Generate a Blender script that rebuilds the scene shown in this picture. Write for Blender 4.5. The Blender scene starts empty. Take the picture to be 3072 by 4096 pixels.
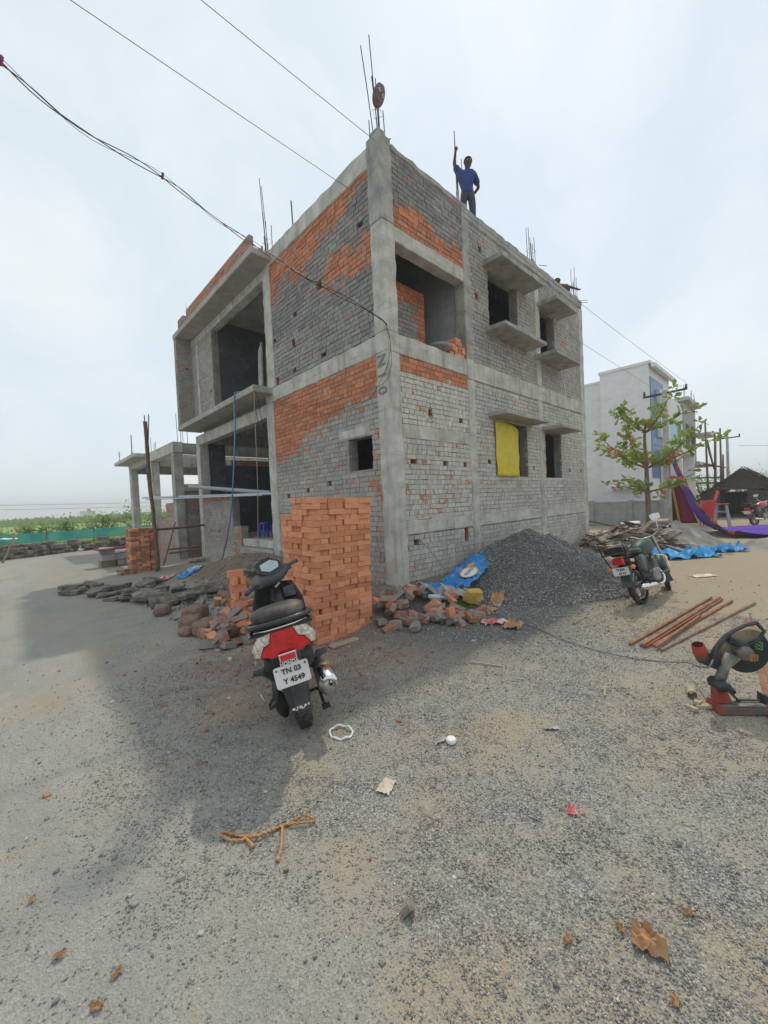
import bpy, math, random
import numpy as np
from mathutils import Vector, Matrix, noise as mnoise

SC = bpy.context.scene
COL = SC.collection
random.seed(7)
PI = math.pi
Rd = math.radians

# ------------------------------------------------------------------ camera
CAM_R = (0.7271581702, -0.6849214371, -0.0460827569)
CAM_D = (-0.0494016874, 0.0147442216, -0.9986701564)
CAM_F = (0.6846900530, 0.7284677295, -0.0231148935)
EYE = (0.0, 0.0, 1.6)
cd = bpy.data.cameras.new('camera')
cam = bpy.data.objects.new('camera', cd)
COL.objects.link(cam)
cd.sensor_fit = 'HORIZONTAL'
cd.sensor_width = 36.0
cd.lens = 36.0 * 1580.0 / 3072.0
cd.clip_start = 0.05
cd.clip_end = 6000
cam.matrix_world = Matrix(((CAM_R[0], -CAM_D[0], -CAM_F[0], EYE[0]),
                           (CAM_R[1], -CAM_D[1], -CAM_F[1], EYE[1]),
                           (CAM_R[2], -CAM_D[2], -CAM_F[2], EYE[2]),
                           (0, 0, 0, 1)))
SC.camera = cam

# ------------------------------------------------------------------ light
SUN_DIR = Vector((3.93, 2.14, 7.38)).normalized()      # towards the sun
SUN_EL = math.asin(SUN_DIR.z)
SUN_AZ = math.atan2(SUN_DIR.x, SUN_DIR.y)              # clockwise from +Y
sd = bpy.data.lights.new('sun', 'SUN')
sd.energy = 1.2
sd.angle = Rd(1.2)
sd.color = (1.0, 0.90, 0.74)
sun = bpy.data.objects.new('sun', sd)
COL.objects.link(sun)
sun.rotation_euler = SUN_DIR.to_track_quat('Z', 'Y').to_euler()

W = bpy.data.worlds.new('World')
SC.world = W
W.use_nodes = True
wn = W.node_tree.nodes
wl = W.node_tree.links
bg = wn['Background']
sky = wn.new('ShaderNodeTexSky')
sky.sky_type = 'NISHITA'
sky.sun_disc = False
sky.sun_elevation = SUN_EL
sky.sun_rotation = SUN_AZ
sky.air_density = 1.0
sky.dust_density = 0.6
sky.ozone_density = 1.5
veil = wn.new('ShaderNodeMix')            # thin, even high cloud over the blue
veil.data_type = 'RGBA'
wtc = wn.new('ShaderNodeTexCoord')
wno = wn.new('ShaderNodeTexNoise')
wno.inputs['Scale'].default_value = 1.6
wno.inputs['Detail'].default_value = 5
wno.inputs['Roughness'].default_value = 0.55
wmr = wn.new('ShaderNodeMapRange')
wmr.inputs['From Min'].default_value = 0.3
wmr.inputs['From Max'].default_value = 0.75
wmr.inputs['To Min'].default_value = 0.80
wmr.inputs['To Max'].default_value = 0.95
wl.new(wtc.outputs['Generated'], wno.inputs['Vector'])
wl.new(wno.outputs['Fac'], wmr.inputs['Value'])
wl.new(wmr.outputs['Result'], veil.inputs['Factor'])
wl.new(sky.outputs['Color'], veil.inputs['A'])
veil.inputs['B'].default_value = (4.45, 4.78, 4.9, 1)
cno = wn.new('ShaderNodeTexNoise')          # faint, soft unevenness of the high cloud
cno.inputs['Scale'].default_value = 3.4; cno.inputs['Detail'].default_value = 7; cno.inputs['Roughness'].default_value = 0.6; cno.inputs['Distortion'].default_value = 0.5
cmr = wn.new('ShaderNodeMapRange')
for i_, v_ in zip((1, 2, 3, 4), (0.40, 0.68, 0.0, 1.0)): cmr.inputs[i_].default_value = v_
cmx = wn.new('ShaderNodeMix'); cmx.data_type = 'RGBA'
wl.new(wtc.outputs['Generated'], cno.inputs['Vector']); wl.new(cno.outputs['Fac'], cmr.inputs[0]); wl.new(cmr.outputs[0], cmx.inputs['Factor'])
cmx.inputs['A'].default_value = (4.05, 4.55, 4.75, 1); cmx.inputs['B'].default_value = (4.75, 5.0, 5.05, 1)
wl.new(cmx.outputs['Result'], veil.inputs['B'])
wl.new(veil.outputs['Result'], bg.inputs['Color'])
bg.inputs['Strength'].default_value = 0.12

SC.view_settings.view_transform = 'Standard'
SC.view_settings.look = 'None'
SC.view_settings.gamma = 1.0
SC.view_settings.use_curve_mapping = False
SC.view_settings.exposure = 0.70
SC.render.engine = 'CYCLES'
SC.cycles.use_denoising = True
SC.cycles.max_bounces = 6
SC.cycles.diffuse_bounces = 4
SC.cycles.transparent_max_bounces = 6

# ------------------------------------------------------------------ helpers
def project(p):
    d = (p[0] - EYE[0], p[1] - EYE[1], p[2] - EYE[2])
    z = sum(a * b for a, b in zip(d, CAM_F))
    x = sum(a * b for a, b in zip(d, CAM_R))
    y = sum(a * b for a, b in zip(d, CAM_D))
    if z < 0.05:
        return (-1e6, -1e6, z)
    return (1536 + 1580 * x / z, 2048 + 1580 * y / z, z)

def nz(x, y=0.0, z=0.0, o=3):
    """fractal noise, about -1..1"""
    return mnoise.fractal((x, y, z), 0.8, 2.0, o)

def orth(d):
    d = Vector(d).normalized()
    a = Vector((0, 0, 1)) if abs(d.z) < 0.9 else Vector((1, 0, 0))
    u = d.cross(a).normalized()
    return u, d.cross(u).normalized()

class MB:
    def __init__(s):
        s.v = []; s.f = []; s.m = []; s.a = []
    def add(s, vs, fs, m=0, a=None):
        b = len(s.v)
        s.v.extend(tuple(v) for v in vs)
        for f in fs:
            s.f.append(tuple(b + i for i in f)); s.m.append(m); s.a.append(a or (0, 0, 0, 1))
        return s
    BF = ((0, 3, 2, 1), (4, 5, 6, 7), (0, 1, 5, 4), (1, 2, 6, 5), (2, 3, 7, 6), (3, 0, 4, 7))
    def box(s, x0, y0, z0, x1, y1, z1, m=0, a=None, j=0.0, skip=()):
        q = lambda: random.uniform(-j, j) if j else 0.0
        vs = [(x + q(), y + q(), z + q()) for z in (z0, z1) for x, y in ((x0, y0), (x1, y0), (x1, y1), (x0, y1))]
        return s.add(vs, [f for i, f in enumerate(s.BF) if i not in skip], m, a)
    def mbox(s, M, hx, hy, hz, m=0, a=None, j=0.0, taper=1.0):
        q = lambda: random.uniform(-j, j) if j else 0.0
        vs = []
        for z in (-hz, hz):
            k = taper if z > 0 else 1.0
            for x, y in ((-hx, -hy), (hx, -hy), (hx, hy), (-hx, hy)):
                vs.append(M @ Vector((x * k + q(), y * k + q(), z + q())))
        return s.add(vs, s.BF, m, a)
    def bar(s, p, q, w, h, m=0, a=None, up=(0, 0, 1)):
        p = Vector(p); q = Vector(q); d = (q - p).normalized()
        u = d.cross(Vector(up))
        u = u.normalized() if u.length > 1e-5 else Vector((1, 0, 0))
        n = u.cross(d)
        vs = [c + u * sx * w / 2 + n * sy * h / 2 for c in (p, q) for sx, sy in ((-1, -1), (1, -1), (1, 1), (-1, 1))]
        return s.add(vs, s.BF, m, a)
    def tube(s, pts, r, n=6, m=0, a=None, caps=True, close=False):
        pts = [Vector(p) for p in pts]
        N = len(pts)
        rs = r if isinstance(r, (list, tuple)) else [r] * N
        vs = []; prev = None
        for i, p in enumerate(pts):
            if close:
                d = pts[(i + 1) % N] - pts[i - 1]
            else:
                d = pts[min(i + 1, N - 1)] - pts[max(i - 1, 0)]
            d = d.normalized() if d.length > 1e-9 else Vector((0, 0, 1))
            if prev is None:
                u, w = orth(d)
            else:
                u = (prev - d * prev.dot(d))
                u = u.normalized() if u.length > 1e-6 else orth(d)[0]
                w = d.cross(u)
            prev = u
            for k in range(n):
                t = 2 * PI * k / n
                vs.append(p + (u * math.cos(t) + w * math.sin(t)) * rs[i])
        fs = []
        for i in range(N if close else N - 1):
            for k in range(n):
                i2 = (i + 1) % N
                fs.append((i * n + k, i * n + (k + 1) % n, i2 * n + (k + 1) % n, i2 * n + k))
        if caps and not close:
            fs.append(tuple(range(n))[::-1]); fs.append(tuple((N - 1) * n + k for k in range(n)))
        return s.add(vs, fs, m, a)
    def lathe(s, prof, n=16, M=None, m=0, a=None, cap0=False, cap1=False, ang=2 * PI):
        M = M or Matrix()
        vs = []; full = abs(ang - 2 * PI) < 1e-6
        nn = n if full else n + 1
        for r, z in prof:
            for k in range(nn):
                t = ang * k / n
                vs.append(M @ Vector((r * math.cos(t), r * math.sin(t), z)))
        fs = []
        for i in range(len(prof) - 1):
            for k in range(n):
                k2 = (k + 1) % nn
                fs.append((i * nn + k, i * nn + k2, (i + 1) * nn + k2, (i + 1) * nn + k))
        if cap0: fs.append(tuple(range(nn))[::-1])
        if cap1: fs.append(tuple((len(prof) - 1) * nn + k for k in range(nn)))
        return s.add(vs, fs, m, a)
    def prism(s, poly, M, t, m=0, a=None):
        """poly in local xy, thickness t along local z"""
        n = len(poly)
        vs = [M @ Vector((x, y, 0)) for x, y in poly] + [M @ Vector((x, y, t)) for x, y in poly]
        fs = [tuple(range(n))[::-1], tuple(range(n, 2 * n))]
        fs += [(i, (i + 1) % n, n + (i + 1) % n, n + i) for i in range(n)]
        return s.add(vs, fs, m, a)
    def grid(s, fn, nu, nv, m=0, a=None, cu=False):
        vs = [fn(i / nu, j / nv) for j in range(nv + 1) for i in range(nu + 1)]
        w = nu + 1
        fs = [(j * w + i, j * w + i + 1, (j + 1) * w + i + 1, (j + 1) * w + i) for j in range(nv) for i in range(nu)]
        return s.add(vs, fs, m, a)
    def loft(s, rings, m=0, a=None, c0=True, c1=True):
        n = len(rings[0]); vs = [v for r in rings for v in r]; fs = []
        for i in range(len(rings) - 1):
            for k in range(n):
                fs.append((i * n + k, i * n + (k + 1) % n, (i + 1) * n + (k + 1) % n, (i + 1) * n + k))
        if c0: fs.append(tuple(range(n))[::-1])
        if c1: fs.append(tuple((len(rings) - 1) * n + k for k in range(n)))
        return s.add(vs, fs, m, a)
    def obj(s, name, mats, parent=None, loc=None, smooth=False, bevel=0.0, attr=False, recalc=True, subsurf=0, solid=0.0):
        me = bpy.data.meshes.new(name)
        me.from_pydata(s.v, [], s.f)
        if not isinstance(mats, (list, tuple)): mats = [mats]
        for mm in mats: me.materials.append(mm)
        if len(mats) > 1: me.polygons.foreach_set('material_index', s.m)
        if attr:
            at = me.attributes.new('data', 'FLOAT_COLOR', 'FACE')
            at.data.foreach_set('color', np.array(s.a, dtype=np.float32).ravel())
        if recalc:
            import bmesh
            bm = bmesh.new(); bm.from_mesh(me)
            bmesh.ops.recalc_face_normals(bm, faces=bm.faces)
            bm.to_mesh(me); bm.free()
        if smooth: me.shade_smooth()
        me.update()
        o = bpy.data.objects.new(name, me)
        COL.objects.link(o)
        if parent is not None: o.parent = parent
        if loc is not None: o.location = loc
        if solid:
            md = o.modifiers.new('solid', 'SOLIDIFY'); md.thickness = solid
        if bevel:
            md = o.modifiers.new('bevel', 'BEVEL'); md.width = bevel; md.segments = 2 if smooth else 1
            md.limit_method = 'ANGLE'; md.angle_limit = Rd(40)
        if subsurf:
            md = o.modifiers.new('sub', 'SUBSURF'); md.levels = subsurf; md.render_levels = subsurf
        return o

def tag(o, label, cat=None, group=None, kind=None):
    if label: o['label'] = label
    if cat: o['category'] = cat
    if group: o['group'] = group
    if kind: o['kind'] = kind
    return o

def thing(name, label, cat, loc=(0, 0, 0), rz=0.0, group=None, M=None):
    o = bpy.data.objects.new(name, None)
    o.empty_display_size = 0.2
    COL.objects.link(o)
    if M is not None:
        o.matrix_world = M
    else:
        o.location = loc; o.rotation_euler = (0, 0, rz)
    return tag(o, label, cat, group)

def neg(o):
    """offset for parts modelled in world coordinates under an unrotated empty"""
    return (-o.location[0], -o.location[1], -o.location[2])

def copy_tree(o, parent=None):
    c = o.copy(); COL.objects.link(c); c.parent = parent
    for ch in list(o.children): copy_tree(ch, c)
    return c

def TR(loc=(0, 0, 0), rx=0, ry=0, rz=0, s=1.0):
    return Matrix.Translation(loc) @ Matrix.Rotation(rz, 4, 'Z') @ Matrix.Rotation(ry, 4, 'Y') @ Matrix.Rotation(rx, 4, 'X') @ Matrix.Scale(s, 4)

# ------------------------------------------------------------------ materials
class NT:
    def __init__(s, name):
        s.mat = bpy.data.materials.new(name); s.mat.use_nodes = True
        s.t = s.mat.node_tree; s.n = s.t.nodes; s.l = s.t.links
        s.b = s.n['Principled BSDF']
        s.geo = None
    def pos(s):
        if s.geo is None: s.geo = s.n.new('ShaderNodeNewGeometry')
        return s.geo.outputs['Position']
    def objc(s):
        return s.n.new('ShaderNodeTexCoord').outputs['Object']
    def noise(s, scale, vec=None, detail=4, rough=0.55, out='Fac', dist=0.0):
        k = s.n.new('ShaderNodeTexNoise')
        k.inputs['Scale'].default_value = scale; k.inputs['Detail'].default_value = detail
        k.inputs['Roughness'].default_value = rough; k.inputs['Distortion'].default_value = dist
        s.l.new(vec or s.pos(), k.inputs['Vector'])
        return k.outputs[out]
    def voro(s, scale, vec=None, feature='F1', out='Distance', rnd=1.0):
        k = s.n.new('ShaderNodeTexVoronoi'); k.feature = feature
        k.inputs['Scale'].default_value = scale; k.inputs['Randomness'].default_value = rnd
        s.l.new(vec or s.pos(), k.inputs['Vector'])
        return k.outputs[out]
    def scalev(s, vec, sx, sy, sz):
        k = s.n.new('ShaderNodeVectorMath'); k.operation = 'MULTIPLY'
        k.inputs[1].default_value = (sx, sy, sz)
        s.l.new(vec, k.inputs[0]); return k.outputs[0]
    def math(s, op, a, b=None, clamp=False):
        k = s.n.new('ShaderNodeMath'); k.operation = op; k.use_clamp = clamp
        for i, x in enumerate((a, b)):
            if x is None: continue
            if isinstance(x, (int, float)): k.inputs[i].default_value = x
            else: s.l.new(x, k.inputs[i])
        return k.outputs[0]
    def rng(s, x, a, b, c=0.0, d=1.0, smooth=False):
        k = s.n.new('ShaderNodeMapRange')
        if smooth: k.interpolation_type = 'SMOOTHSTEP'
        for i, v in zip((1, 2, 3, 4), (a, b, c, d)): k.inputs[i].default_value = v
        s.l.new(x, k.inputs[0]); return k.outputs[0]
    def mix(s, f, a, b, blend='MIX'):
        k = s.n.new('ShaderNodeMix'); k.data_type = 'RGBA'; k.blend_type = blend
        if isinstance(f, (int, float)): k.inputs['Factor'].default_value = f
        else: s.l.new(f, k.inputs['Factor'])
        for nm, x in (('A', a), ('B', b)):
            i = [q for q in k.inputs if q.name == nm and q.type == 'RGBA'][0]
            if isinstance(x, tuple): i.default_value = (*x[:3], 1)
            else: s.l.new(x, i)
        return [q for q in k.outputs if q.type == 'RGBA'][0]
    def ramp(s, f, stops):
        k = s.n.new('ShaderNodeValToRGB'); e = k.color_ramp.elements
        while len(e) < len(stops): e.new(0.5)
        for i, (p, c) in enumerate(stops):
            e[i].position = p; e[i].color = (*c, 1)
        s.l.new(f, k.inputs[0]); return k.outputs[0]
    def attr(s, name='data'):
        k = s.n.new('ShaderNodeAttribute'); k.attribute_name = name
        sp = s.n.new('ShaderNodeSeparateColor'); s.l.new(k.outputs['Color'], sp.inputs[0])
        return sp.outputs[0], sp.outputs[1], sp.outputs[2]
    def xyz(s, vec=None):
        k = s.n.new('ShaderNodeSeparateXYZ'); s.l.new(vec or s.pos(), k.inputs[0]); return k.outputs
    def set(s, col=None, rough=None, metal=None, **kw):
        for nm, x in (('Base Color', col), ('Roughness', rough), ('Metallic', metal)):
            if x is None: continue
            if isinstance(x, (int, float)): s.b.inputs[nm].default_value = x
            elif isinstance(x, tuple): s.b.inputs[nm].default_value = (*x[:3], 1)
            else: s.l.new(x, s.b.inputs[nm])
        for k, x in kw.items():
            nm = k.replace('_', ' ')
            if isinstance(x, (int, float)): s.b.inputs[nm].default_value = x
            elif isinstance(x, tuple): s.b.inputs[nm].default_value = (*x[:3], 1)
            else: s.l.new(x, s.b.inputs[nm])
        return s
    def bump(s, h, strength=0.3, dist=0.01):
        k = s.n.new('ShaderNodeBump'); k.inputs['Strength'].default_value = strength
        k.inputs['Distance'].default_value = dist
        s.l.new(h, k.inputs['Height']); s.l.new(k.outputs['Normal'], s.b.inputs['Normal'])
        return s

def simple(name, col, rough=0.6, metal=0.0, var=0.18, scale=9.0, bump=0.0, bscale=60.0, dirt=None, dirt_amt=0.4, coat=0.0, obj=True):
    """one colour with uneven wear, optional dirt film and fine relief"""
    t = NT(name)
    v = t.objc() if obj else t.pos()
    n1 = t.noise(scale, v, 5, 0.6)
    dark = tuple(c * (1 - var) for c in col); lite = tuple(min(1, c * (1 + var)) for c in col)
    c = t.mix(t.rng(n1, 0.3, 0.7), dark, lite)
    if dirt is not None:
        n2 = t.noise(scale * 0.6, v, 6, 0.65)
        c = t.mix(t.rng(n2, 0.48, 0.72, 0, dirt_amt * 1.6), c, dirt)
    r = t.rng(n1, 0.2, 0.8, max(0, rough - 0.1), min(1, rough + 0.12))
    t.set(c, r, metal)
    if coat: t.set(Coat_Weight=coat, Coat_Roughness=0.12)
    if bump: t.bump(t.noise(bscale, v, 4, 0.6), bump, 0.004)
    return t.mat
# ------------------------------------------------------------------ shared materials
def m_brick(name='brick_clay', smear_on=True, fresh=(0.56, 0.20, 0.095)):
    t = NT(name)
    sm, tone, rnd = t.attr()
    p = t.pos()
    n = t.noise(11, p, 5, 0.62)
    n2 = t.noise(55, p, 4, 0.6)
    f1 = tuple(c * 0.62 for c in fresh); f2 = tuple(min(1, c * 1.18) for c in fresh)
    clay = t.mix(t.math('ADD', t.math('MULTIPLY', rnd, 0.75), t.math('MULTIPLY', n2, 0.3)), f1, f2)
    clay = t.mix(t.rng(n2, 0.5, 0.75, 0, 0.5), clay, (0.48, 0.31, 0.22))
    clay = t.mix(t.rng(n, 0.52, 0.7, 0, 0.55), clay, (0.30, 0.20, 0.155))
    dk = t.mix(n2, (0.10, 0.10, 0.102), (0.22, 0.216, 0.212))
    lt = t.mix(n2, (0.54, 0.52, 0.455), (0.76, 0.735, 0.665))
    cem = t.mix(tone, dk, lt)
    stv = t.noise(1.0, t.scalev(p, 34, 34, 5), 4, 0.6)
    cem = t.mix(t.math('MULTIPLY', t.rng(stv, 0.46, 0.72, 0, 0.5), t.math('ADD', tone, 0.2)), cem, (0.26, 0.245, 0.215))
    cem = t.mix(t.math('MULTIPLY', t.rng(stv, 0.30, 0.46, 0.4, 0), tone), cem, (0.74, 0.72, 0.66))
    cem = t.mix(t.math('MULTIPLY', rnd, 0.35), cem, t.mix(0.5, cem, (0.2, 0.19, 0.17)))
    s = t.math('ADD', t.math('MULTIPLY', t.math('SUBTRACT', n, 0.5), 4.8), t.math('MULTIPLY', t.math('SUBTRACT', sm, 0.5), 3.6))
    s = t.rng(s, -0.5, 0.7, 0, 1, True)
    c = t.mix(s, clay, cem) if smear_on else clay
    t.set(c, 0.92)
    t.bump(t.math('ADD', n2, n), 0.5, 0.006)
    return t.mat

def m_concrete(name, lo=(0.37, 0.36, 0.315), hi=(0.64, 0.62, 0.555), streak=0.6, dark=(0.17, 0.165, 0.15)):
    t = NT(name)
    p = t.pos()
    n = t.noise(3.1, p, 6, 0.62)
    nf = t.noise(38, p, 5, 0.65)
    c = t.mix(t.rng(t.math('ADD', t.math('MULTIPLY', n, 0.75), t.math('MULTIPLY', nf, 0.25)), 0.36, 0.64), lo, hi)
    st = t.noise(1.0, t.scalev(p, 9, 9, 0.9), 5, 0.6)
    c = t.mix(t.rng(st, 0.52, 0.74, 0, streak), c, dark)
    wh = t.noise(5.0, t.scalev(p, 1, 1, 0.55), 6, 0.7)
    c = t.mix(t.rng(wh, 0.58, 0.74, 0, 0.45), c, (0.56, 0.55, 0.52))
    bd = t.noise(1.0, t.scalev(p, 1.6, 1.6, 8.0), 5, 0.65)
    c = t.mix(t.rng(bd, 0.56, 0.72, 0, 0.5), c, tuple(k * 0.62 for k in lo))
    pit = t.voro(26, p)
    c = t.mix(t.rng(pit, 0.02, 0.09, 0.7, 0.0), c, dark)
    t.set(c, 0.93)
    t.bump(t.math('ADD', nf, t.math('MULTIPLY', n, 1.2)), 0.5, 0.012)
    return t.mat

M = {}
M['brick'] = m_brick()
M['brick_dirty'] = m_brick('brick_dirty', True, (0.36, 0.15, 0.085))
M['concrete'] = m_concrete('concrete_grey')
M['concrete_old'] = m_concrete('concrete_weathered', (0.24, 0.235, 0.215), (0.47, 0.455, 0.41), 0.5, (0.11, 0.105, 0.10))
M['soffit'] = m_concrete('concrete_soffit', (0.30, 0.28, 0.25), (0.48, 0.45, 0.41), 0.2)
M['mortar'] = m_concrete('mortar_grey', (0.17, 0.16, 0.145), (0.34, 0.325, 0.29), 0.3)
M['mortar_dark'] = m_concrete('mortar_joint_shadow', (0.055, 0.053, 0.052), (0.12, 0.115, 0.11), 0.2)  # darkened so the colour carries the shadow between proud bricks
M['interior'] = m_concrete('interior_plaster', (0.30, 0.31, 0.33), (0.46, 0.47, 0.48), 0.2)
M['shade_dark'] = m_concrete('interior_shade_dark', (0.05, 0.053, 0.062), (0.10, 0.104, 0.115), 0.3, (0.035, 0.035, 0.04))  # near-black colour stands in for shade inside rooms and openings
M['rebar'] = simple('rebar_steel', (0.075, 0.05, 0.04), 0.75, 0.4, 0.4, 30)
M['wire'] = simple('cable_black', (0.03, 0.03, 0.035), 0.5)
M['wood'] = simple('rough_timber', (0.17, 0.105, 0.065), 0.85, 0, 0.45, 14, 0.4, 70, (0.07, 0.05, 0.04), 0.5)
M['pale_wood'] = simple('pale_plank', (0.42, 0.34, 0.25), 0.85, 0, 0.3, 10, 0.3, 50, (0.2, 0.15, 0.11), 0.5)
M['stone'] = simple('granite_block', (0.20, 0.175, 0.145), 0.95, 0, 0.55, 7, 0.8, 40, (0.06, 0.06, 0.05), 0.9, obj=False)
M['bag'] = simple('hardened_cement_bag', (0.24, 0.16, 0.12), 0.95, 0, 0.35, 8, 0.5, 50, (0.09, 0.06, 0.05), 0.5)

def m_ground():
    t = NT('ground_grit')
    p = t.pos()
    x, y, z = t.xyz()
    big = t.noise(0.55, p, 6, 0.6)
    mid = t.noise(2.6, p, 6, 0.65)
    fine = t.noise(38, p, 5, 0.7)
    chip = t.voro(130, p, out='Color')
    chd = t.voro(130, p)
    cs = t.n.new('ShaderNodeSeparateColor'); t.l.new(chip, cs.inputs[0])
    dust = t.mix(fine, (0.33, 0.30, 0.245), (0.50, 0.455, 0.375))
    sand = t.mix(fine, (0.40, 0.30, 0.185), (0.55, 0.43, 0.29))
    chips = t.ramp(cs.outputs[0], [(0.0, (0.16, 0.162, 0.16)), (0.4, (0.27, 0.268, 0.255)), (0.8, (0.42, 0.41, 0.375)), (1.0, (0.60, 0.56, 0.48))])
    # chips thin out to compacted dust on the left-hand lane (small x) and with distance
    lane = t.rng(t.math('ADD', x, t.math('MULTIPLY', t.math('SUBTRACT', big, 0.5), 1.6)), 0.25, 1.1)
    cov = t.math('MULTIPLY', t.rng(mid, 0.36, 0.60), t.rng(lane, 0, 1, 0.42, 1.0))
    c = t.mix(cov, dust, chips)
    lanec = t.mix(t.rng(t.math('ADD', t.math('MULTIPLY', mid, 0.5), t.math('MULTIPLY', cs.outputs[1], 0.5)), 0.25, 0.75), (0.31, 0.308, 0.29), (0.50, 0.485, 0.44))
    lanec = t.mix(t.rng(t.noise(0.9, t.scalev(p, 2.2, 0.7, 1), 5, 0.7), 0.42, 0.68), lanec, (0.31, 0.31, 0.295))
    lanec = t.mix(t.rng(fine, 0.58, 0.8, 0, 0.35), lanec, (0.2, 0.197, 0.185))
    c = t.mix(t.rng(lane, 0.0, 0.8, 0.85, 0.0), c, lanec)
    # sandy ground beyond, towards the motorcycle and the mounds
    far = t.rng(t.math('SUBTRACT', t.math('ADD', x, t.math('MULTIPLY', t.math('SUBTRACT', big, 0.5), 3.0)), y), 2.6, 5.2)
    c = t.mix(t.math('MULTIPLY', far, t.rng(mid, 0.3, 0.62, 0.25, 0.92)), c, sand)
    # sand patches in the chips
    sp = t.noise(1.0, p, 7, 0.68, dist=0.8)
    c = t.mix(t.rng(sp, 0.51, 0.66, 0, 0.55, True), c, sand)
    for px_, py_, pr_, pa_ in ((0.92, 0.76, 0.24, 0.85), (1.31, 0.45, 0.20, 0.6), (1.45, 1.32, 0.20, 0.7), (1.05, 1.42, 0.12, 0.7), (1.15, 1.95, 0.22, 0.6), (2.35, 1.45, 0.30, 0.7), (3.6, 0.6, 0.55, 0.6), (5.4, 2.1, 0.75, 0.8), (2.9, 0.6, 0.4, 0.5), (3.0, 2.9, 0.5, 0.6), (0.05, 4.6, 0.5, 0.4)):
        ax = t.math('SUBTRACT', x, px_); ay = t.math('SUBTRACT', y, py_)
        dq = t.math('SQRT', t.math('ADD', t.math('MULTIPLY', ax, ax), t.math('MULTIPLY', ay, ay)))
        dq = t.math('ADD', t.math('DIVIDE', dq, pr_), t.math('MULTIPLY', t.math('SUBTRACT', mid, 0.5), 2.2))
        c = t.mix(t.math('MULTIPLY', t.rng(dq, 0.2, 1.3, 1, 0, True), pa_ * 0.52), c, sand)
    # red brick dust round the stacks
    dx = t.math('SUBTRACT', x, 2.3); dy = t.math('SUBTRACT', y, 3.9)
    d = t.math('SQRT', t.math('ADD', t.math('MULTIPLY', dx, dx), t.math('MULTIPLY', dy, dy)))
    red = t.math('MULTIPLY', t.rng(d, 0.5, 1.9, 1, 0, True), t.rng(mid, 0.32, 0.6))
    c = t.mix(t.math('MULTIPLY', red, 0.8), c, t.mix(fine, (0.28, 0.14, 0.085), (0.42, 0.235, 0.15)))
    # dark spilt chippings by the heap
    dx = t.math('SUBTRACT', x, 4.5); dy = t.math('SUBTRACT', y, 3.05)
    d = t.math('SQRT', t.math('ADD', t.math('MULTIPLY', dx, dx), t.math('MULTIPLY', t.math('MULTIPLY', dy, dy), 1.6)))
    c = t.mix(t.math('MULTIPLY', t.rng(d, 0.7, 2.1, 1, 0, True), 0.8), c, t.mix(cs.outputs[1], (0.055, 0.057, 0.06), (0.17, 0.172, 0.172)))
    # raised soil against the plinth
    c = t.mix(t.rng(t.math('ADD', z, t.math('MULTIPLY', mid, 0.08)), 0.09, 0.22), c, t.mix(fine, (0.17, 0.125, 0.092), (0.33, 0.25, 0.19)))
    c = t.mix(1.0, c, (0.89, 0.90, 0.89), 'MULTIPLY')
    t.set(c, 0.95)
    t.bump(t.math('ADD', t.math('ADD', t.math('MULTIPLY', chd, 1.6), fine), t.math('MULTIPLY', mid, 0.5)), 0.6, 0.012)
    return t.mat
M['ground'] = m_ground()

def m_chip(name, stops, sc=55):
    t = NT(name)
    _, _, rnd = t.attr()
    c = t.ramp(rnd, stops)
    c = t.mix(t.rng(t.noise(sc, None, 3), 0.4, 0.7, 0, 0.25), c, (0.15, 0.15, 0.145))
    t.set(c, 0.9)
    return t.mat
M['chip'] = m_chip('stone_chippings', [(0, (0.13, 0.132, 0.13)), (0.4, (0.235, 0.233, 0.222)), (0.8, (0.37, 0.36, 0.33)), (1, (0.58, 0.53, 0.455))])
M['chip_dark'] = m_chip('blue_metal_chippings', [(0, (0.14, 0.14, 0.136)), (0.5, (0.265, 0.26, 0.25)), (0.85, (0.42, 0.41, 0.385)), (1, (0.56, 0.54, 0.50))])
M['chip_red'] = m_chip('brick_crumbs', [(0, (0.25, 0.09, 0.05)), (0.5, (0.48, 0.17, 0.08)), (0.8, (0.42, 0.25, 0.17)), (1, (0.6, 0.55, 0.48))])

# ------------------------------------------------------------------ ground
CX, CY = 4.46, 4.49          # outer arris of the corner column
def sst(a, b, x):
    t = max(0.0, min(1.0, (x - a) / (b - a))); return t * t * (3 - 2 * t)

def gh(x, y):
    z = 0.0
    if 2.8 < x < 13.5 and y < 5.2:
        z = max(z, 0.25 * sst(3.35, 4.45, y) * sst(3.0, 4.3, x) * (1 - 0.75 * sst(8.5, 12.5, x)))
    if y > 4.0 and x < 5.2:
        e = sst(4.1, 5.6, y) * (1 - 0.95 * sst(9.6, 12.0, y))
        k = 0.30 + 0.22 * math.exp(-((y - 9.0) / 1.4) ** 2)
        z = max(z, k * e * sst(1.9 + 0.3 * math.sin(y * 1.7), 4.3, x))
    if abs(x) < 40 and abs(y) < 40:
        z += 0.010 * nz(x * 1.3, y * 1.3) + 0.006 * nz(x * 5, y * 5, 3) + (0.03 * nz(x * 3, y * 3, 5) if z > 0.05 else 0)
    return z

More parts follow.
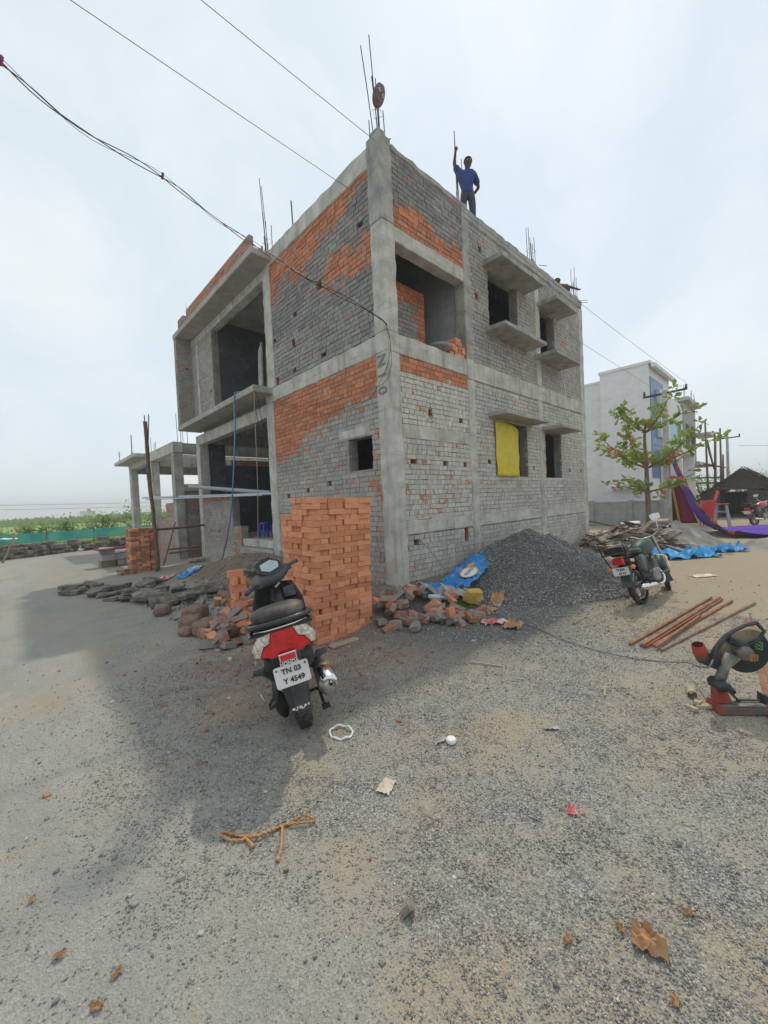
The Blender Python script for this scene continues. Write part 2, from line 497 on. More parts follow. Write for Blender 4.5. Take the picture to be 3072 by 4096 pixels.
def fast_tris(name, V, F, mats, rnd=None, parent=None, loc=None, smooth=False):
    me = bpy.data.meshes.new(name)
    V = np.asarray(V, dtype=np.float32); F = np.asarray(F, dtype=np.int32)
    me.vertices.add(len(V)); me.vertices.foreach_set('co', V.ravel())
    me.loops.add(F.size); me.loops.foreach_set('vertex_index', F.ravel())
    me.polygons.add(len(F))
    me.polygons.foreach_set('loop_start', np.arange(0, F.size, F.shape[1], dtype=np.int32))
    me.update(calc_edges=True)
    me.materials.append(mats)
    if rnd is not None:
        at = me.attributes.new('data', 'FLOAT_COLOR', 'FACE')
        a = np.zeros((len(F), 4), dtype=np.float32); a[:, 2] = rnd; a[:, 3] = 1
        at.data.foreach_set('color', a.ravel())
    if smooth: me.shade_smooth()
    me.validate()
    o = bpy.data.objects.new(name, me); COL.objects.link(o)
    if parent is not None: o.parent = parent
    if loc is not None: o.location = loc
    return o

RS = np.random.RandomState(5)
OCT_V = np.array([(1, 0, 0), (-1, 0, 0), (0, 1, 0), (0, -1, 0), (0, 0, 1), (0, 0, -1)], float)
OCT_F = np.array([(0, 2, 4), (2, 1, 4), (1, 3, 4), (3, 0, 4), (2, 0, 5), (1, 2, 5), (3, 1, 5), (0, 3, 5)])
CUB_V = np.array([(-1, -1, -1), (1, -1, -1), (1, 1, -1), (-1, 1, -1), (-1, -1, 1), (1, -1, 1), (1, 1, 1), (-1, 1, 1)], float) * 0.75
CUB_F = np.array([(0, 3, 2), (0, 2, 1), (4, 5, 6), (4, 6, 7), (0, 1, 5), (0, 5, 4), (1, 2, 6), (1, 6, 5), (2, 3, 7), (2, 7, 6), (3, 0, 4), (3, 4, 7)])

def chips(name, P, size, mat, parent=None, squash=0.65, cubes=False):
    """many small angular stones as one mesh; P (n,3) points, size (n,)"""
    n = len(P)
    BV, BF = (CUB_V, CUB_F) if cubes else (OCT_V, OCT_F)
    k = len(BV)
    V = BV[None] * RS.uniform(0.6, 1.35, (n, k, 1)) * RS.uniform(0.6, 1.25, (n, 1, 3))
    V[:, :, 2] *= squash
    q = RS.normal(size=(n, 4)); q[:, 1:3] *= 0.35; q /= np.linalg.norm(q, axis=1)[:, None]
    w, x, y, z = q.T
    R = np.stack([np.stack([1 - 2 * (y * y + z * z), 2 * (x * y - z * w), 2 * (x * z + y * w)], 1),
                  np.stack([2 * (x * y + z * w), 1 - 2 * (x * x + z * z), 2 * (y * z - x * w)], 1),
                  np.stack([2 * (x * z - y * w), 2 * (y * z + x * w), 1 - 2 * (x * x + y * y)], 1)], 1)
    V = np.einsum('nij,nkj->nki', R, V) * np.asarray(size)[:, None, None] + np.asarray(P)[:, None, :]
    F = BF[None] + (np.arange(n) * k)[:, None, None]
    rnd = np.repeat(RS.uniform(0, 1, n), len(BF))
    return fast_tris(name, V.reshape(-1, 3), F.reshape(-1, 3), mat, rnd, parent)

def axis(lo, d0, d1, hi, step, far):
    a = list(np.arange(d0, d1 + 1e-6, step))
    s = step; x = d1; up = []
    while x < hi:
        s = min(s * 1.25, far); x += s; up.append(x)
    s = step; x = d0; dn = []
    while x > lo:
        s = min(s * 1.25, far); x -= s; dn.append(x)
    return dn[::-1] + a + up
xs = axis(-2500, -1.5, 12.0, 2500, 0.09, 400)
ys = axis(-2500, -1.0, 13.0, 2500, 0.09, 400)
V = [(x, y, gh(x, y)) for y in ys for x in xs]
nx = len(xs)
I = np.arange(len(V)).reshape(len(ys), nx)
F = np.stack([I[:-1, :-1], I[:-1, 1:], I[1:, 1:], I[1:, :-1]], -1).reshape(-1, 4)
g = fast_tris('ground', V, F, M['ground'], smooth=True)
tag(g, None, None, None, 'structure')

# loose chippings lying on the near ground
def scatter(n, x0, x1, y0, y1, keep):
    out = []
    while len(out) < n:
        x = random.uniform(x0, x1); y = random.uniform(y0, y1)
        k = keep(x, y)
        if random.random() < k: out.append((x, y))
    return out
def near_keep(x, y):
    d = math.hypot(x, y)
    if d < 0.9: return 0
    px, py, pz = project((x, y, 0))
    if not (-60 < px < 3130 and py < 4200): return 0
    b = nz(x * 1.15, y * 1.15, 9.0)
    lane = sst(0.1, 1.0, x + 0.5 * nz(x * 0.8, y * 0.8, 2.0))
    return min(1, 1.9 / d) ** 1.1 * (0.12 + 0.88 * lane) * (0.35 + 0.65 * sst(-0.55, 0.25, b))
pts = scatter(110000, -0.5, 6.5, -0.4, 4.6, near_keep)
P = np.array([(x, y, gh(x, y) + 0.001) for x, y in pts])
dd = np.hypot(P[:, 0], P[:, 1])
S = RS.gamma(3.0, 0.00075, len(P)) + 0.0016 + 0.0005 * dd
tag(chips('gravel', P, S, M['chip']), 'loose grey stone chippings strewn over the ground in front of the building', 'gravel', None, 'stuff')

# ------------------------------------------------------------------ heap of dark chippings
def cone(x, y, cx, cy, r, h, p=1.0):
    d = math.hypot(x - cx, y - cy) / r
    return h * max(0.0, 1 - d ** p) if d < 1 else 0.0
def heap(x, y):
    z = 0.0
    for c in ((6.95, 3.5, 1.38, 0.84), (7.6, 3.4, 1.4, 0.68), (6.3, 3.1, 1.05, 0.38), (8.4, 3.2, 1.3, 0.32), (6.9, 2.85, 1.1, 0.34), (7.9, 2.7, 0.8, 0.2)):
        v = cone(x, y, c[0], c[1], c[2], c[3], 1.12)
        z = max(z, v) + 0.18 * min(z, v)
    z += 0.05 * nz(x * 2.2, y * 2.2, 1.0) * min(1, z * 4)
    return z
hp = MB()
hb = []
def hfn(u, v):
    x = 4.2 + 5.7 * u; y = 1.4 + 3.07 * v
    return (x, y, gh(x, y) + heap(x, y) - 0.012)
hp.grid(hfn, 70, 40)
ho = hp.obj('gravel_heap', M['chip_dark'], None, smooth=True, recalc=False, attr=True)
tag(ho, 'tall heap of dark grey stone chippings against the wall', 'gravel heap', None, 'stuff')
pts = []
while len(pts) < 36000:
    x = random.uniform(3.6, 9.9); y = random.uniform(1.5, 4.46)
    h = heap(x, y)
    k = 1.0 if h > 0.03 else (0.28 * math.exp(-((x - 5.2) / 1.2) ** 2 - ((y - 2.8) / 0.8) ** 2) + (0.05 if x < 7.5 else 0.0))
    if random.random() < k: pts.append((x, y, gh(x, y) + max(0, h) + random.uniform(-0.006, 0.01)))
P = np.array(pts)
chips('chippings', P, RS.gamma(4.0, 0.0018, len(P)) + 0.005, M['chip_dark'], ho, 0.75)
ho.children[0]['kind'] = 'stuff'
# ------------------------------------------------------------------ main building
B = thing('unfinished_building', 'two-storey unfinished house of concrete frame and unplastered brick', 'building', (CX, CY, 0.2))
BN = neg(B)
def bpart(mb, name, mats, bevel=0.012, **k):
    return mb.obj(name, mats, B, BN, bevel=bevel, **k)

# wall frames: (u, z, d) -> world ; d is outwards
WX = lambda u, z, d: (u, CY - d, z)        # facade with the shaded windows
WY = lambda u, z, d: (CX - d, u, z)        # facade with the entrance
CLIPB = 0.086
ALLB = []      # every brick: (wall object, corners world, attr, size score)

def ivsub(iv, holes):
    out = [iv]
    for a, b in holes:
        nxt = []
        for s, e in out:
            if b <= s or a >= e: nxt.append((s, e)); continue
            if a > s: nxt.append((s, a))
            if b < e: nxt.append((b, e))
        out = nxt
    return out

def wall_panel(fr, u0, u1, z0, z1, opens=(), holes=(), smear=lambda u, z: 0.85, tone=lambda u, z: 0.6, d0=-0.02, thick=0.21,
               name='wall', bricks=True, zoff=0.0, step=0, mat=None, jit=0.0035, proud=0.004):
    """mortar core with true openings and putlog holes, and the bricks laid in English bond on it"""
    mb = MB()
    dm = d0 - 0.011
    cuts = list(opens) + [h for h in holes]
    us = sorted({u0, u1} | {c for o in cuts for c in o[:2] if u0 < c < u1})
    zs = sorted({z0, z1} | {c for o in cuts for c in o[2:4] if z0 < c < z1})
    inside = lambda u, z, L: any(o[0] < u < o[1] and o[2] < z < o[3] for o in L)
    for i in range(len(us) - 1):
        for k in range(len(zs) - 1):
            um = (us[i] + us[i + 1]) / 2; zm = (zs[k] + zs[k + 1]) / 2
            if inside(um, zm, opens): continue
            for d, skip in ((dm, inside(um, zm, holes)), (d0 - thick, False)):
                if skip: continue
                mb.add([fr(us[i], zs[k], d), fr(us[i + 1], zs[k], d), fr(us[i + 1], zs[k + 1], d), fr(us[i], zs[k + 1], d)], [(0, 1, 2, 3)])
    for o in opens:
        a, b, c, e = max(o[0], u0), min(o[1], u1), max(o[2], z0), min(o[3], z1)
        q = [(a, c), (b, c), (b, e), (a, e)]
        for n in range(4):
            p0 = q[n]; p1 = q[(n + 1) % 4]
            mb.add([fr(*p0, dm), fr(*p1, dm), fr(*p1, d0 - thick), fr(*p0, d0 - thick)], [(0, 1, 2, 3)])
    for o in holes:
        a, b, c, e = o[:4]
        q = [(a, c), (b, c), (b, e), (a, e)]
        for n in range(4):
            p0 = q[n]; p1 = q[(n + 1) % 4]
            mb.add([fr(*p0, dm), fr(*p1, dm), fr(*p1, d0 - 0.16), fr(*p0, d0 - 0.16)], [(0, 1, 2, 3)], 1, (0.05, 0.2, 0.2, 1))
        mb.add([fr(*p, d0 - 0.16) for p in q], [(0, 1, 2, 3)], 1, (0.3, 0.1, 0.1, 1))
    # outer rim so that the core is closed
    q = [(u0, z0), (u1, z0), (u1, z1), (u0, z1)]
    for n in range(4):
        p0 = q[n]; p1 = q[(n + 1) % 4]
        mb.add([fr(*p0, dm), fr(*p1, dm), fr(*p1, d0 - thick), fr(*p0, d0 - thick)], [(0, 1, 2, 3)])
    wo = bpart(mb, name, [mat or M['mortar'], M['brick']], 0, attr=True, recalc=False)
    if bricks:
        lay(wo, fr, u0, u1, z0, z1, cuts, smear, tone, d0, zoff, step, jit, proud)
    return wo

def lay(wo, fr, u0, u1, z0, z1, cuts, smear, tone, d0, zoff=0.0, step=0, jit=0.0035, proud=0.004):
    CH = CLIPB; J = 0.011
    row = 0; z = z0 + zoff
    while z < z1 - 0.03:
        za = z + J / 2; zb = min(z + CH - J / 2, z1 - 0.003)
        stretch = (row + step) % 2 == 0
        L = 0.242 if stretch else 0.122
        hol = [(o[0], o[1]) for o in cuts if o[2] < (za + zb) / 2 < o[3]]
        u = u0 - random.uniform(0, 0.1) - (0.06 if stretch else 0)
        while u < u1:
            e = u + L * random.uniform(0.93, 1.07)
            for a, b in ivsub((max(u + J / 2, u0), min(e - J / 2, u1)), hol):
                if b - a < 0.028: continue
                uc = (a + b) / 2; zc = (za + zb) / 2
                at = (max(0, min(1, smear(uc, zc) + random.gauss(0, 0.12))), max(0, min(1, tone(uc, zc) + random.gauss(0, 0.06))), random.random(), 1)
                g = lambda s=jit: random.uniform(-s, s)
                pr = d0 + random.uniform(-proud, proud)
                zt = zb + g(); zl = za + g()
                c = [fr(a + g(), zl, d0 - 0.06), fr(b + g(), zl, d0 - 0.06), fr(b + g(), zt, d0 - 0.06), fr(a + g(), zt, d0 - 0.06),
                     fr(a + g(), zl + g(), pr + g(0.002)), fr(b + g(), zl + g(), pr + g(0.002)), fr(b + g(), zt + g(), pr + g(0.002)), fr(a + g(), zt + g(), pr + g(0.002))]
                ALLB.append((wo, c, at))
            u = e
        z += CH; row += 1

def cap(nzv, lo, hi):
    return lo + (hi - lo) * max(0, min(1, nzv * 0.5 + 0.5))

# --- smear patterns (0 bare clay, 1 covered in cement)
def edge_mix(v, lo, hi, w=0.2):
    return lo + (hi - lo) * sst(-w, w, v)
def sm_left_ff(u, z):       # upper entrance facade
    n = 0.30 * nz(u * 1.1, z * 1.1, 3) + 0.10 * nz(u * 4, z * 4, 5)
    t = (u - 4.78) / 3.5                        # 0 at corner .. 1 at the second column
    top = 6.88 - 0.72 * t                       # lower limit of the bare courses under the roof beam
    g = 0.86 + 0.12 * nz(u * 2, z * 2, 7)
    v = edge_mix(top + n - z, 0.26, g)
    zc = 5.84 - 0.12 * t                        # second bare patch towards the corner
    p = max(abs(z - zc - 0.5 * n) / (0.30 - 0.08 * t), (u - 5.8 + n) / 0.5)
    return min(v, edge_mix((p - 1) * 0.3, 0.30, g))
def tn_left_ff(u, z):
    return 0.16 + 0.14 * nz(u * 0.9, z * 1.3, 2) + (0.10 if z < 5.2 else 0.0)
def sm_left_gf(u, z):
    n = nz(u * 1.3, z * 1.6, 11) + 0.4 * nz(u * 4, z * 4, 6)
    lim = 3.44 - 0.15 * (u - 4.78) + 0.14 * n
    lim -= 0.28 * sst(6.8, 7.5, u + 0.2 * n)
    g = 0.80 + 0.12 * n
    if u < 5.05 and z < 2.8: g = 0.68
    return edge_mix(lim - z, 0.16, g, 0.17)
def tn_left_gf(u, z):
    return 0.44 + 0.22 * nz(u * 0.8, z * 0.9, 4)
def sm_r_gf(u, z):
    n = nz(u * 1.4, z * 1.5, 21)
    if z > 3.60 + 0.08 * n: return edge_mix(3.74 + 0.08 * n - z, 0.14, 0.84, 0.08)
    if 1.3 < z < 2.05: return 0.79 + 0.14 * n - 0.08 * math.exp(-((z - 1.75) / 0.2) ** 2)
    return 0.84 + 0.1 * n
def tn_r_gf(u, z):
    if z > 2.85: return 0.92
    return 0.84 + 0.14 * nz(u * 0.7, z * 0.9, 8)
def sm_r_ff1(u, z):
    n = nz(u * 1.6, z * 1.6, 31)
    return edge_mix(z - (6.55 + 0.14 * n - 0.06 * (u - 4.7)), 0.2, 0.88, 0.10)
def tn_dark(u, z): return 0.16 + 0.12 * nz(u * 1.2, z * 1.2, 5)
def sm_grey(u, z): return 0.86 + 0.12 * nz(u * 1.8, z * 1.8, 41)
def tn_mid(u, z): return 0.72 + 0.22 * nz(u * 0.6, z * 0.8, 6)

def H(u, z, w=0.115, h=0.115): return (u - w / 2, u + w / 2, z - h / 2, z + h / 2)

# --- facade with the windows (runs along x)
zp0, zp1 = 1.05, 1.285
FL, FT = 4.03, 4.35           # first floor slab
RF, RT = 7.10, 7.38           # roof slab
X1, X2, X3, X4 = (4.46, 4.74), (6.66, 6.89), (9.68, 9.90), (12.50, 12.78)
wall_panel(WX, X1[1], X2[0], 0.0, zp0, holes=[H(4.97, 0.90, 0.14, 0.16), H(6.42, 0.93, 0.13, 0.27)], smear=lambda u, z: 0.95, tone=lambda u, z: 0.62 + 0.2 * nz(u, z * 2, 3))
wall_panel(WX, X2[1], X3[0], 0.0, zp0, smear=lambda u, z: 0.95, tone=lambda u, z: 0.66 + 0.2 * nz(u, z * 2, 3))
wall_panel(WX, X3[1], X4[0], 0.0, zp0, smear=lambda u, z: 0.9, tone=lambda u, z: 0.7 + 0.2 * nz(u, z * 2, 3))
wall_panel(WX, X1[1], X2[0], zp1, 2.66, holes=[H(4.98, 2.30, 0.15), H(5.84, 2.27, 0.12, 0.14), H(6.47, 2.27, 0.08, 0.14)], smear=sm_r_gf, tone=tn_r_gf)
wall_panel(WX, X1[1], X2[0], 2.90, FL, holes=[H(5.48, 3.16), H(6.39, 3.13)], smear=sm_r_gf, tone=tn_r_gf, step=1)
wall_panel(WX, X2[1], X3[0], zp1, 3.98, opens=[(7.62, 9.05, 2.07, 3.28)], holes=[H(7.36, 2.36, 0.12, 0.1), H(9.33, 2.28, 0.1)], smear=sm_grey, tone=tn_mid)
wall_panel(WX, X3[1], X4[0], zp1, 3.98, opens=[(10.02, 10.98, 2.05, 3.23)], holes=[H(11.5, 2.28, 0.12), H(12.3, 2.25, 0.1)], smear=sm_grey, tone=tn_mid)
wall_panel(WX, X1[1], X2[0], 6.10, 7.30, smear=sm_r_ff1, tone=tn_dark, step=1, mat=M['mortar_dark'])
wall_panel(WX, X2[1], X3[0], FT, 7.14, opens=[(7.55, 8.80, 5.18, 6.42)], holes=[H(7.1, 5.72, 0.12), H(7.3, 6.75, 0.12)], smear=sm_grey, tone=lambda u, z: 0.36 + 0.2 * nz(u, z, 6))
wall_panel(WX, X3[1], X4[0], FT, 7.14, opens=[(9.95, 10.78, 5.08, 6.36)], smear=sm_grey, tone=lambda u, z: 0.42 + 0.2 * nz(u, z, 6))
# --- entrance facade (runs along y)
Y1, Y2, Y3 = (4.49, 4.78), (8.30, 8.63), (13.24, 13.54)
wall_panel(WY, Y1[1], Y2[0], 0.0, FL, opens=[(4.98, 5.62, 2.19, 2.76)], holes=[H(6.25, 2.03, 0.11, 0.13), H(7.02, 1.92, 0.11, 0.13), H(7.82, 1.84, 0.12, 0.13)],
           smear=sm_left_gf, tone=tn_left_gf)
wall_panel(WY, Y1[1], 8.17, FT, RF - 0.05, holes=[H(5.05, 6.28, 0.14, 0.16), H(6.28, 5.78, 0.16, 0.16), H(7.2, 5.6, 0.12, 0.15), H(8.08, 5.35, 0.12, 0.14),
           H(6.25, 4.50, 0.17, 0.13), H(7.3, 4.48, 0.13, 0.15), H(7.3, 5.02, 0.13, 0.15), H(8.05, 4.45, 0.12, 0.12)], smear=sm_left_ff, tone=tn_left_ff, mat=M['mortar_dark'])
# low wall of the open ground-floor bay, with its stepped brick end
wall_panel(WY, 10.95, Y3[0], 0.0, 2.02, holes=[H(11.35, 0.98, 0.1, 0.1), H(12.0, 0.98, 0.1, 0.1), H(12.65, 0.98, 0.1, 0.1)],
           smear=lambda u, z: 0.25 if z > 1.93 else 0.80 + 0.2 * nz(u * 1.5, z * 2, 4), tone=lambda u, z: 0.34 + 0.3 * sst(0.9, 0.3, z) + 0.1 * nz(u, z, 2))
wall_panel(WY, 10.45, 10.94, 0.0, 1.14, smear=lambda u, z: 0.55, tone=lambda u, z: 0.35)
wall_panel(WY, Y2[1], 10.44, 0.0, 0.62, smear=lambda u, z: 0.95, tone=lambda u, z: 0.6 + 0.2 * nz(u * 2, z * 3, 4), thick=0.40, d0=0.02)
s = MB(); s.box(CX + 0.06, Y2[1], 0.62, CX + 0.5, 10.44, 0.80); bpart(s, 'step', M['concrete'])
# first floor pier and projecting end wall at the far end
wall_panel(WY, 11.81, 13.55, FT, RF, holes=[H(12.0, 5.15, 0.1, 0.12), H(12.75, 5.0, 0.1, 0.12)], smear=lambda u, z: 0.80 + 0.15 * nz(u * 1.5, z * 1.5, 6), tone=lambda u, z: 0.42 + 0.15 * nz(u, z, 9))
WE = lambda u, z, d: (u, 13.50 - d, z)
wall_panel(WE, 4.02, 4.50, FT, RF, holes=[H(4.33, 6.16, 0.09, 0.09)], smear=lambda u, z: 0.75, tone=lambda u, z: 0.35 + 0.2 * nz(u * 3, z, 9), thick=0.2)
c = MB(); c.box(CX - 0.012, 12.90, FT, CX + 0.1, 13.02, RF); bpart(c, 'column', M['concrete'])
# parapet on the projecting roof slab
WP = lambda u, z, d: (4.06 - d, u, z)
wall_panel(WP, 8.25, 12.55, 7.26, 7.62, smear=lambda u, z: 0.45 + 0.3 * nz(u, z * 3, 5), tone=lambda u, z: 0.25, d0=0.0, thick=0.11)
wall_panel(WP, 12.85, 13.35, 7.26, 7.58, smear=lambda u, z: 0.5, tone=lambda u, z: 0.25, d0=0.0, thick=0.11)
# the wall of the terrace room: bricks half pointed, seen through the corner opening
WI = lambda u, z, d: (u, 5.22 - d, z)
def sm_in(u, z): return 0.92 if (u < 6.02 and z < 5.42 + 0.2 * nz(u * 3, z * 3)) else 0.12
wall_panel(WI, 5.0, 6.28, FT, 5.78, smear=sm_in, tone=lambda u, z: 0.25, d0=0.0, thick=0.11)

# --- concrete frame
def col(x0, y0, x1, y1, z0, z1, mat='concrete', name='column'):
    m = MB()
    n = max(2, int((z1 - z0) / 0.13))
    rings = []
    for i in range(n + 1):
        z = z0 + (z1 - z0) * i / n
        q = lambda: random.gauss(0, 0.0045)
        rings.append([(x0 + q(), y0 + q(), z), (x1 + q(), y0 + q(), z), (x1 + q(), y1 + q(), z), (x0 + q(), y1 + q(), z)])
    m.loft(rings)
    return bpart(m, name, M[mat], 0.014)
def beam(x0, y0, z0, x1, y1, z1, mat='concrete', name='beam', seg=0.16):
    m = MB()
    dx, dy = x1 - x0, y1 - y0
    n = max(2, int(max(dx, dy) / seg)); rings = []
    q = lambda: random.gauss(0, 0.0042 if z1 < 7.3 else 0.008)
    for i in range(n + 1):
        if dx >= dy:
            x = x0 + dx * i / n
            rings.append([(x, y0 + q(), z0 + q()), (x, y1 + q(), z0 + q()), (x, y1 + q(), z1 + q()), (x, y0 + q(), z1 + q())])
        else:
            y = y0 + dy * i / n
            rings.append([(x0 + q(), y, z0 + q()), (x1 + q(), y, z0 + q()), (x1 + q(), y, z1 + q()), (x0 + q(), y, z1 + q())])
    m.loft(rings)
    return bpart(m, name, M[mat], 0.012)
col(CX, CY, X1[1], Y1[1], 0.05, FL)
col(CX, CY, X1[1], Y1[1], FT + 0.002, 6.10)
col(CX - 0.004, CY - 0.004, X1[1] + 0.004, Y1[1] + 0.004, 6.102, 7.46, 'concrete_old')
col(CX + 0.05, CY + 0.05, X1[1] - 0.05, Y1[1] - 0.03, 7.45, 7.58, 'concrete_old')
for a, b in (X2, X3, X4):
    col(a, CY + 0.004, b, CY + 0.26, 0.0, FL - 0.06)
    col(a, CY + 0.004, b, CY + 0.26, FT + 0.004, RF + 0.02, 'concrete_old' if a < 7 else 'concrete')
for a, b in (Y2,):
    col(CX + 0.003, a, CX + 0.28, b, 0.0, FL)
    col(CX + 0.003, 8.17, CX + 0.28, 8.50, FT + 0.003, RF - 0.06)
col(CX + 0.003, Y3[0], CX + 0.30, Y3[1], -0.2, FL)
# plinth beam, lintel band, floor and roof edge beams
for a, b in ((X1[1], X2[0]), (X2[1], X3[0]), (X3[1], X4[0])):
    beam(a, CY + 0.009, zp0, b, CY + 0.24, zp1)
beam(X1[1], CY + 0.016, 2.66, X2[0], CY + 0.24, 2.90)
beam(X1[1], CY + 0.006, FL, X2[0], CY + 0.24, FT)
beam(CX - 0.004, CY - 0.004, FL + 0.003, X1[1], Y1[1], FT)
beam(X2[0], CY + 0.0, FL - 0.06, X2[1], CY + 0.24, FT + 0.02)
for a, b in ((X2[1], X3[0]), (X3[0] + 0.22, X4[0])):
    beam(a, CY + 0.010, 3.98, b, CY + 0.24, FT)
for a in (X3, X4): beam(a[0], CY + 0.006, FL - 0.06, a[1], CY + 0.26, FT + 0.004)
beam(X1[1], CY + 0.004, 5.85, X2[0], CY + 0.24, 6.10)
beam(X1[1] + 0.004, CY + 0.004, 7.30, X2[0], CY + 0.24, 7.40, 'concrete_old')
beam(X2[0], CY + 0.0, RF + 0.02, X2[1], CY + 0.26, 7.40, 'concrete_old')
beam(X2[1], CY + 0.006, 7.14, X4[1], CY + 0.24, 7.385, 'concrete_old')
beam(CX + 0.006, Y1[1], FL, CX + 0.24, Y2[1], FT - 0.01)
beam(CX + 0.008, 5.02, 2.78, CX + 0.2, 5.9, 2.93, name='lintel')
beam(CX + 0.004, Y1[1], RF - 0.05, CX + 0.24, 8.50, RT, 'concrete')
beam(CX + 0.008, Y2[1], FL - 0.30, CX + 0.24, Y3[1], FL - 0.002, 'concrete')       # over the open ground-floor bay
beam(CX + 0.008, 8.50, RF - 0.22, CX + 0.24, 13.6, RF - 0.002, 'concrete')         # over the first-floor opening
# slabs
def slab(x0, y0, z0, x1, y1, z1, name='floor_slab', mat='soffit'):
    m = MB(); m.box(x0, y0, z0, x1, y1, z1, j=0.004); return bpart(m, name, M[mat], 0.015)
slab(CX + 0.25, CY + 0.25, FL + 0.14, 12.74, 13.5, FT - 0.03)
slab(CX + 0.25, CY + 0.25, RF + 0.12, 12.74, 13.5, RT - 0.03, 'roof_slab')
slab(CX - 0.46, 8.28, 4.20, CX + 0.26, 13.72, FT + 0.002, 'balcony_slab')
slab(CX - 0.46, 8.05, RF + 0.005, CX + 0.26, 13.75, RF + 0.16, 'roof_overhang')
slab(CX + 0.3, CY + 0.25, 0.5, 12.5, 13.3, 0.80, 'floor_slab')
# window hoods and sill slabs
for x0, x1, z, pr, th in ((7.35, 9.20, 6.42, 0.46, 0.10), (9.78, 11.05, 6.33, 0.50, 0.09), (7.38, 9.22, 5.07, 0.46, 0.08), (9.60, 11.10, 4.99, 0.52, 0.08),
                          (7.36, 9.30, 3.30, 0.42, 0.08), (9.80, 11.05, 3.24, 0.52, 0.07)):
    m = MB()
    n = 8
    q = lambda s=0.006: random.uniform(-s, s)
    rings = [[(x0 + (x1 - x0) * i / n, CY - pr + q(), z + q()), (x0 + (x1 - x0) * i / n, CY + 0.1, z + q()), (x0 + (x1 - x0) * i / n, CY + 0.1, z + th + 0.025), (x0 + (x1 - x0) * i / n, CY - pr + q(), z + th + q())] for i in range(n + 1)]
    m.loft(rings)
    bpart(m, 'sunshade' if z not in (5.07, 4.99) else 'sill_slab', M['concrete_old'] if z > 4 else M['soffit'], 0.01)
# inner walls and far walls: closed rooms, several walls coloured near-black for the shade inside
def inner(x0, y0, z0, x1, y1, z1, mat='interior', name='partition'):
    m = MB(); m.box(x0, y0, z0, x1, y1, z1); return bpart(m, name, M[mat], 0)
inner(4.76, 8.36, 0.8, 9.4, 8.48, FL + 0.14, 'shade_dark'); inner(4.76, 8.30, FT - 0.03, 9.4, 8.42, RF + 0.12)
inner(4.72, 13.28, 0.2, 12.5, 13.46, 3.10, 'shade_dark'); inner(4.72, 13.28, 3.78, 12.5, 13.46, FL + 0.14, 'concrete_old', 'beam')
inner(4.72, 13.28, 3.10, 5.30, 13.46, 3.78, 'shade_dark', 'column'); inner(11.9, 13.28, 3.10, 12.5, 13.46, 3.78, 'concrete_old', 'column')
inner(9.3, 4.75, 0.8, 9.42, 13.28, FL + 0.14, 'shade_dark'); inner(9.5, 4.75, FT - 0.03, 9.62, 13.3, RF + 0.12, 'shade_dark')
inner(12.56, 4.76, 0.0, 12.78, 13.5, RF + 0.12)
inner(4.70, 11.84, FT - 0.03, 9.5, 11.98, RF + 0.12, 'shade_dark'); inner(4.72, 13.30, FT - 0.03, 12.5, 13.46, RF + 0.12, 'shade_dark')
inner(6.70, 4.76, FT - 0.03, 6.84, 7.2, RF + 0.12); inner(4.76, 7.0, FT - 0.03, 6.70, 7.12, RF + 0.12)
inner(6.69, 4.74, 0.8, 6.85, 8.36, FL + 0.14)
# bricks: the 300 that show largest are pieces of their own, the rest one brickwork
def bscore(b):
    c = [sum(v[i] for v in b[1][4:]) / 4 for i in range(3)]
    p = [project(v) for v in b[1][4:]]
    cx = sum(q[0] for q in p) / 4; cy = sum(q[1] for q in p) / 4
    if not (0 < cx < 3072 and 0 < cy < 4096): return 0
    if 1120 < cx < 1500 and cy > 1960: return 0
    if b[0].name.startswith('wall') and abs(c[1] - 5.22) < 0.1 and c[0] > 4.9: return 0
    A = 0
    for i in range(4):
        A += p[i][0] * p[(i + 1) % 4][1] - p[(i + 1) % 4][0] * p[i][1]
    return abs(A)
order = sorted(range(len(ALLB)), key=lambda i: -bscore(ALLB[i]))
single = set(order[:300])
BRF = [(4, 5, 6, 7), (0, 1, 5, 4), (1, 2, 6, 5), (2, 3, 7, 6), (3, 0, 4, 7)]
rest = MB()
for i, (wo, c, at) in enumerate(ALLB):
    if i in single:
        m = MB()
        ctr = [sum(v[k] for v in c) / 8 for k in range(3)]
        m.add([tuple(v[k] - ctr[k] for k in range(3)) for v in c], BRF, 0, at)
        m.obj('brick', M['brick'], wo, ctr, attr=True)
    else:
        rest.add(c, BRF, 0, at)
rb = bpart(rest, 'brickwork', M['brick'], 0, attr=True)
rb['kind'] = 'stuff'
# ------------------------------------------------------------------ bricks: stacks and rubble
def m_ridged():
    t = NT('brick_ridged')
    sm, tone, rnd = t.attr()
    o = t.objc()
    oi = t.n.new('ShaderNodeObjectInfo')
    r = oi.outputs['Random']
    n = t.noise(30, o, 5, 0.6)
    c = t.mix(t.math('ADD', t.math('MULTIPLY', r, 0.7), t.math('MULTIPLY', n, 0.35)), (0.50, 0.175, 0.085), (0.84, 0.375, 0.20))
    c = t.mix(t.rng(t.noise(9, t.pos(), 4), 0.52, 0.72, 0, 0.5), c, (0.72, 0.37, 0.20))
    t.set(c, 0.9)
    x, y, z = t.xyz(o)
    w = t.math('SINE', t.math('MULTIPLY', z, 900.0))
    w = t.math('MULTIPLY', w, t.rng(t.noise(14, o, 2), 0.45, 0.55))
    t.bump(t.math('ADD', w, t.math('MULTIPLY', n, 2.0)), 0.45, 0.003)
    return t.mat
M['brick_ridged'] = m_ridged()

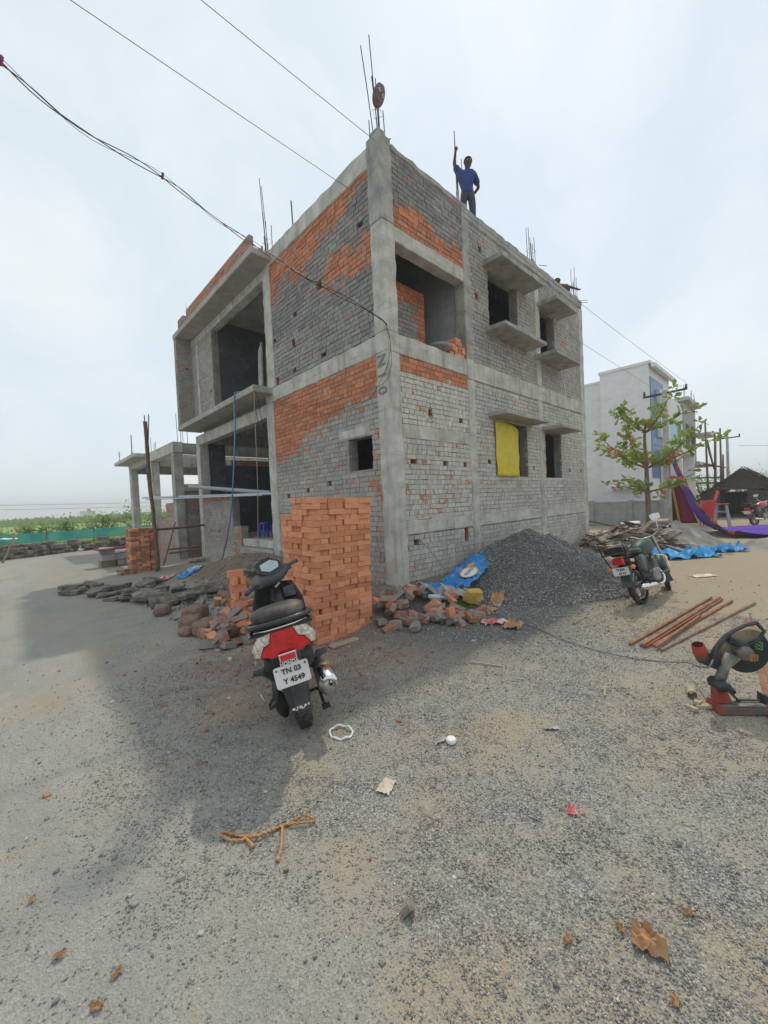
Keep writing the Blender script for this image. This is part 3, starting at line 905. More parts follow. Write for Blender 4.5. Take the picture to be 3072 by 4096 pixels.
def brick_meshes(mat, k=5, L=0.225, Wd=0.108, Ht=0.066, j=0.004, chip=0.0, smear=None):
    out = []
    for i in range(k):
        m = MB()
        hx, hy, hz = L / 2, Wd / 2, Ht / 2
        # octagonal-ish block: chamfered along its long edges
        e = 0.004
        rings = []
        for x in (-hx, -hx + e, hx - e, hx):
            s = e if abs(x) == hx else 0.0
            q = lambda: random.uniform(-j, j) * 0.6
            rings.append([(x, -hy + s + q(), -hz + e + s), (x, -hy + e + s, -hz + s + q()), (x, hy - e - s, -hz + s + q()), (x, hy - s + q(), -hz + e + s),
                          (x, hy - s + q(), hz - e - s), (x, hy - e - s, hz - s + q()), (x, -hy + e + s, hz - s + q()), (x, -hy + s + q(), hz - e - s)])
        if chip:
            for rg in rings[2:]:
                dx = random.uniform(0.05, chip) * random.choice((0, 1, 1))
                for n in range(len(rg)):
                    rg[n] = (rg[n][0] - dx * random.uniform(0.6, 1.4), rg[n][1], rg[n][2])
        m.loft(rings, 0, ((smear[i] if smear else 0.1), 0.22, random.random(), 1))
        o = m.obj('tmp', mat, attr=True)
        out.append(o.data)
        bpy.data.objects.remove(o)
    return out
NEWB = brick_meshes(M['brick_ridged'])
OLDB = brick_meshes(M['brick_dirty'], 8, 0.225, 0.108, 0.07, 0.008, 0.11, [0.25, 0.42, 0.5, 0.55, 0.66, 0.48, 0.58, 0.72])

def inst(name, mesh, parent, mat4):
    o = bpy.data.objects.new(name, mesh); COL.objects.link(o)
    if parent is not None: o.parent = parent
    o.matrix_local = mat4
    return o

def build_stack(root, columns, pitch, visible, limit=300):
    """columns: (x0, y0, x1, y1, courses, ylim(course)); bricks laid crosswise, course by course"""
    L, Wd = 0.229, 0.112
    shown, hidden = [], []
    for x0, y0, x1, y1, nc, ylim in columns:
        for c in range(nc):
            z = pitch * (c + 0.5)
            ye = min(y1, ylim(c))
            along = c % 2 == 0
            dx, dy = (L, Wd) if along else (Wd, L)
            nxb = max(1, round((x1 - x0) / dx)); nyb = max(1, round((ye - y0) / dy))
            ox = random.uniform(-0.012, 0.012); oy = random.uniform(-0.012, 0.012)
            for i in range(nxb):
                for k in range(nyb):
                    x = x0 + dx * (i + 0.5) + ox + random.gauss(0, 0.004); y = y0 + dy * (k + 0.5) + oy + random.gauss(0, 0.004)
                    if k == 0: y += random.choice((0, 0, 0, 0.02, -0.012))
                    if i == 0: x += random.choice((0, 0, 0, 0.02, -0.012))
                    top = c >= nc - 1 or (y > ylim(c + 1) - 0.05)
                    mt = TR((x, y, z), 0, 0, (0 if along else PI / 2) + random.gauss(0, 0.015))
                    (shown if visible(i, k, nxb, nyb, top) else hidden).append((mt, i, k))
    if len(shown) > limit:
        hidden += shown[limit:]; shown = shown[:limit]
    for mt, i, k in shown: inst('brick', random.choice(NEWB), root, mt)
    h = MB()
    for mt, i, k in hidden: h.mbox(mt, 0.1125, 0.054, 0.033, 0, (0.1, 0.5, random.random(), 1))
    ho = h.obj('bricks', M['brick_ridged'], root, attr=True); ho['kind'] = 'stuff'

st = thing('brick_stack', 'tall stack of new orange bricks behind the parked scooter', 'brick stack', M=Matrix.Translation((2.44, 3.84, 0.0)) @ Matrix.Rotation(Rd(1.8), 4, Vector((0.685, 0.728, 0))) @ Matrix.Rotation(Rd(2), 4, 'Z'))
build_stack(st, [(0.0, 0.0, 0.46, 0.69, 25, lambda c: 0.69 if c < 21 else (0.58 if c < 22 else 0.46)),
                 (0.485, 0.04, 0.945, 0.73, 25, lambda c: 0.73)], 0.068,
            lambda i, k, nx_, ny_, top: k == 0 or i == 0 or top, 300)
st2 = thing('brick_stack', 'small column of seven courses of orange bricks set on edge beside the rubble', 'brick stack', (2.42, 5.86, gh(2.42, 5.9) - 0.02), Rd(-12))
for c in range(6):
    for k in range(1 if c == 5 else 2):
        al = c % 2
        mt = TR((0.0 if al else (k - 0.5) * 0.115 + random.gauss(0, 0.008), ((k - 0.5) * 0.115 if al else 0.0) + random.gauss(0, 0.008), 0.055 + 0.109 * c), PI / 2, 0, (0 if al else PI / 2) + random.gauss(0, 0.03))
        mt = mt if c < 5 else TR((-0.03, 0, 0.055 + 0.109 * c), PI / 2, 0, 0.1)
        inst('brick', random.choice(NEWB), st2, mt)
st3 = thing('brick_stack', 'low stepped stack of orange bricks in front of the scooter apron', 'brick stack', (2.02, 4.62, 0.0), Rd(15))
for c in range(6):
    for k in range(3 - c // 2):
        inst('brick', random.choice(NEWB), st3, TR((0.12 * k + 0.05 * c, random.gauss(0, 0.01), 0.034 + 0.068 * c), 0, 0, (PI / 2 if c % 2 else PI / 2 + 0.06)))
st4 = thing('brick_stack', 'weathered stack of red bricks near the tall wooden pole', 'brick stack', (2.30, 12.55, 0.0), Rd(4))
for c in range(17):
    if c % 2:
        L_ = [(0.06 + 0.118 * i, 0.115 + 0.235 * k, PI / 2) for i in range(6) for k in range(2)]
    else:
        L_ = [(0.115 + 0.236 * i, 0.06 + 0.118 * k, 0.0) for i in range(3) for k in range(4)]
    for x, y, rz in L_: inst('brick', random.choice(OLDB[:2] + NEWB[:2]), st4, TR((x + random.gauss(0, .008), y + random.gauss(0, .008), 0.036 + 0.071 * c), 0, 0, rz + random.gauss(0, 0.03)))
for i in range(7):
    inst('brick', random.choice(OLDB[:3]), st4, TR((-0.25 + 0.11 * (i % 4), -0.1 + 0.1 * (i // 4), 0.036 + 0.07 * (i // 4)), 0, 0, random.uniform(0, 3)))

def brick_pile(label, cx, cy, rx, ry, hh, n, rot=0.0, fresh=0.4, lying=False):
    r = thing('brick_pile', label, 'brick pile', (cx, cy, 0))
    for i in range(n):
        a = random.uniform(0, 2 * PI); q = math.sqrt(random.random())
        u, v = rx * q * math.cos(a), ry * q * math.sin(a)
        x = u * math.cos(rot) - v * math.sin(rot); y = u * math.sin(rot) + v * math.cos(rot)
        z = gh(cx + x, cy + y) + hh * max(0, 1 - q ** 1.4) * random.uniform(0.55, 1.0) + 0.04
        tl = 0.25 + 0.5 * (1 - q)
        mt = TR((x, y, z), random.gauss(0, tl) + random.choice((0, 0, PI / 2)), random.gauss(0, tl), random.uniform(0, PI))
        me = random.choice(NEWB) if random.random() < fresh * 0.35 else random.choice(OLDB)
        inst('brick', me, r, mt)
    return r
brick_pile('heap of broken bricks at the foot of the corner column', 4.05, 3.80, 0.78, 0.40, 0.26, 52, -0.35, 0.3)
brick_pile('loose bricks strewn in front of the corner column heap', 3.95, 3.25, 0.75, 0.22, 0.06, 22, -0.5, 0.2)
brick_pile('heap of mixed new and mortared bricks left of the scooter', 2.02, 5.05, 0.55, 0.38, 0.26, 46, 0.9, 0.8)
brick_pile('thin scatter of half bricks on the soil by the entrance', 2.9, 6.5, 0.8, 0.9, 0.03, 30, 0.3, 0.6)

# crumbs of brick and stone
def crumbs(name, label, n, fn, mat, s0, s1, cat):
    P = np.array([fn() for _ in range(n)])
    o = chips(name, P, RS.uniform(s0, s1, n), mat, None, 0.6, True)
    return tag(o, label, cat, None, 'stuff')
def gpt(x, y, up=0.004): return (x, y, gh(x, y) + up)
crumbs('brick_crumbs', 'small orange brick crumbs around the stacks', 420, lambda: gpt(random.gauss(2.3, 0.75), random.gauss(4.2, 0.9)), M['chip_red'], 0.006, 0.02, 'brick crumbs')
crumbs('rubble', 'small grey and red rubble over the soil by the entrance', 1300, lambda: gpt(random.uniform(1.6, 4.3), random.gauss(7.2, 1.3)), M['chip'], 0.008, 0.035, 'rubble')
crumbs('pebbles', 'sparse larger pebbles over the whole yard', 700, lambda: gpt(random.uniform(-1, 9), random.uniform(-0.2, 6)), M['chip'], 0.006, 0.013, 'pebbles')
crumbs('rubble', 'scattered red brick bits lying out on the road', 70, lambda: gpt(random.uniform(-1, 6), random.uniform(0.2, 6)), M['chip_red'], 0.005, 0.014, 'rubble')

# ------------------------------------------------------------------ stone blocks and cement bags
def rough_block(hx, hy, hz, j=0.18, mat=None):
    m = MB()
    n = random.choice((5, 6, 7)); base = [(math.cos(2 * PI * k / n + random.uniform(-.25, .25)), math.sin(2 * PI * k / n + random.uniform(-.25, .25)), random.uniform(0.85, 1.2)) for k in range(n)]
    rings = []
    for z, s in ((-hz, 0.95), (hz * 0.75, 1.0), (hz, 0.86)):
        rings.append([(hx * c * e * s + random.uniform(-j, j) * hx * 0.12, hy * d * e * s + random.uniform(-j, j) * hy * 0.12, z + random.uniform(-j, j) * hz * 0.5) for c, d, e in base])
    m.loft(rings)
    return m
edge = thing('stone_wall', 'ruined low row of dark stone slabs edging the soil mound', 'stone wall', (1.3, 9.2, 0))
PATH = [(0.65, 11.2), (1.0, 10.1), (1.4, 9.0), (1.6, 8.0), (1.8, 7.25)]
for k in range(62):
    t = random.random() * 3.999; i = int(t); f = t - i
    x = PATH[i][0] * (1 - f) + PATH[i + 1][0] * f + abs(random.gauss(0, 0.55)); y = PATH[i][1] * (1 - f) + PATH[i + 1][1] * f + random.gauss(0, 0.1)
    near = 1 if k % 3 == 0 else 0
    if near: x -= 0.05
    s = random.uniform(0.09, 0.24)
    rough_block(s * 1.3, s, random.uniform(0.02, 0.05)).obj('stone', M['stone'], edge, (x - 1.3, y - 9.2, gh(x, y) + 0.03 + (0.0 if near else random.uniform(0, 0.15)))).rotation_euler = (random.gauss(0, .14), random.gauss(0, .14), random.uniform(0, 3))
def bag_mesh(L, Wd, Ht):
    m = MB()
    def fn(u, v):
        a = 2 * PI * u; b = PI * (v - 0.5)
        sp = lambda x, p: math.copysign(abs(x) ** p, x)
        x = L / 2 * sp(math.cos(b), 0.45) * sp(math.cos(a), 0.5); y = Wd / 2 * sp(math.cos(b), 0.45) * sp(math.sin(a), 0.5); z = Ht / 2 * sp(math.sin(b), 0.7)
        n_ = 0.022 * nz(x * 8, y * 8, z * 8 + L * 30) + 0.006 * nz(x * 30, y * 30, z * 30)
        return (x + n_, y + n_, z + n_)
    m.grid(fn, 34, 16)
    return m
for i, (x, y, L, Wd, Ht, rz, lb) in enumerate((
        (1.80, 5.42, 0.40, 0.27, 0.20, 0.7, 'brown hardened cement bag lying next to the mixed bricks'),
        (1.72, 5.84, 0.36, 0.26, 0.19, 1.0, 'brown hardened cement bag, second from the mixed bricks'),
        (1.62, 5.55, 0.28, 0.2, 0.11, 0.6, 'small flat hardened cement lump in front of the bags'),
        (1.92, 6.25, 0.42, 0.28, 0.20, 0.8, 'pale brown hardened cement bag behind the front pair'),
        (1.66, 7.02, 0.42, 0.22, 0.16, 1.2, 'reddish hardened cement bag nearest the stone slabs'))):
    tag(bag_mesh(L, Wd, Ht).obj('cement_bag', M['bag'], None, (x, y, gh(x, y) + Ht * 0.38), smooth=True), lb, 'cement bag', 'hardened cement bags').rotation_euler = (0, 0.08, rz)

# ------------------------------------------------------------------ sheets, sacks and litter
def m_sheet(name, col, col2=None, rough=0.45, trans=0.25):
    t = NT(name)
    n = t.noise(6, t.objc(), 4)
    c = t.mix(t.rng(n, 0.42, 0.62), col, col2 or tuple(min(1, k * 1.35 + 0.03) for k in col))
    t.set(c, rough)
    tr = t.n.new('ShaderNodeBsdfTranslucent'); t.l.new(c, tr.inputs['Color'])
    mx = t.n.new('ShaderNodeMixShader'); mx.inputs[0].default_value = trans
    out = t.n['Material Output']
    t.l.new(t.b.outputs[0], mx.inputs[1]); t.l.new(tr.outputs[0], mx.inputs[2]); t.l.new(mx.outputs[0], out.inputs['Surface'])
    return t.mat
M['blue_sheet'] = m_sheet('blue_plastic', (0.03, 0.25, 0.66), (0.08, 0.42, 0.85))
M['pale_blue'] = m_sheet('pale_blue_plastic', (0.30, 0.50, 0.68), (0.60, 0.72, 0.80))
M['white_sheet'] = m_sheet('dirty_white_plastic', (0.42, 0.37, 0.33), (0.68, 0.62, 0.57))
M['yellow_sheet'] = m_sheet('yellow_plastic', (0.74, 0.60, 0.03), (0.80, 0.67, 0.08), 0.6, 0.2)
M['yellow_bag'] = m_sheet('yellow_carton', (0.62, 0.38, 0.07), (0.70, 0.47, 0.12), 0.7, 0.05)
M['card'] = m_sheet('brown_paper', (0.42, 0.23, 0.11), (0.55, 0.33, 0.17), 0.8, 0.1)
M['pale_paper'] = m_sheet('pale_paper', (0.62, 0.52, 0.40), (0.78, 0.70, 0.58), 0.8, 0.1)
M['pink_paper'] = m_sheet('pink_wrapper', (0.55, 0.08, 0.10), (0.80, 0.62, 0.58), 0.5, 0.1)
M['white'] = simple('white_paint', (0.78, 0.77, 0.74), 0.6, 0, 0.06, 5)

def crumple(name, label, cat, cx, cy, a, b, rz, mat, amp=0.05, seed=0, zf=None, nu=26, nv=20, group=None, flat=1.0, lift=0.012):
    m = MB()
    ca, sa = math.cos(rz), math.sin(rz)
    def fn(u, v):
        s, t = (u - 0.5) * a, (v - 0.5) * b
        edge = 1 + 0.22 * nz(u * 2.3, v * 2.3, seed + 9)
        s *= edge; t *= 1 + 0.22 * nz(u * 2.1, v * 2.6, seed + 17)
        x = cx + s * ca - t * sa; y = cy + s * sa + t * ca
        base = zf(x, y) if zf else gh(x, y)
        w = abs(nz(u * 3.1, v * 2.7, seed, 3)) * amp + abs(nz(u * 8, v * 8, seed + 4, 2)) * amp * 0.35
        return (x - cx, y - cy, base + lift + w * flat)
    m.grid(fn, nu, nv)
    o = m.obj(name, mat, None, (cx, cy, 0), smooth=False, recalc=False, solid=0.002)
    return tag(o, label, cat, group)
hz_ = lambda x, y: gh(x, y) + heap(x, y)
sz_ = lambda x, y: max(gh(x, y) + (0.9 * heap(x, y) if x > 6.3 else 0.62 * heap(x, y)), 0.20 + 0.27 * (x - 5.35) + 0.12 * (y - 3.85))
sk = crumple('printed_sack', 'blue printed cement sack spread on the side of the gravel heap', 'sack', 5.80, 4.02, 1.10, 0.50, 0.12, M['blue_sheet'], 0.06, 3, sz_)
crumple('plastic_sheet', 'narrow tail of blue plastic reaching up the gravel heap', 'plastic sheet', 6.45, 4.12, 0.7, 0.22, 0.12, M['blue_sheet'], 0.05, 8, sz_)
crumple('plastic_sheet', 'crumpled blue plastic sheet on the soil by the wall foot', 'plastic sheet', 4.98, 4.02, 0.62, 0.30, -0.1, M['blue_sheet'], 0.09, 12)
crumple('plastic_bag', 'crushed pale blue plastic bag on top of the broken bricks', 'plastic bag', 4.42, 3.92, 0.34, 0.22, 0.3, M['pale_blue'], 0.08, 21, lambda x, y: gh(x, y) + 0.14)
crumple('plastic_sheet', 'dirty white plastic sheet beside the blue one', 'plastic sheet', 5.02, 3.66, 0.62, 0.3, -0.9, M['white_sheet'], 0.09, 33, lambda x, y: gh(x, y) + 0.06)
yb = MB(); yb.mbox(TR((0, 0, 0.11), 0.3, 0.15, -0.4), 0.13, 0.06, 0.11, j=0.025)
tag(yb.obj('carton', M['yellow_bag'], None, (4.95, 3.40, 0.03), bevel=0.02), 'yellow carton standing in the weeds by the white sheet', 'carton')
for i, (x, y, a, b, rz, mt, lb) in enumerate((
        (5.35, 3.25, 0.34, 0.2, 0.4, 'card', 'brown paper scrap on the lower gravel heap above the carton'),
        (4.80, 3.10, 0.36, 0.24, 0.2, 'card', 'torn brown cardboard next to the yellow carton'),
        (5.10, 3.12, 0.14, 0.12, 0.2, 'white_sheet', 'small white wrapper between carton and gravel heap'),
        (4.40, 2.72, 0.34, 0.20, -0.6, 'pink_paper', 'pink and white wrappers in front of the gravel heap'),
        (4.42, 2.48, 0.26, 0.20, 0.2, 'card', 'brown paper beside the pink wrappers'),
        (2.95, 9.75, 0.55, 0.4, 0.7, 'pale_blue', 'pale blue torn sack on the soil by the far column'),
        (2.82, 9.55, 0.36, 0.3, 0.2, 'blue_sheet', 'blue torn sack in front of the pale one by the far column'),
        (2.45, 10.0, 0.35, 0.3, 0.9, 'pink_paper', 'orange pink net bag beside the torn sacks'),
        (2.25, 7.75, 0.22, 0.16, 0.5, 'blue_sheet', 'small blue rag among the stone slabs'),
        (2.45, 7.60, 0.3, 0.2, 0.1, 'white_sheet', 'off-white rag on the soil beside the blue rag'),
        (3.75, 8.05, 0.2, 0.16, 0.1, 'yellow_sheet', 'yellow scrap of plastic on the soil near the steps'),
        (3.72, 7.7, 0.22, 0.12, 0.1, 'white_sheet', 'white paper scrap beside the yellow plastic'))):
    crumple('litter', lb, 'litter', x, y, a, b, rz, M[mt], 0.06, 50 + 3 * i, hz_ if x > 5 else None, 12, 10)
# print on the sack
def text_mesh(txt, size, mat, parent, mat4, name='lettering', ext=0.0008, align='CENTER', bold=0.0):
    cu = bpy.data.curves.new('t', 'FONT'); cu.body = txt; cu.size = size; cu.extrude = ext; cu.align_x = align; cu.align_y = 'CENTER'; cu.offset = bold
    o = bpy.data.objects.new('t', cu); COL.objects.link(o)
    dg = bpy.context.evaluated_depsgraph_get()
    me = bpy.data.meshes.new_from_object(o.evaluated_get(dg))
    bpy.data.objects.remove(o); bpy.data.curves.remove(cu)
    me.materials.clear(); me.materials.append(mat)
    r = bpy.data.objects.new(name, me); COL.objects.link(r)
    if parent is not None: r.parent = parent
    r.matrix_local = mat4
    return r
ti = simple('sack_ink', (0.02, 0.10, 0.42), 0.6)
M['orange_print'] = simple('orange_print', (0.75, 0.36, 0.04), 0.6)
def onsack(name, poly, mat, up):
    m = MB()
    P = []
    for u, v in poly:
        x = 5.80 + u * math.cos(.12) - v * math.sin(.12); y = 4.02 + u * math.sin(.12) + v * math.cos(.12)
        P.append((x - 5.80, y - 4.02, sz_(x, y) + 0.06 + up))
    m.add(P, [tuple(range(len(P)))])
    return m.obj(name, mat, sk, recalc=False, solid=0.002)
ell = lambda cx, cy, a, b: [(cx + a * math.cos(2 * PI * k / 16), cy + b * math.sin(2 * PI * k / 16)) for k in range(16)]
onsack('print_disc', ell(-0.16, -0.05, 0.21, 0.15), M['orange_print'], 0.0)
onsack('print_disc', ell(-0.18, -0.06, 0.18, 0.125), M['white'], 0.006)
onsack('print_mark', ell(0.08, 0.04, 0.10, 0.05), M['orange_print'], 0.0)
text_mesh('POWER', 0.085, ti, sk, TR((-0.17, -0.09, sz_(5.63, 3.93) + 0.085), 0.3, -0.33, 0.12))
# board on the ground in front of the tall stack
bd = MB(); bd.mbox(TR((0, 0, 0.012), 0, 0.02, 0), 0.20, 0.055, 0.009, j=0.004)
tag(bd.obj('plank', M['pale_wood'], None, (2.72, 3.66, gh(2.72, 3.66)), bevel=0.003), 'short flat board lying in front of the tall brick stack', 'plank').rotation_euler = (0, 0, Rd(0))

# ------------------------------------------------------------------ things about the entrance bay
M['pvc'] = simple('grey_pvc', (0.30, 0.33, 0.37), 0.45, 0, 0.08, 6)
M['pvc_pale'] = simple('pale_grey_pvc', (0.46, 0.50, 0.56), 0.4, 0, 0.08, 6)
M['hose'] = simple('blue_hose', (0.10, 0.22, 0.42), 0.45, 0, 0.2, 3)
M['rope'] = simple('jute_rope', (0.46, 0.36, 0.24), 0.9, 0, 0.3, 40, 0.5, 200)
M['blue_plastic'] = simple('blue_moulded_plastic', (0.035, 0.05, 0.42), 0.35, 0, 0.1, 4)
def pipe(name, label, cat, pts, r, mat, n=12, hollow=False):
    m = MB(); o0 = Vector(pts[0])
    m.tube([Vector(p) - o0 for p in pts], r, n, caps=not hollow)
    if hollow: m.tube([Vector(p) - o0 for p in pts], r * 0.86, n, caps=False)
    o = m.obj(name, mat, None, o0, smooth=True, bevel=0.0)
    return tag(o, label, cat)
pipe('pvc_pipe', 'thick grey plastic pipe poking out of the open ground-floor bay', 'pipe', [(4.12, 13.3, 2.40), (4.62, 8.9, 1.97)], 0.055, M['pvc'], 14, True)
pipe('pvc_pipe', 'thin grey plastic pipe, upper of the two resting on the low wall', 'pipe', [(3.80, 17.9, 2.24), (4.6, 8.75, 1.945)], 0.033, M['pvc_pale'], 10, True)
pipe('pvc_pipe', 'thin grey plastic pipe, lower of the two resting on the low wall', 'pipe', [(3.72, 17.1, 2.14), (4.54, 9.2, 1.935)], 0.022, M['pvc_pale'], 10, True)
def bez(P, n=24):
    out = []
    for i in range(len(P) - 1):
        p0 = Vector(P[max(i - 1, 0)]); p1 = Vector(P[i]); p2 = Vector(P[i + 1]); p3 = Vector(P[min(i + 2, len(P) - 1)])
        for k in range(n):
            t = k / n
            out.append(0.5 * ((2 * p1) + (p2 - p0) * t + (2 * p0 - 5 * p1 + 4 * p2 - p3) * t * t + (3 * p1 - p0 - 3 * p2 + p3) * t ** 3))
    out.append(Vector(P[-1])); return out
pipe('hose', 'blue flexible hose hanging from the balcony slab down to the soil', 'hose', bez([(4.5, 9.0, 4.38), (4.08, 9.2, 4.40), (3.98, 9.25, 4.25), (3.97, 9.3, 3.4), (3.92, 9.55, 1.9), (3.9, 9.95, 0.9), (4.05, 10.9, 0.12)], 10), 0.017, M['hose'], 8)
pipe('rope', 'thin jute rope hanging in front of the doorway to the step', 'rope', bez([(4.02, 8.3, 4.22), (4.08, 8.45, 3.0), (4.2, 8.75, 1.9), (4.36, 9.2, 0.85), (4.38, 9.24, 0.66)], 10), 0.008, M['rope'], 6)
for i, (y, z1, lb) in enumerate(((8.42, 2.7, 'loose black cable dangling beside the second column, longer one'), (8.6, 3.2, 'loose black cable dangling beside the second column, shorter one'))):
    pipe('cable', lb, 'cable', bez([(4.0, 8.28, 4.3), (4.12, y - .1, 4.0), (4.3, y + .1, 3.5), (4.36, y, z1)], 8), 0.006, M['wire'], 5)
# drips of set cement under the beams
dr = MB()
for k in range(26):
    y = random.uniform(8.8, 13.0); zt = FL - 0.31 if k % 2 else RF - 0.23
    if zt > 5: y = random.uniform(10.2, 11.8)
    dr.tube([(CX + 0.15 + random.uniform(0, .05), y, zt + 0.03), (CX + 0.15, y + random.gauss(0, .02), zt - random.uniform(0.1, 0.4))], 0.0045, 4)
o = bpart(dr, 'drips', M['rebar'], 0); o['kind'] = 'stuff'
# stool
sl = thing('plastic_stool', 'blue plastic stool just inside the ground-floor doorway', 'stool', (4.95, 9.95, 0.80))
m = MB(); m.lathe([(0.0, 0.43), (0.12, 0.43), (0.15, 0.42), (0.155, 0.39), (0.15, 0.385)], 12); m.obj('seat', M['blue_plastic'], sl, smooth=True)
for a in range(4):
    t = PI / 4 + a * PI / 2
    m = MB(); m.tube([(0.12 * math.cos(t), 0.12 * math.sin(t), 0.41), (0.19 * math.cos(t), 0.19 * math.sin(t), 0.0)], [0.03, 0.022], 6); m.obj('leg', M['blue_plastic'], sl)
m = MB(); m.tube([(0.155 * math.cos(PI / 4 + a * PI / 2), 0.155 * math.sin(PI / 4 + a * PI / 2), 0.2) for a in range(4)], 0.012, 5, close=True); m.obj('stretcher', M['blue_plastic'], sl)
# planks leaning in the first-floor opening
for i, (dy, x, lb) in enumerate(((0.0, 4.62, 'wide grey plank leaning in the first-floor opening, front one'), (-0.18, 4.72, 'wide grey plank leaning in the first-floor opening, rear one'))):
    m = MB(); m.bar((x, 9.15 + dy, 4.36), (x + 0.45, 9.95 + dy, 5.95), 0.32, 0.045, up=(1, 0, 0.3))
    tag(m.obj('plank', M['concrete_old'], None, bevel=0.004), lb, 'plank')
# wooden props
def stick(name, label, pts, r, mat='wood', cat='pole', n=7):
    m = MB()
    P = bez(pts, 6); o0 = P[0].copy()
    rr = [r * (1 + 0.15 * nz(i * 0.9, r * 99)) for i in range(len(P))]
    m.tube([p - o0 + Vector((random.gauss(0, r * .15), random.gauss(0, r * .15), 0)) for p in P], rr, n)
    return tag(m.obj(name, M[mat], None, o0, smooth=True), label, cat)
stick('wooden_pole', 'tall crooked wooden pole standing by the weathered brick stack', [(2.86, 12.25, 0.0), (2.84, 12.3, 1.1), (2.80, 12.33, 2.4), (2.76, 12.28, 4.12)], 0.052)
stick('wooden_pole', 'horizontal wooden pole tied between the tall pole and the far column', [(2.80, 12.36, 1.15), (3.6, 12.7, 1.14), (4.44, 13.2, 1.16)], 0.035)
stick('wooden_pole', 'thin wooden pole leaning against the neighbouring brick wall', [(3.25, 13.3, 0.0), (3.9, 14.2, 1.28)], 0.022)
# small things inside the corner opening of the first floor
pan = thing('mortar_pan', 'wide shallow metal mortar pan on the ledge of the corner opening', 'pan', (5.92, 4.62, 4.352))
m = MB(); m.lathe([(0.0, 0.0), (0.12, 0.0), (0.21, 0.06), (0.25, 0.10), (0.262, 0.10), (0.22, 0.055), (0.12, -0.0)], 20); m.obj('bowl', simple('worn_steel', (0.33, 0.31, 0.28), 0.5, 0.6, 0.3, 12), pan, smooth=True)
sb = thing('brick_stack', 'little heap of orange bricks on the ledge beside the mortar pan', 'brick stack', (6.36, 4.60, 4.352))
for i in range(16):
    inst('brick', random.choice(NEWB), sb, TR((-0.12 + 0.112 * (i % 4) + random.gauss(0, .01), 0.05 * random.random(), 0.034 + 0.068 * (i // 4)), 0, 0, PI / 2 + random.gauss(0, 0.12)) if i < 12 else TR((0.0 + 0.11 * (i % 2), 0.02, 0.034 + 0.068 * (3 + (i - 12) // 2)), 0, 0, PI / 2 + random.gauss(0, .2)))
# yellow sheet over the ground-floor window
m = MB()
m.grid(lambda u, v: (7.58 + 1.08 * u + 0.01 * nz(v * 3, u * 2), 4.475 + 0.20 * max(0, u - 0.72) + 0.02 * nz(u * 4, v * 4, 2), 2.06 + (1.20 - 0.10 * u ** 2) * v), 16, 16)
ys_ = m.obj('yellow_sheet', M['yellow_sheet'], None, recalc=False, solid=0.003, smooth=True)
tag(ys_, 'yellow plastic sheet hung over the wide ground-floor window', 'plastic sheet')
# ------------------------------------------------------------------ scooter
DUST = (0.30, 0.27, 0.23)
M['black_gloss'] = simple('black_panel', (0.008, 0.008, 0.009), 0.3, 0, 0.25, 7, 0, 60, DUST, 0.07, 0.3)
M['black_matt'] = simple('matt_black_plastic', (0.013, 0.0135, 0.015), 0.6, 0, 0.25, 8, 0.15, 180, DUST, 0.08)
M['grey_matt'] = simple('dusty_grey_plastic', (0.05, 0.054, 0.060), 0.55, 0, 0.25, 8, 0.12, 180, DUST, 0.16)
M['vinyl'] = simple('seat_vinyl', (0.02, 0.0195, 0.019), 0.5, 0, 0.3, 6, 0.2, 220, (0.24, 0.20, 0.165), 0.38)
M['rubber'] = simple('tyre_rubber', (0.026, 0.026, 0.026), 0.85, 0, 0.2, 14, 0.3, 90, (0.20, 0.18, 0.15), 0.45)
M['steel'] = simple('dull_steel', (0.42, 0.41, 0.39), 0.42, 0.85, 0.3, 14, 0, 60, (0.20, 0.15, 0.11), 0.35)
M['chrome'] = simple('chrome', (0.70, 0.70, 0.70), 0.15, 1.0, 0.1, 8)
M['alloy'] = simple('cast_alloy', (0.30, 0.30, 0.30), 0.5, 0.7, 0.3, 14, 0, 60, (0.08, 0.07, 0.06), 0.5)
M['red_lens'] = simple('red_lens', (0.62, 0.012, 0.018), 0.12, 0, 0.25, 16, coat=0.6)
M['orange_lens'] = simple('amber_lens', (0.75, 0.22, 0.02), 0.2, 0, 0.15, 10, coat=0.4)
def m_lens():
    t = NT('clear_lens')
    v = t.voro(38, t.objc(), out='Distance')
    c = t.ramp(v, [(0.0, (0.82, 0.80, 0.77)), (0.45, (0.70, 0.68, 0.64)), (0.6, (0.45, 0.30, 0.20)), (0.75, (0.78, 0.77, 0.75))])
    t.set(c, 0.12, 0.2, Coat_Weight=0.7); t.bump(v, 0.5, 0.004); return t.mat
M['clear_lens'] = m_lens()
M['plate'] = simple('number_plate_white', (0.74, 0.74, 0.73), 0.45, 0, 0.05, 9, 0, 60, (0.40, 0.33, 0.26), 0.25)
M['ink'] = simple('black_lettering', (0.015, 0.015, 0.015), 0.6)
M['display'] = simple('instrument_glass', (0.42, 0.47, 0.50), 0.12, 0, 0.2, 9, coat=0.8)

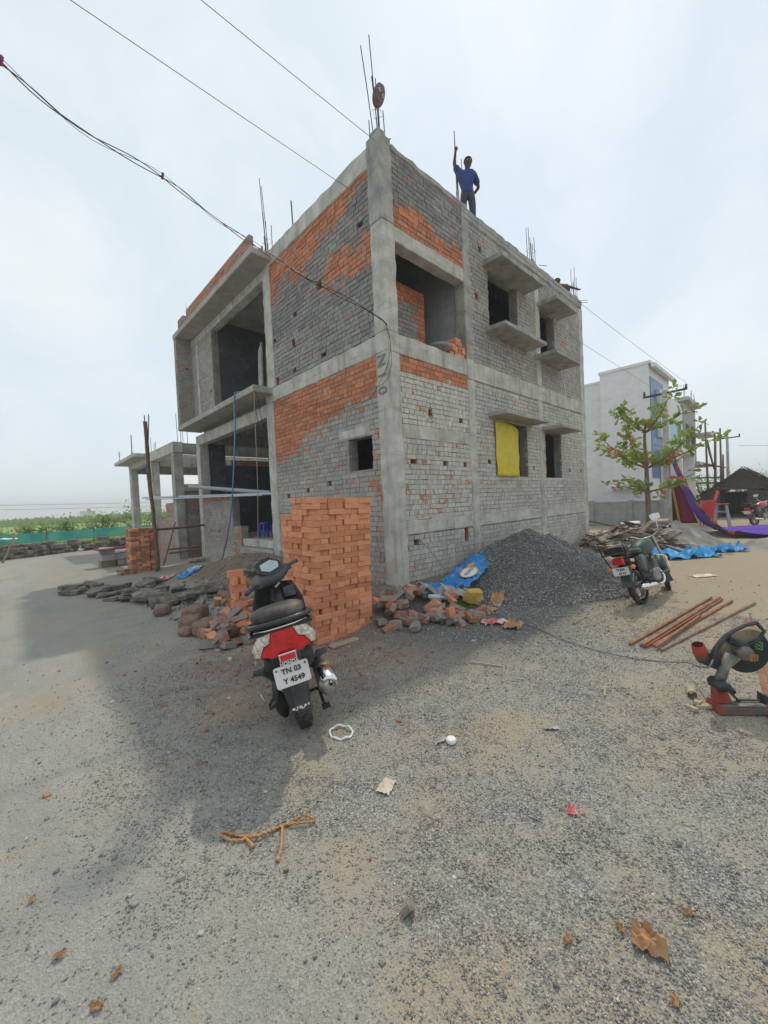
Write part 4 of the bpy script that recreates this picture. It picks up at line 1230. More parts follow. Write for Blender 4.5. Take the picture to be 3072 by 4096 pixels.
def ring(cx, hw, z0, z1, n=16, p=2.6, yo=0.0, flat=0.0):
    zc, hz = (z0 + z1) / 2, (z1 - z0) / 2
    out = []
    for k in range(n):
        t = 2 * PI * k / n
        c, s_ = math.cos(t), math.sin(t)
        y = hw * math.copysign(abs(c) ** (2 / p), c); z = hz * math.copysign(abs(s_) ** (2 / p), s_)
        out.append((cx + flat * s_, y + yo, zc + z))
    return out
def wheel(root, name, R, wd, x, steer=None, spokes=0, rimr=0.6, discs=False):
    Mx = TR((x, 0, R), PI / 2, 0, 0) if steer is None else steer @ TR((0, 0, 0), PI / 2, 0, 0)
    w = MB(); prof = []
    for k in range(13):
        t = -PI * 0.62 + 2 * PI * 0.62 * k / 12
        prof.append((R - wd * 0.5 * 0.9 + wd * 0.5 * 0.9 * math.cos(t), wd / 2 * math.sin(t) / math.sin(PI * 0.5)))
    w.lathe(prof, 40, Mx)
    ty = w.obj(name, M['rubber'], root, smooth=True)
    tr = MB()
    for k in range(34):
        a = 2 * PI * k / 34
        for s_ in (-1, 1):
            m4 = Mx @ Matrix.Rotation(a + 0.06 * s_, 4, 'Z') @ Matrix.Translation((R - 0.003, 0, s_ * wd * 0.19)) @ Matrix.Rotation(0.5 * s_, 4, 'X')
            tr.mbox(m4, 0.006, 0.011, wd * 0.16)
    o = tr.obj('tread', M['rubber'], ty); o['kind'] = 'stuff'
    r = MB(); rr = R * rimr
    r.lathe([(rr * 1.08, -wd * 0.36), (rr, -wd * 0.30), (rr * 0.93, -wd * 0.12), (rr * 0.93, wd * 0.12), (rr, wd * 0.30), (rr * 1.08, wd * 0.36)], 32, Mx)
    r.lathe([(0.0, -wd * 0.42), (0.045, -wd * 0.42), (0.05, 0), (0.045, wd * 0.42), (0.0, wd * 0.42)], 16, Mx)
    for k in range(spokes or 5):
        a = 2 * PI * k / (spokes or 5)
        p = Mx @ Vector((0.04 * math.cos(a), 0.04 * math.sin(a), 0.012 * (-1) ** k)); q = Mx @ Vector((rr * 0.95 * math.cos(a + 0.15 * (-1) ** k), rr * 0.95 * math.sin(a + 0.15 * (-1) ** k), 0))
        r.tube([p, q], 0.0025 if spokes else 0.016, 5)
    r.obj('rim', M['alloy'] if not spokes else M['chrome'], ty, smooth=True)
    return ty

def number_plate(root, mat4, w, h, lines, bolts=True):
    m = MB()
    r = 0.015; P = []
    for cx, cy, a0 in ((w / 2 - r, h / 2 - r, 0), (-w / 2 + r, h / 2 - r, 1), (-w / 2 + r, -h / 2 + r, 2), (w / 2 - r, -h / 2 + r, 3)):
        for k in range(5):
            t = PI / 2 * (a0 + k / 4); P.append((cx + r * math.cos(t), cy + r * math.sin(t)))
    m.prism(P, mat4, 0.003)
    o = m.obj('number_plate', M['plate'], root, bevel=0.001)
    for txt, y, s_, dx in lines:
        text_mesh(txt, s_, M['ink'], o, mat4 @ Matrix.Translation((dx, y, 0.0055)), bold=0.0010, ext=0.0018)
    if bolts:
        b = MB()
        for sx in (-1, 1): b.lathe([(0, 0.0072), (0.006, 0.0072), (0.008, 0.003)], 10, mat4 @ Matrix.Translation((sx * (w / 2 - 0.018), h / 2 - 0.02, 0)))
        b.obj('bolt', M['bag'], o)
    return o

sc = thing('scooter', 'black scooter with red tail lamp parked on its side stand', 'scooter',
           M=Matrix.Translation((1.505, 2.545, 0.0)) @ Matrix.Rotation(Rd(64), 4, 'Z') @ Matrix.Rotation(Rd(-10.5), 4, 'X'))
RW = 0.215
wheel(sc, 'rear_wheel', RW, 0.118, 0.0)
# body shell under the seat
m = MB()
m.loft([ring(-0.385, 0.10, 0.605, 0.685), ring(-0.37, 0.165, 0.585, 0.735), ring(-0.33, 0.192, 0.53, 0.775), ring(-0.18, 0.20, 0.47, 0.775), ring(0.02, 0.20, 0.40, 0.75),
        ring(0.2, 0.185, 0.33, 0.725), ring(0.38, 0.15, 0.28, 0.70), ring(0.50, 0.115, 0.24, 0.62)])
m.obj('body_shell', M['black_gloss'], sc, smooth=True)
# side cowl creases
for s_ in (-1, 1):
    m = MB(); m.loft([[(x, s_ * (hw + 0.004), z), (x, s_ * (hw + 0.012), z + 0.012), (x, s_ * (hw + 0.004), z + 0.03)] for x, hw, z in ((-0.40, 0.155, 0.60), (-0.25, 0.192, 0.58), (0.0, 0.196, 0.55), (0.25, 0.178, 0.50))])
    m.obj('side_trim', M['grey_matt'], sc)
# seat and grab rail
m = MB()
m.loft([ring(-0.40, 0.08, 0.765, 0.83, 16, 3), ring(-0.37, 0.15, 0.755, 0.865, 16, 2.8), ring(-0.25, 0.178, 0.745, 0.885, 16, 2.8), ring(-0.05, 0.18, 0.735, 0.865, 16, 2.8), ring(0.15, 0.172, 0.725, 0.835, 16, 2.8),
        ring(0.36, 0.145, 0.705, 0.825, 16, 2.8), ring(0.52, 0.095, 0.685, 0.795, 16, 2.8), ring(0.57, 0.04, 0.70, 0.755, 16, 2.8)])
m.obj('seat', M['vinyl'], sc, smooth=True)
m = MB(); m.tube([(-0.05, 0.195, 0.755), (-0.22, 0.205, 0.77), (-0.38, 0.175, 0.785), (-0.445, 0.09, 0.795), (-0.455, 0, 0.797), (-0.445, -0.09, 0.795), (-0.38, -0.175, 0.785), (-0.22, -0.205, 0.77), (-0.05, -0.195, 0.755)], 0.019, 8)
m.obj('grab_rail', M['black_gloss'], sc, smooth=True)
m = MB(); m.tube([(-0.40, 0.165, 0.757), (-0.452, 0.08, 0.765), (-0.46, 0, 0.766), (-0.452, -0.08, 0.765), (-0.40, -0.165, 0.757)], 0.006, 6); m.obj('chrome_strip', M['chrome'], sc, smooth=True)
# tail lamp: red middle, clear ends (indicator units)
def lamp(name, poly, mat, x=-0.437, dep=0.03):
    mm = MB()
    def bx(y, z): return x + 0.55 * y * y - 0.10 * (z - 0.66) + 0.02
    n = len(poly)
    fr_ = [(bx(y, z) - 0.012, y, z) for y, z in poly]; bk = [(bx(y, z) + dep, y, z) for y, z in poly]
    c = (sum(p[0] for p in fr_) / n - 0.012, sum(p[0] for p in poly) / n, sum(p[1] for p in poly) / n)
    mm.add(fr_ + bk + [c], [(i, (i + 1) % n, 2 * n) for i in range(n)] + [(i, (i + 1) % n, n + (i + 1) % n, n + i) for i in range(n)])
    return mm.obj(name, mat, sc)
lamp('tail_lamp', [(-0.065, 0.738), (0.065, 0.738), (0.085, 0.672), (0.125, 0.655), (0.155, 0.600), (0.09, 0.578), (0.0, 0.570), (-0.09, 0.578), (-0.155, 0.600), (-0.125, 0.655), (-0.085, 0.672)], M['red_lens'])
for s_ in (-1, 1):
    lamp('indicator_lamp', [(s_ * y, z) for y, z in ((0.070, 0.740), (0.150, 0.728), (0.196, 0.660), (0.190, 0.605), (0.160, 0.602), (0.130, 0.658), (0.090, 0.676))], M['clear_lens'])
m = MB(); m.loft([ring(-0.43, 0.20, 0.735, 0.752, 16, 3), ring(-0.36, 0.20, 0.74, 0.765, 16, 3)]); m.obj('lamp_hood', M['black_gloss'], sc)
m = MB(); m.loft([ring(-0.385, 0.13, 0.60, 0.67, 16, 3), ring(-0.30, 0.165, 0.53, 0.68, 16, 3), ring(-0.15, 0.16, 0.45, 0.66, 16, 3)]); m.obj('under_cowl', M['black_matt'], sc, smooth=True)
# rear mudguard and plate
def mg(u, v):
    x = -0.40 + 0.015 * u * 0; zz = 0.70 - 0.42 * v; w = (0.112 - 0.048 * v) * (2 * u - 1)
    return (-0.415 + 0.05 * v + 0.5 * w * w + (0.03 if abs(2 * u - 1) > 0.6 else 0.0), w, zz)
m = MB(); m.grid(mg, 10, 10); m.obj('mudguard', M['grey_matt'], sc, solid=0.006, recalc=False, smooth=False)
PM = Matrix.Translation((-0.426, 0, 0.566)) @ Matrix(((0, 0, -1, 0), (-1, 0, 0, 0), (0, 1, 0, 0), (0, 0, 0, 1))) @ Matrix.Rotation(Rd(-5), 4, 'X')
number_plate(sc, PM, 0.215, 0.135, [('TN 03', 0.030, 0.046, 0.0), ('Y 4549', -0.030, 0.046, 0.006)])
PR = Matrix.Translation((-0.442, 0, 0.69)) @ Matrix(((0, 0, -1, 0), (-1, 0, 0, 0), (0, 1, 0, 0), (0, 0, 0, 1)))
m = MB(); m.mbox(PR, 0.055, 0.026, 0.006); rf_ = m.obj('reflector', M['chrome'], sc, bevel=0.003)
m = MB(); m.mbox(PR @ Matrix.Translation((0, 0, 0.006)), 0.046, 0.018, 0.004); m.obj('reflector_lens', M['red_lens'], rf_)
text_mesh('HONDA', 0.031, M['plate'], sc, Matrix.Translation((-0.446, 0, 0.651)) @ PR.to_3x3().to_4x4(), bold=0.0008)
m = MB()
for k, (y, z, w, h) in enumerate(((0.045, 0.272, 0.016, 0.012), (0.02, 0.274, 0.010, 0.008), (0.0, 0.272, 0.018, 0.012), (-0.03, 0.273, 0.016, 0.013), (-0.052, 0.274, 0.010, 0.010), (0.028, 0.262, 0.014, 0.006), (-0.012, 0.261, 0.02, 0.006))):
    m.mbox(Matrix.Translation((-0.377 + 0.5 * y * y, y, z + 0.05)), 0.003, w / 2, h / 2, j=0.001)
m.obj('worn_sticker', M['plate'], sc)
for ch in list(sc.children):
    if ch.name.split('.')[0] in ('body_shell', 'side_trim', 'seat', 'grab_rail', 'chrome_strip', 'tail_lamp', 'indicator_lamp', 'lamp_hood'):
        for v in ch.data.vertices:
            v.co.z += 0.12 * max(0, min(1, (0.42 - v.co.x) / 0.75)) * max(0, min(1, (v.co.z - 0.30) / 0.2))
# leg shield, floorboard, front
m = MB()
def shield(u, v):
    y = (2 * u - 1); z = 0.27 + 0.62 * v
    hw = 0.215 - 0.02 * (1 - v) + (0.03 * math.sin(v * PI)) - (0.07 * max(0, v - 0.75) * 4 * 0.6)
    return (0.86 + 0.16 * v - 0.10 * y * y + 0.0 * v, y * hw, z)
m.grid(shield, 14, 12); m.obj('leg_shield', M['black_matt'], sc, solid=0.02, recalc=False, smooth=True)
m = MB(); m.loft([ring(0.92, 0.08, 0.30, 0.88), ring(0.80, 0.075, 0.28, 0.80), ring(0.74, 0.05, 0.26, 0.60)]); m.obj('inner_spine', M['black_matt'], sc, smooth=True)
m = MB(); m.loft([ring(1.02, 0.17, 0.42, 0.90), ring(1.14, 0.14, 0.46, 0.86), ring(1.22, 0.06, 0.52, 0.74)]); m.obj('front_cowl', M['black_gloss'], sc, smooth=True)
for s_ in (-1,):
    m = MB(); m.mbox(TR((0.90, -0.125, 0.80), 0, 0.2, 0), 0.02, 0.055, 0.05); m.mbox(TR((0.878, -0.12, 0.80), 0, 0.2, 0), 0.006, 0.03, 0.028); m.obj('glove_pocket', M['grey_matt'], sc, bevel=0.012)
m = MB(); m.loft([ring(0.38, 0.17, 0.235, 0.275, 16, 5), ring(0.60, 0.20, 0.235, 0.268, 16, 5), ring(0.86, 0.20, 0.24, 0.28, 16, 5)]); m.obj('floorboard', M['black_matt'], sc)
# front wheel turned to the left on the steering axis
SA = Matrix.Translation((1.0, 0, 0.90)) @ Matrix.Rotation(Rd(-26), 4, 'Y') @ Matrix.Rotation(Rd(42), 4, 'Z')
FWH = SA @ Matrix.Translation((0.06, 0, -0.72))
wheel(sc, 'front_wheel', RW, 0.088, 0, FWH)
m = MB()
for s_ in (-1, 1): m.tube([SA @ Vector((0.02, s_ * 0.06, -0.25)), SA @ Vector((0.06, s_ * 0.065, -0.72))], 0.02, 8)
m.obj('front_fork', M['grey_matt'], sc, smooth=True)
m = MB(); m.grid(lambda u, v: FWH @ Vector(((RW + 0.03) * math.cos(0.3 + 2.4 * u), 0.06 * (2 * v - 1), (RW + 0.03) * math.sin(0.3 + 2.4 * u) - 0.03 * (2 * v - 1) ** 2)), 14, 6); m.obj('front_mudguard', M['black_gloss'], sc, solid=0.005, recalc=False, smooth=True)
# handlebar cover, dial, grips and levers
HB = Matrix.Translation((0.88, 0, 0.985)) @ Matrix.Rotation(Rd(47), 4, 'Z') @ Matrix.Rotation(Rd(-7), 4, 'X')
def hb(v): return HB @ Vector(v)
m = MB()
def hring(y, hx, hz, zo=0.0, xo=0.0):
    return [HB @ Vector((xo + hx * math.copysign(abs(math.cos(t)) ** 0.7, math.cos(t)), y, zo + hz * math.copysign(abs(math.sin(t)) ** 0.7, math.sin(t)))) for t in [2 * PI * k / 14 for k in range(14)]]
m.loft([hring(-0.235, 0.028, 0.028, 0.0), hring(-0.20, 0.05, 0.042), hring(-0.14, 0.085, 0.055, 0.0), hring(-0.08, 0.12, 0.06, -0.01, 0.02), hring(0.0, 0.13, 0.065, -0.015, 0.025),
        hring(0.08, 0.12, 0.06, -0.01, 0.02), hring(0.14, 0.085, 0.055, 0.0), hring(0.20, 0.05, 0.042), hring(0.235, 0.028, 0.028)])
m.obj('handlebar_cover', M['grey_matt'], sc, smooth=True)
m = MB(); m.prism([(-0.095, -0.09), (0.0, -0.155), (0.10, -0.10), (0.12, 0.0), (0.10, 0.10), (0.0, 0.155), (-0.095, 0.09), (-0.105, 0.0)], HB @ TR((0.0, 0, 0.072), 0, Rd(-40), 0), 0.028); dp = m.obj('instrument_cluster', M['black_gloss'], sc, bevel=0.006)
m = MB(); m.prism([(-0.055, -0.06), (0.0, -0.115), (0.06, -0.07), (0.06, 0.07), (0.0, 0.115), (-0.055, 0.06)], HB @ TR((-0.019, 0, 0.0945), 0, Rd(-40), 0), 0.004); m.obj('display', M['display'], dp)
for s_ in (-1, 1):
    m = MB(); m.tube([hb((0, s_ * 0.22, 0)), hb((-0.012, s_ * 0.30, 0.0)), hb((-0.03, s_ * 0.372, -0.004))], [0.019, 0.019, 0.018], 10); m.obj('grip', M['grey_matt'], sc, smooth=True)
    m = MB(); m.mbox(HB @ TR((-0.03, s_ * 0.20, 0.0), 0, 0, 0.2 * s_), 0.03, 0.04, 0.03); m.obj('switch_box', M['grey_matt'], sc, bevel=0.01)
    m = MB(); m.tube([hb((0.05, s_ * 0.2, -0.02)), hb((0.06, s_ * 0.28, -0.03)), hb((0.04, s_ * 0.38, -0.03))], 0.006, 6); m.obj('brake_lever', M['steel'], sc, smooth=True)
m = MB(); m.prism([(-0.03, -0.008), (0.03, -0.008), (0.03, 0.008), (-0.03, 0.008)], Matrix.Translation((0.90, -0.035, 0.885)) @ Matrix(((0, 0, -1, 0), (-1, 0, 0, 0), (0, 1, 0, 0), (0, 0, 0, 1))) @ Matrix.Rotation(0.6, 4, 'Z'), 0.004); m.obj('white_mark', M['plate'], sc)
m = MB(); m.tube(bez([(0.80, 0.03, 0.72), (0.74, 0.05, 0.80), (0.72, 0.0, 0.77), (0.76, -0.04, 0.72)], 6), 0.006, 5); m.obj('bag_hook', M['black_matt'], sc)
# engine, drive case, suspension, muffler, stands, pegs
m = MB(); m.loft([ring(-0.07, 0.03, 0.13, 0.29, 14, 2.4, 0.12), ring(0.02, 0.055, 0.10, 0.33, 14, 2.4, 0.13), ring(0.25, 0.055, 0.14, 0.34, 14, 2.4, 0.13), ring(0.40, 0.04, 0.18, 0.32, 14, 2.4, 0.12)]); m.obj('drive_case', M['black_matt'], sc, smooth=True)
m = MB(); m.mbox(TR((0.30, 0, 0.27)), 0.16, 0.09, 0.09); m.mbox(TR((-0.02, 0.085, 0.33), 0, 0.3, 0), 0.10, 0.03, 0.03); m.obj('engine', M['alloy'], sc, bevel=0.02)
m = MB(); m.tube([(0.0, 0.10, 0.24), (0.06, 0.12, 0.55)], 0.022, 8)
for k in range(8): m.lathe([(0.022, 0), (0.034, 0.008), (0.022, 0.016)], 10, Matrix.Translation((0.006 + 0.0055 * k, 0.103 + 0.002 * k, 0.29 + 0.03 * k)))
m.obj('shock_absorber', M['black_matt'], sc, smooth=True)
EX = Matrix.Translation((-0.22, -0.205, 0.315)) @ Matrix.Rotation(Rd(84), 4, 'Y')
m = MB(); m.lathe([(0.0, -0.03), (0.035, -0.025), (0.062, 0.0), (0.067, 0.03), (0.067, 0.34), (0.05, 0.42), (0.02, 0.46)], 22, EX); mf = m.obj('muffler', M['steel'], sc, smooth=True)
m = MB(); m.tube([EX @ Vector((-0.035, -0.02, -0.05)), EX @ Vector((-0.035, -0.02, 0.0))], 0.013, 10, caps=False); m.tube([EX @ Vector((-0.035, -0.02, -0.05)), EX @ Vector((-0.035, -0.02, 0.0))], 0.010, 10, m=0, caps=False); m.obj('tail_pipe', M['alloy'], mf, smooth=True)
m = MB(); m.lathe([(0.055, -0.02), (0.078, 0.0), (0.080, 0.16), (0.06, 0.20)], 10, EX @ Matrix.Rotation(Rd(150), 4, 'Z'), ang=Rd(130)); m.obj('heat_shield', M['chrome'], mf, solid=0.004, recalc=False, smooth=True)
for s_ in (-1, 1):
    m = MB(); m.loft([[(0.02, s_ * 0.19, 0.435), (0.10, s_ * 0.19, 0.435), (0.10, s_ * 0.19, 0.47), (0.02, s_ * 0.19, 0.47)], [(0.03, s_ * 0.275, 0.45), (0.085, s_ * 0.275, 0.45), (0.085, s_ * 0.275, 0.475), (0.03, s_ * 0.275, 0.475)]])
    m.tube([(0.06, s_ * 0.14, 0.36), (0.06, s_ * 0.22, 0.45)], 0.016, 6); m.obj('footpeg', M['grey_matt'], sc, bevel=0.006)
m = MB(); m.tube([(0.0, 0.17, 0.235), (-0.07, 0.195, 0.235), (-0.10, 0.215, 0.26), (-0.10, 0.24, 0.37)], [0.012, 0.011, 0.009, 0.007], 7); m.obj('kick_lever', M['steel'], sc, smooth=True)
m = MB(); m.tube([(-0.18, 0.15, 0.30), (0.0, 0.12, 0.33)], 0.014, 6); m.tube([(-0.18, 0.15, 0.30), (-0.2, 0.20, 0.295)], 0.012, 6); m.obj('tail_bracket', M['black_matt'], sc)
m = MB(); m.tube([(0.42, 0.14, 0.22), (0.38, 0.20, 0.10), (0.34, 0.255, 0.055)], 0.012, 6); m.obj('side_stand', M['black_matt'], sc)
m = MB(); m.tube([(0.05, -0.16, 0.20), (0.05, 0.14, 0.20)], 0.012, 6); m.tube([(0.05, -0.15, 0.20), (-0.09, -0.155, 0.13)], 0.011, 6); m.mbox(TR((-0.10, -0.165, 0.125)), 0.008, 0.03, 0.02); m.obj('centre_stand', M['black_matt'], sc)

# ------------------------------------------------------------------ motorcycles
def motorcycle(label, mat4, paint, plate_txt, tag_group=None, detail=True):
    bk = thing('motorcycle', label, 'motorcycle', M=mat4)
    R = 0.30
    wheel(bk, 'rear_wheel', R, 0.085, 0.0, None, 0 if detail else 0, 0.66)
    SA = Matrix.Translation((1.02, 0, 0.86)) @ Matrix.Rotation(Rd(-27), 4, 'Y') @ Matrix.Rotation(Rd(20), 4, 'Z')
    FW = Matrix.Translation((1.27, 0.03, R)) @ Matrix.Rotation(Rd(20), 4, 'Z')
    wheel(bk, 'front_wheel', R, 0.075, 0, FW, 0, 0.68)
    m = MB(); m.grid(lambda u, v: ((R + 0.04) * math.cos(0.5 + 2.35 * u) * 1.0, 0.075 * (2 * v - 1), R + (R + 0.045) * math.sin(0.5 + 2.35 * u) - 0.03 * (2 * v - 1) ** 2), 14, 6); m.obj('rear_mudguard', paint, bk, solid=0.004, recalc=False, smooth=True)
    m = MB(); m.grid(lambda u, v: (-0.31 - 0.04 * v, 0.075 * (2 * u - 1), 0.45 - 0.14 * v), 4, 4); m.obj('mud_flap', M['grey_matt'], bk, solid=0.005, recalc=False)
    m = MB(); m.grid(lambda u, v: FW @ Vector(((R + 0.035) * math.cos(0.1 + 2.7 * u), 0.062 * (2 * v - 1), (R + 0.035) * math.sin(0.1 + 2.7 * u) - 0.03 * (2 * v - 1) ** 2)), 14, 6); m.obj('front_mudguard', paint, bk, solid=0.004, recalc=False, smooth=True)
    m = MB(); m.grid(lambda u, v: FW @ Vector((-R * 0.95 - 0.05 * v, 0.08 * (2 * u - 1) * (0.8 + 0.4 * v), 0.06 - 0.18 * v)), 4, 4); m.obj('front_flap', M['grey_matt'], bk, solid=0.005, recalc=False)
    m = MB()
    for s_ in (-1, 1): m.tube([SA @ Vector((0, s_ * 0.085, 0.08)), FW @ Vector((0, s_ * 0.085, 0))], 0.02, 8)
    m.obj('front_fork', M['steel'], bk, smooth=True)
    m = MB(); m.tube([(0.98, 0, 0.86), (0.75, 0, 0.45), (0.5, 0, 0.30), (0.2, 0, 0.33), (-0.02, 0, 0.62), (-0.25, 0, 0.72)], 0.022, 8); m.tube([(0.95, 0, 0.80), (0.55, 0, 0.72), (-0.3, 0, 0.72)], 0.022, 8); m.obj('frame', M['black_matt'], bk, smooth=True)
    m = MB(); m.loft([ring(0.30, 0.06, 0.70, 0.82, 14, 2.6), ring(0.42, 0.12, 0.67, 0.90, 14, 2.6), ring(0.62, 0.145, 0.68, 0.95, 14, 2.6), ring(0.82, 0.12, 0.72, 0.95, 14, 2.6), ring(0.92, 0.06, 0.78, 0.90, 14, 2.6)]); m.obj('fuel_tank', paint, bk, smooth=True)
    m = MB(); m.loft([ring(-0.34, 0.10, 0.77, 0.83, 14, 3), ring(-0.25, 0.13, 0.76, 0.86, 14, 3), ring(0.05, 0.135, 0.75, 0.85, 14, 3), ring(0.25, 0.12, 0.74, 0.82, 14, 3), ring(0.38, 0.08, 0.76, 0.84, 14, 3)]); m.obj('seat', M['vinyl'], bk, smooth=True)
    for s_ in (-1, 1):
        m = MB(); m.loft([ring(-0.1, 0.012, 0.50, 0.72, 10, 3, s_ * 0.13), ring(0.12, 0.02, 0.46, 0.74, 10, 3, s_ * 0.14), ring(0.32, 0.012, 0.52, 0.70, 10, 3, s_ * 0.12)]); m.obj('side_panel', M['black_gloss'], bk, smooth=True)
        m = MB(); m.tube([(-0.02, s_ * 0.12, 0.32), (-0.10, s_ * 0.13, 0.70)], 0.018, 8)
        for k in range(9): m.lathe([(0.02, 0), (0.033, 0.008), (0.02, 0.016)], 10, Matrix.Translation((-0.04 - 0.0063 * k, s_ * (0.121 + 0.0008 * k), 0.40 + 0.03 * k)))
        m.obj('shock_absorber', M['black_matt'], bk, smooth=True)
    m = MB(); m.mbox(TR((0.55, 0, 0.36)), 0.17, 0.12, 0.10); m.lathe([(0.10, -0.15), (0.11, -0.13), (0.11, 0.13), (0.10, 0.15)], 16, TR((0.48, 0, 0.36), PI / 2), cap0=True, cap1=True); eng = m.obj('engine', M['alloy'], bk, bevel=0.02)
    m = MB()
    for k in range(7): m.mbox(TR((0.70, 0, 0.42 + 0.028 * k), 0, 0.25, 0), 0.085, 0.10, 0.007)
    m.mbox(TR((0.70, 0, 0.52), 0, 0.25, 0), 0.06, 0.075, 0.12); m.obj('cylinder_fins', M['alloy'], eng)
    m = MB(); m.tube(bez([(0.80, -0.06, 0.45), (0.86, -0.10, 0.30), (0.65, -0.14, 0.22), (0.35, -0.16, 0.23)], 6), 0.022, 8); m.tube([(0.38, -0.16, 0.23), (0.2, -0.165, 0.24), (-0.22, -0.17, 0.28), (-0.28, -0.17, 0.285)], [0.03, 0.048, 0.05, 0.03], 14); m.obj('exhaust', M['chrome'], bk, smooth=True)
    m = MB(); m.tube([(-0.06, 0.09, 0.30), (0.45, 0.09, 0.32)], 0.02, 6); m.tube([(-0.06, -0.09, 0.30), (0.45, -0.09, 0.32)], 0.02, 6); m.obj('swing_arm', M['black_matt'], bk)
    # rack and tail
    m = MB()
    m.tube([(0.05, 0.16, 0.80), (-0.25, 0.17, 0.83), (-0.50, 0.16, 0.82), (-0.52, 0, 0.82), (-0.50, -0.16, 0.82), (-0.25, -0.17, 0.83), (0.05, -0.16, 0.80)], 0.011, 7)
    m.tube([(-0.46, 0.17, 0.82), (-0.50, 0.17, 1.02), (-0.50, -0.17, 1.02), (-0.46, -0.17, 0.82)], 0.010, 6)
    for y in (-0.08, 0.0, 0.08): m.tube([(-0.2, y, 0.82), (-0.51, y, 0.82)], 0.008, 6)
    m.tube([(-0.48, 0.16, 0.82), (-0.36, 0.14, 0.62)], 0.010, 6); m.tube([(-0.48, -0.16, 0.82), (-0.36, -0.14, 0.62)], 0.010, 6)
    m.obj('luggage_rack', M['black_matt'], bk, smooth=True)
    m = MB(); m.loft([ring(-0.46, 0.14, 0.83, 0.92, 14, 5), ring(-0.28, 0.15, 0.83, 0.93, 14, 5), ring(-0.2, 0.13, 0.83, 0.90, 14, 5)]); m.obj('pillion_pad', M['black_matt'], bk)
    m = MB(); m.loft([ring(-0.43, 0.075, 0.655, 0.755, 14, 4), ring(-0.40, 0.085, 0.65, 0.765, 14, 4), ring(-0.33, 0.07, 0.66, 0.75, 14, 4)]); m.obj('tail_lamp', M['red_lens'], bk)
    for s_ in (-1, 1):
        m = MB(); m.lathe([(0, -0.03), (0.03, -0.025), (0.036, 0.0), (0.025, 0.035), (0.0, 0.045)], 12, TR((-0.36, s_ * 0.165, 0.60), 0, PI / 2)); m.tube([(-0.34, s_ * 0.06, 0.62), (-0.34, s_ * 0.15, 0.60)], 0.009, 6); m.obj('indicator_lamp', M['orange_lens'], bk, smooth=True)
    number_plate(bk, Matrix.Translation((-0.40, 0, 0.555)) @ Matrix(((0, 0, -1, 0), (-1, 0, 0, 0), (0, 1, 0, 0), (0, 0, 0, 1))) @ Matrix.Rotation(Rd(8), 4, 'X'), 0.23, 0.12, plate_txt, False)
    # front end
    m = MB(); m.lathe([(0, -0.10), (0.06, -0.09), (0.09, -0.03), (0.09, 0.0), (0.0, 0.02)], 16, Matrix.Translation((1.14, 0.02, 0.88)) @ Matrix.Rotation(PI / 2, 4, 'Y')); m.obj('headlamp', M['black_gloss'], bk, smooth=True)
    HBm = Matrix.Translation((0.96, 0, 0.93)) @ Matrix.Rotation(Rd(32), 4, 'Z') @ Matrix.Rotation(Rd(-6), 4, 'X')
    m = MB(); m.tube([HBm @ Vector(v) for v in ((-0.16, -0.33, 0.09), (-0.08, -0.22, 0.10), (0.0, -0.10, 0.02), (0.0, 0.10, 0.02), (-0.08, 0.22, 0.10), (-0.16, 0.33, 0.09))], 0.012, 8); hbm = m.obj('handlebar', M['chrome'], bk, smooth=True)
    for s_ in (-1, 1):
        m = MB(); m.tube([HBm @ Vector((-0.10, s_ * 0.25, 0.098)), HBm @ Vector((-0.17, s_ * 0.36, 0.086))], 0.018, 8); m.obj('grip', M['black_matt'], hbm, smooth=True)
        if s_ > 0 and detail: continue
        m = MB(); m.tube([HBm @ Vector((-0.06, s_ * 0.20, 0.11)), HBm @ Vector((-0.02, s_ * 0.24, 0.27))], 0.006, 6)
        m.prism([(-0.05, -0.07), (0.04, -0.08), (0.055, 0.0), (0.04, 0.08), (-0.05, 0.07)], HBm @ TR((-0.02, s_ * 0.24, 0.32), 0, -PI / 2 - 0.1, 0), 0.02); m.obj('mirror', M['chrome'], bk, bevel=0.008)
    m = MB(); m.tube([(0.86, 0.20, 0.62), (0.84, 0.24, 0.40), (0.80, 0.05, 0.33)], 0.012, 7); m.tube([(0.86, -0.20, 0.62), (0.84, -0.24, 0.40), (0.80, -0.05, 0.33)], 0.012, 7); m.tube([(0.86, 0.20, 0.62), (0.9, 0, 0.66), (0.86, -0.20, 0.62)], 0.012, 7); m.obj('crash_bar', M['chrome'], bk, smooth=True)
    m = MB(); m.tube([(0.35, -0.22, 0.27), (0.35, 0.22, 0.27)], 0.013, 7); m.tube([(0.05, -0.25, 0.33), (0.05, -0.12, 0.35)], 0.016, 7); m.obj('footpeg', M['black_matt'], bk)
    m = MB(); m.tube([(0.30, 0.12, 0.25), (0.22, 0.22, 0.12), (0.16, 0.30, 0.075)], 0.012, 7); m.obj('side_stand', M['black_matt'], bk)
    return bk
M['green_paint'] = simple('dark_green_paint', (0.012, 0.05, 0.04), 0.5, 0, 0.25, 6, 0, 60, DUST, 0.25)
M['red_paint'] = simple('red_paint', (0.42, 0.03, 0.025), 0.3, 0, 0.2, 6, 0, 60, DUST, 0.2, 0.4)
motorcycle('dark green motorcycle with luggage rack leaning by the gravel heap', Matrix.Translation((6.44, 1.58, 0.0)) @ Matrix.Rotation(Rd(-5), 4, 'Z') @ Matrix.Rotation(Rd(-15), 4, 'X') @ Matrix.Scale(0.93, 4),
           M['green_paint'], [('TN20', 0.028, 0.05, 0.0), ('6712', -0.030, 0.05, 0.012)])
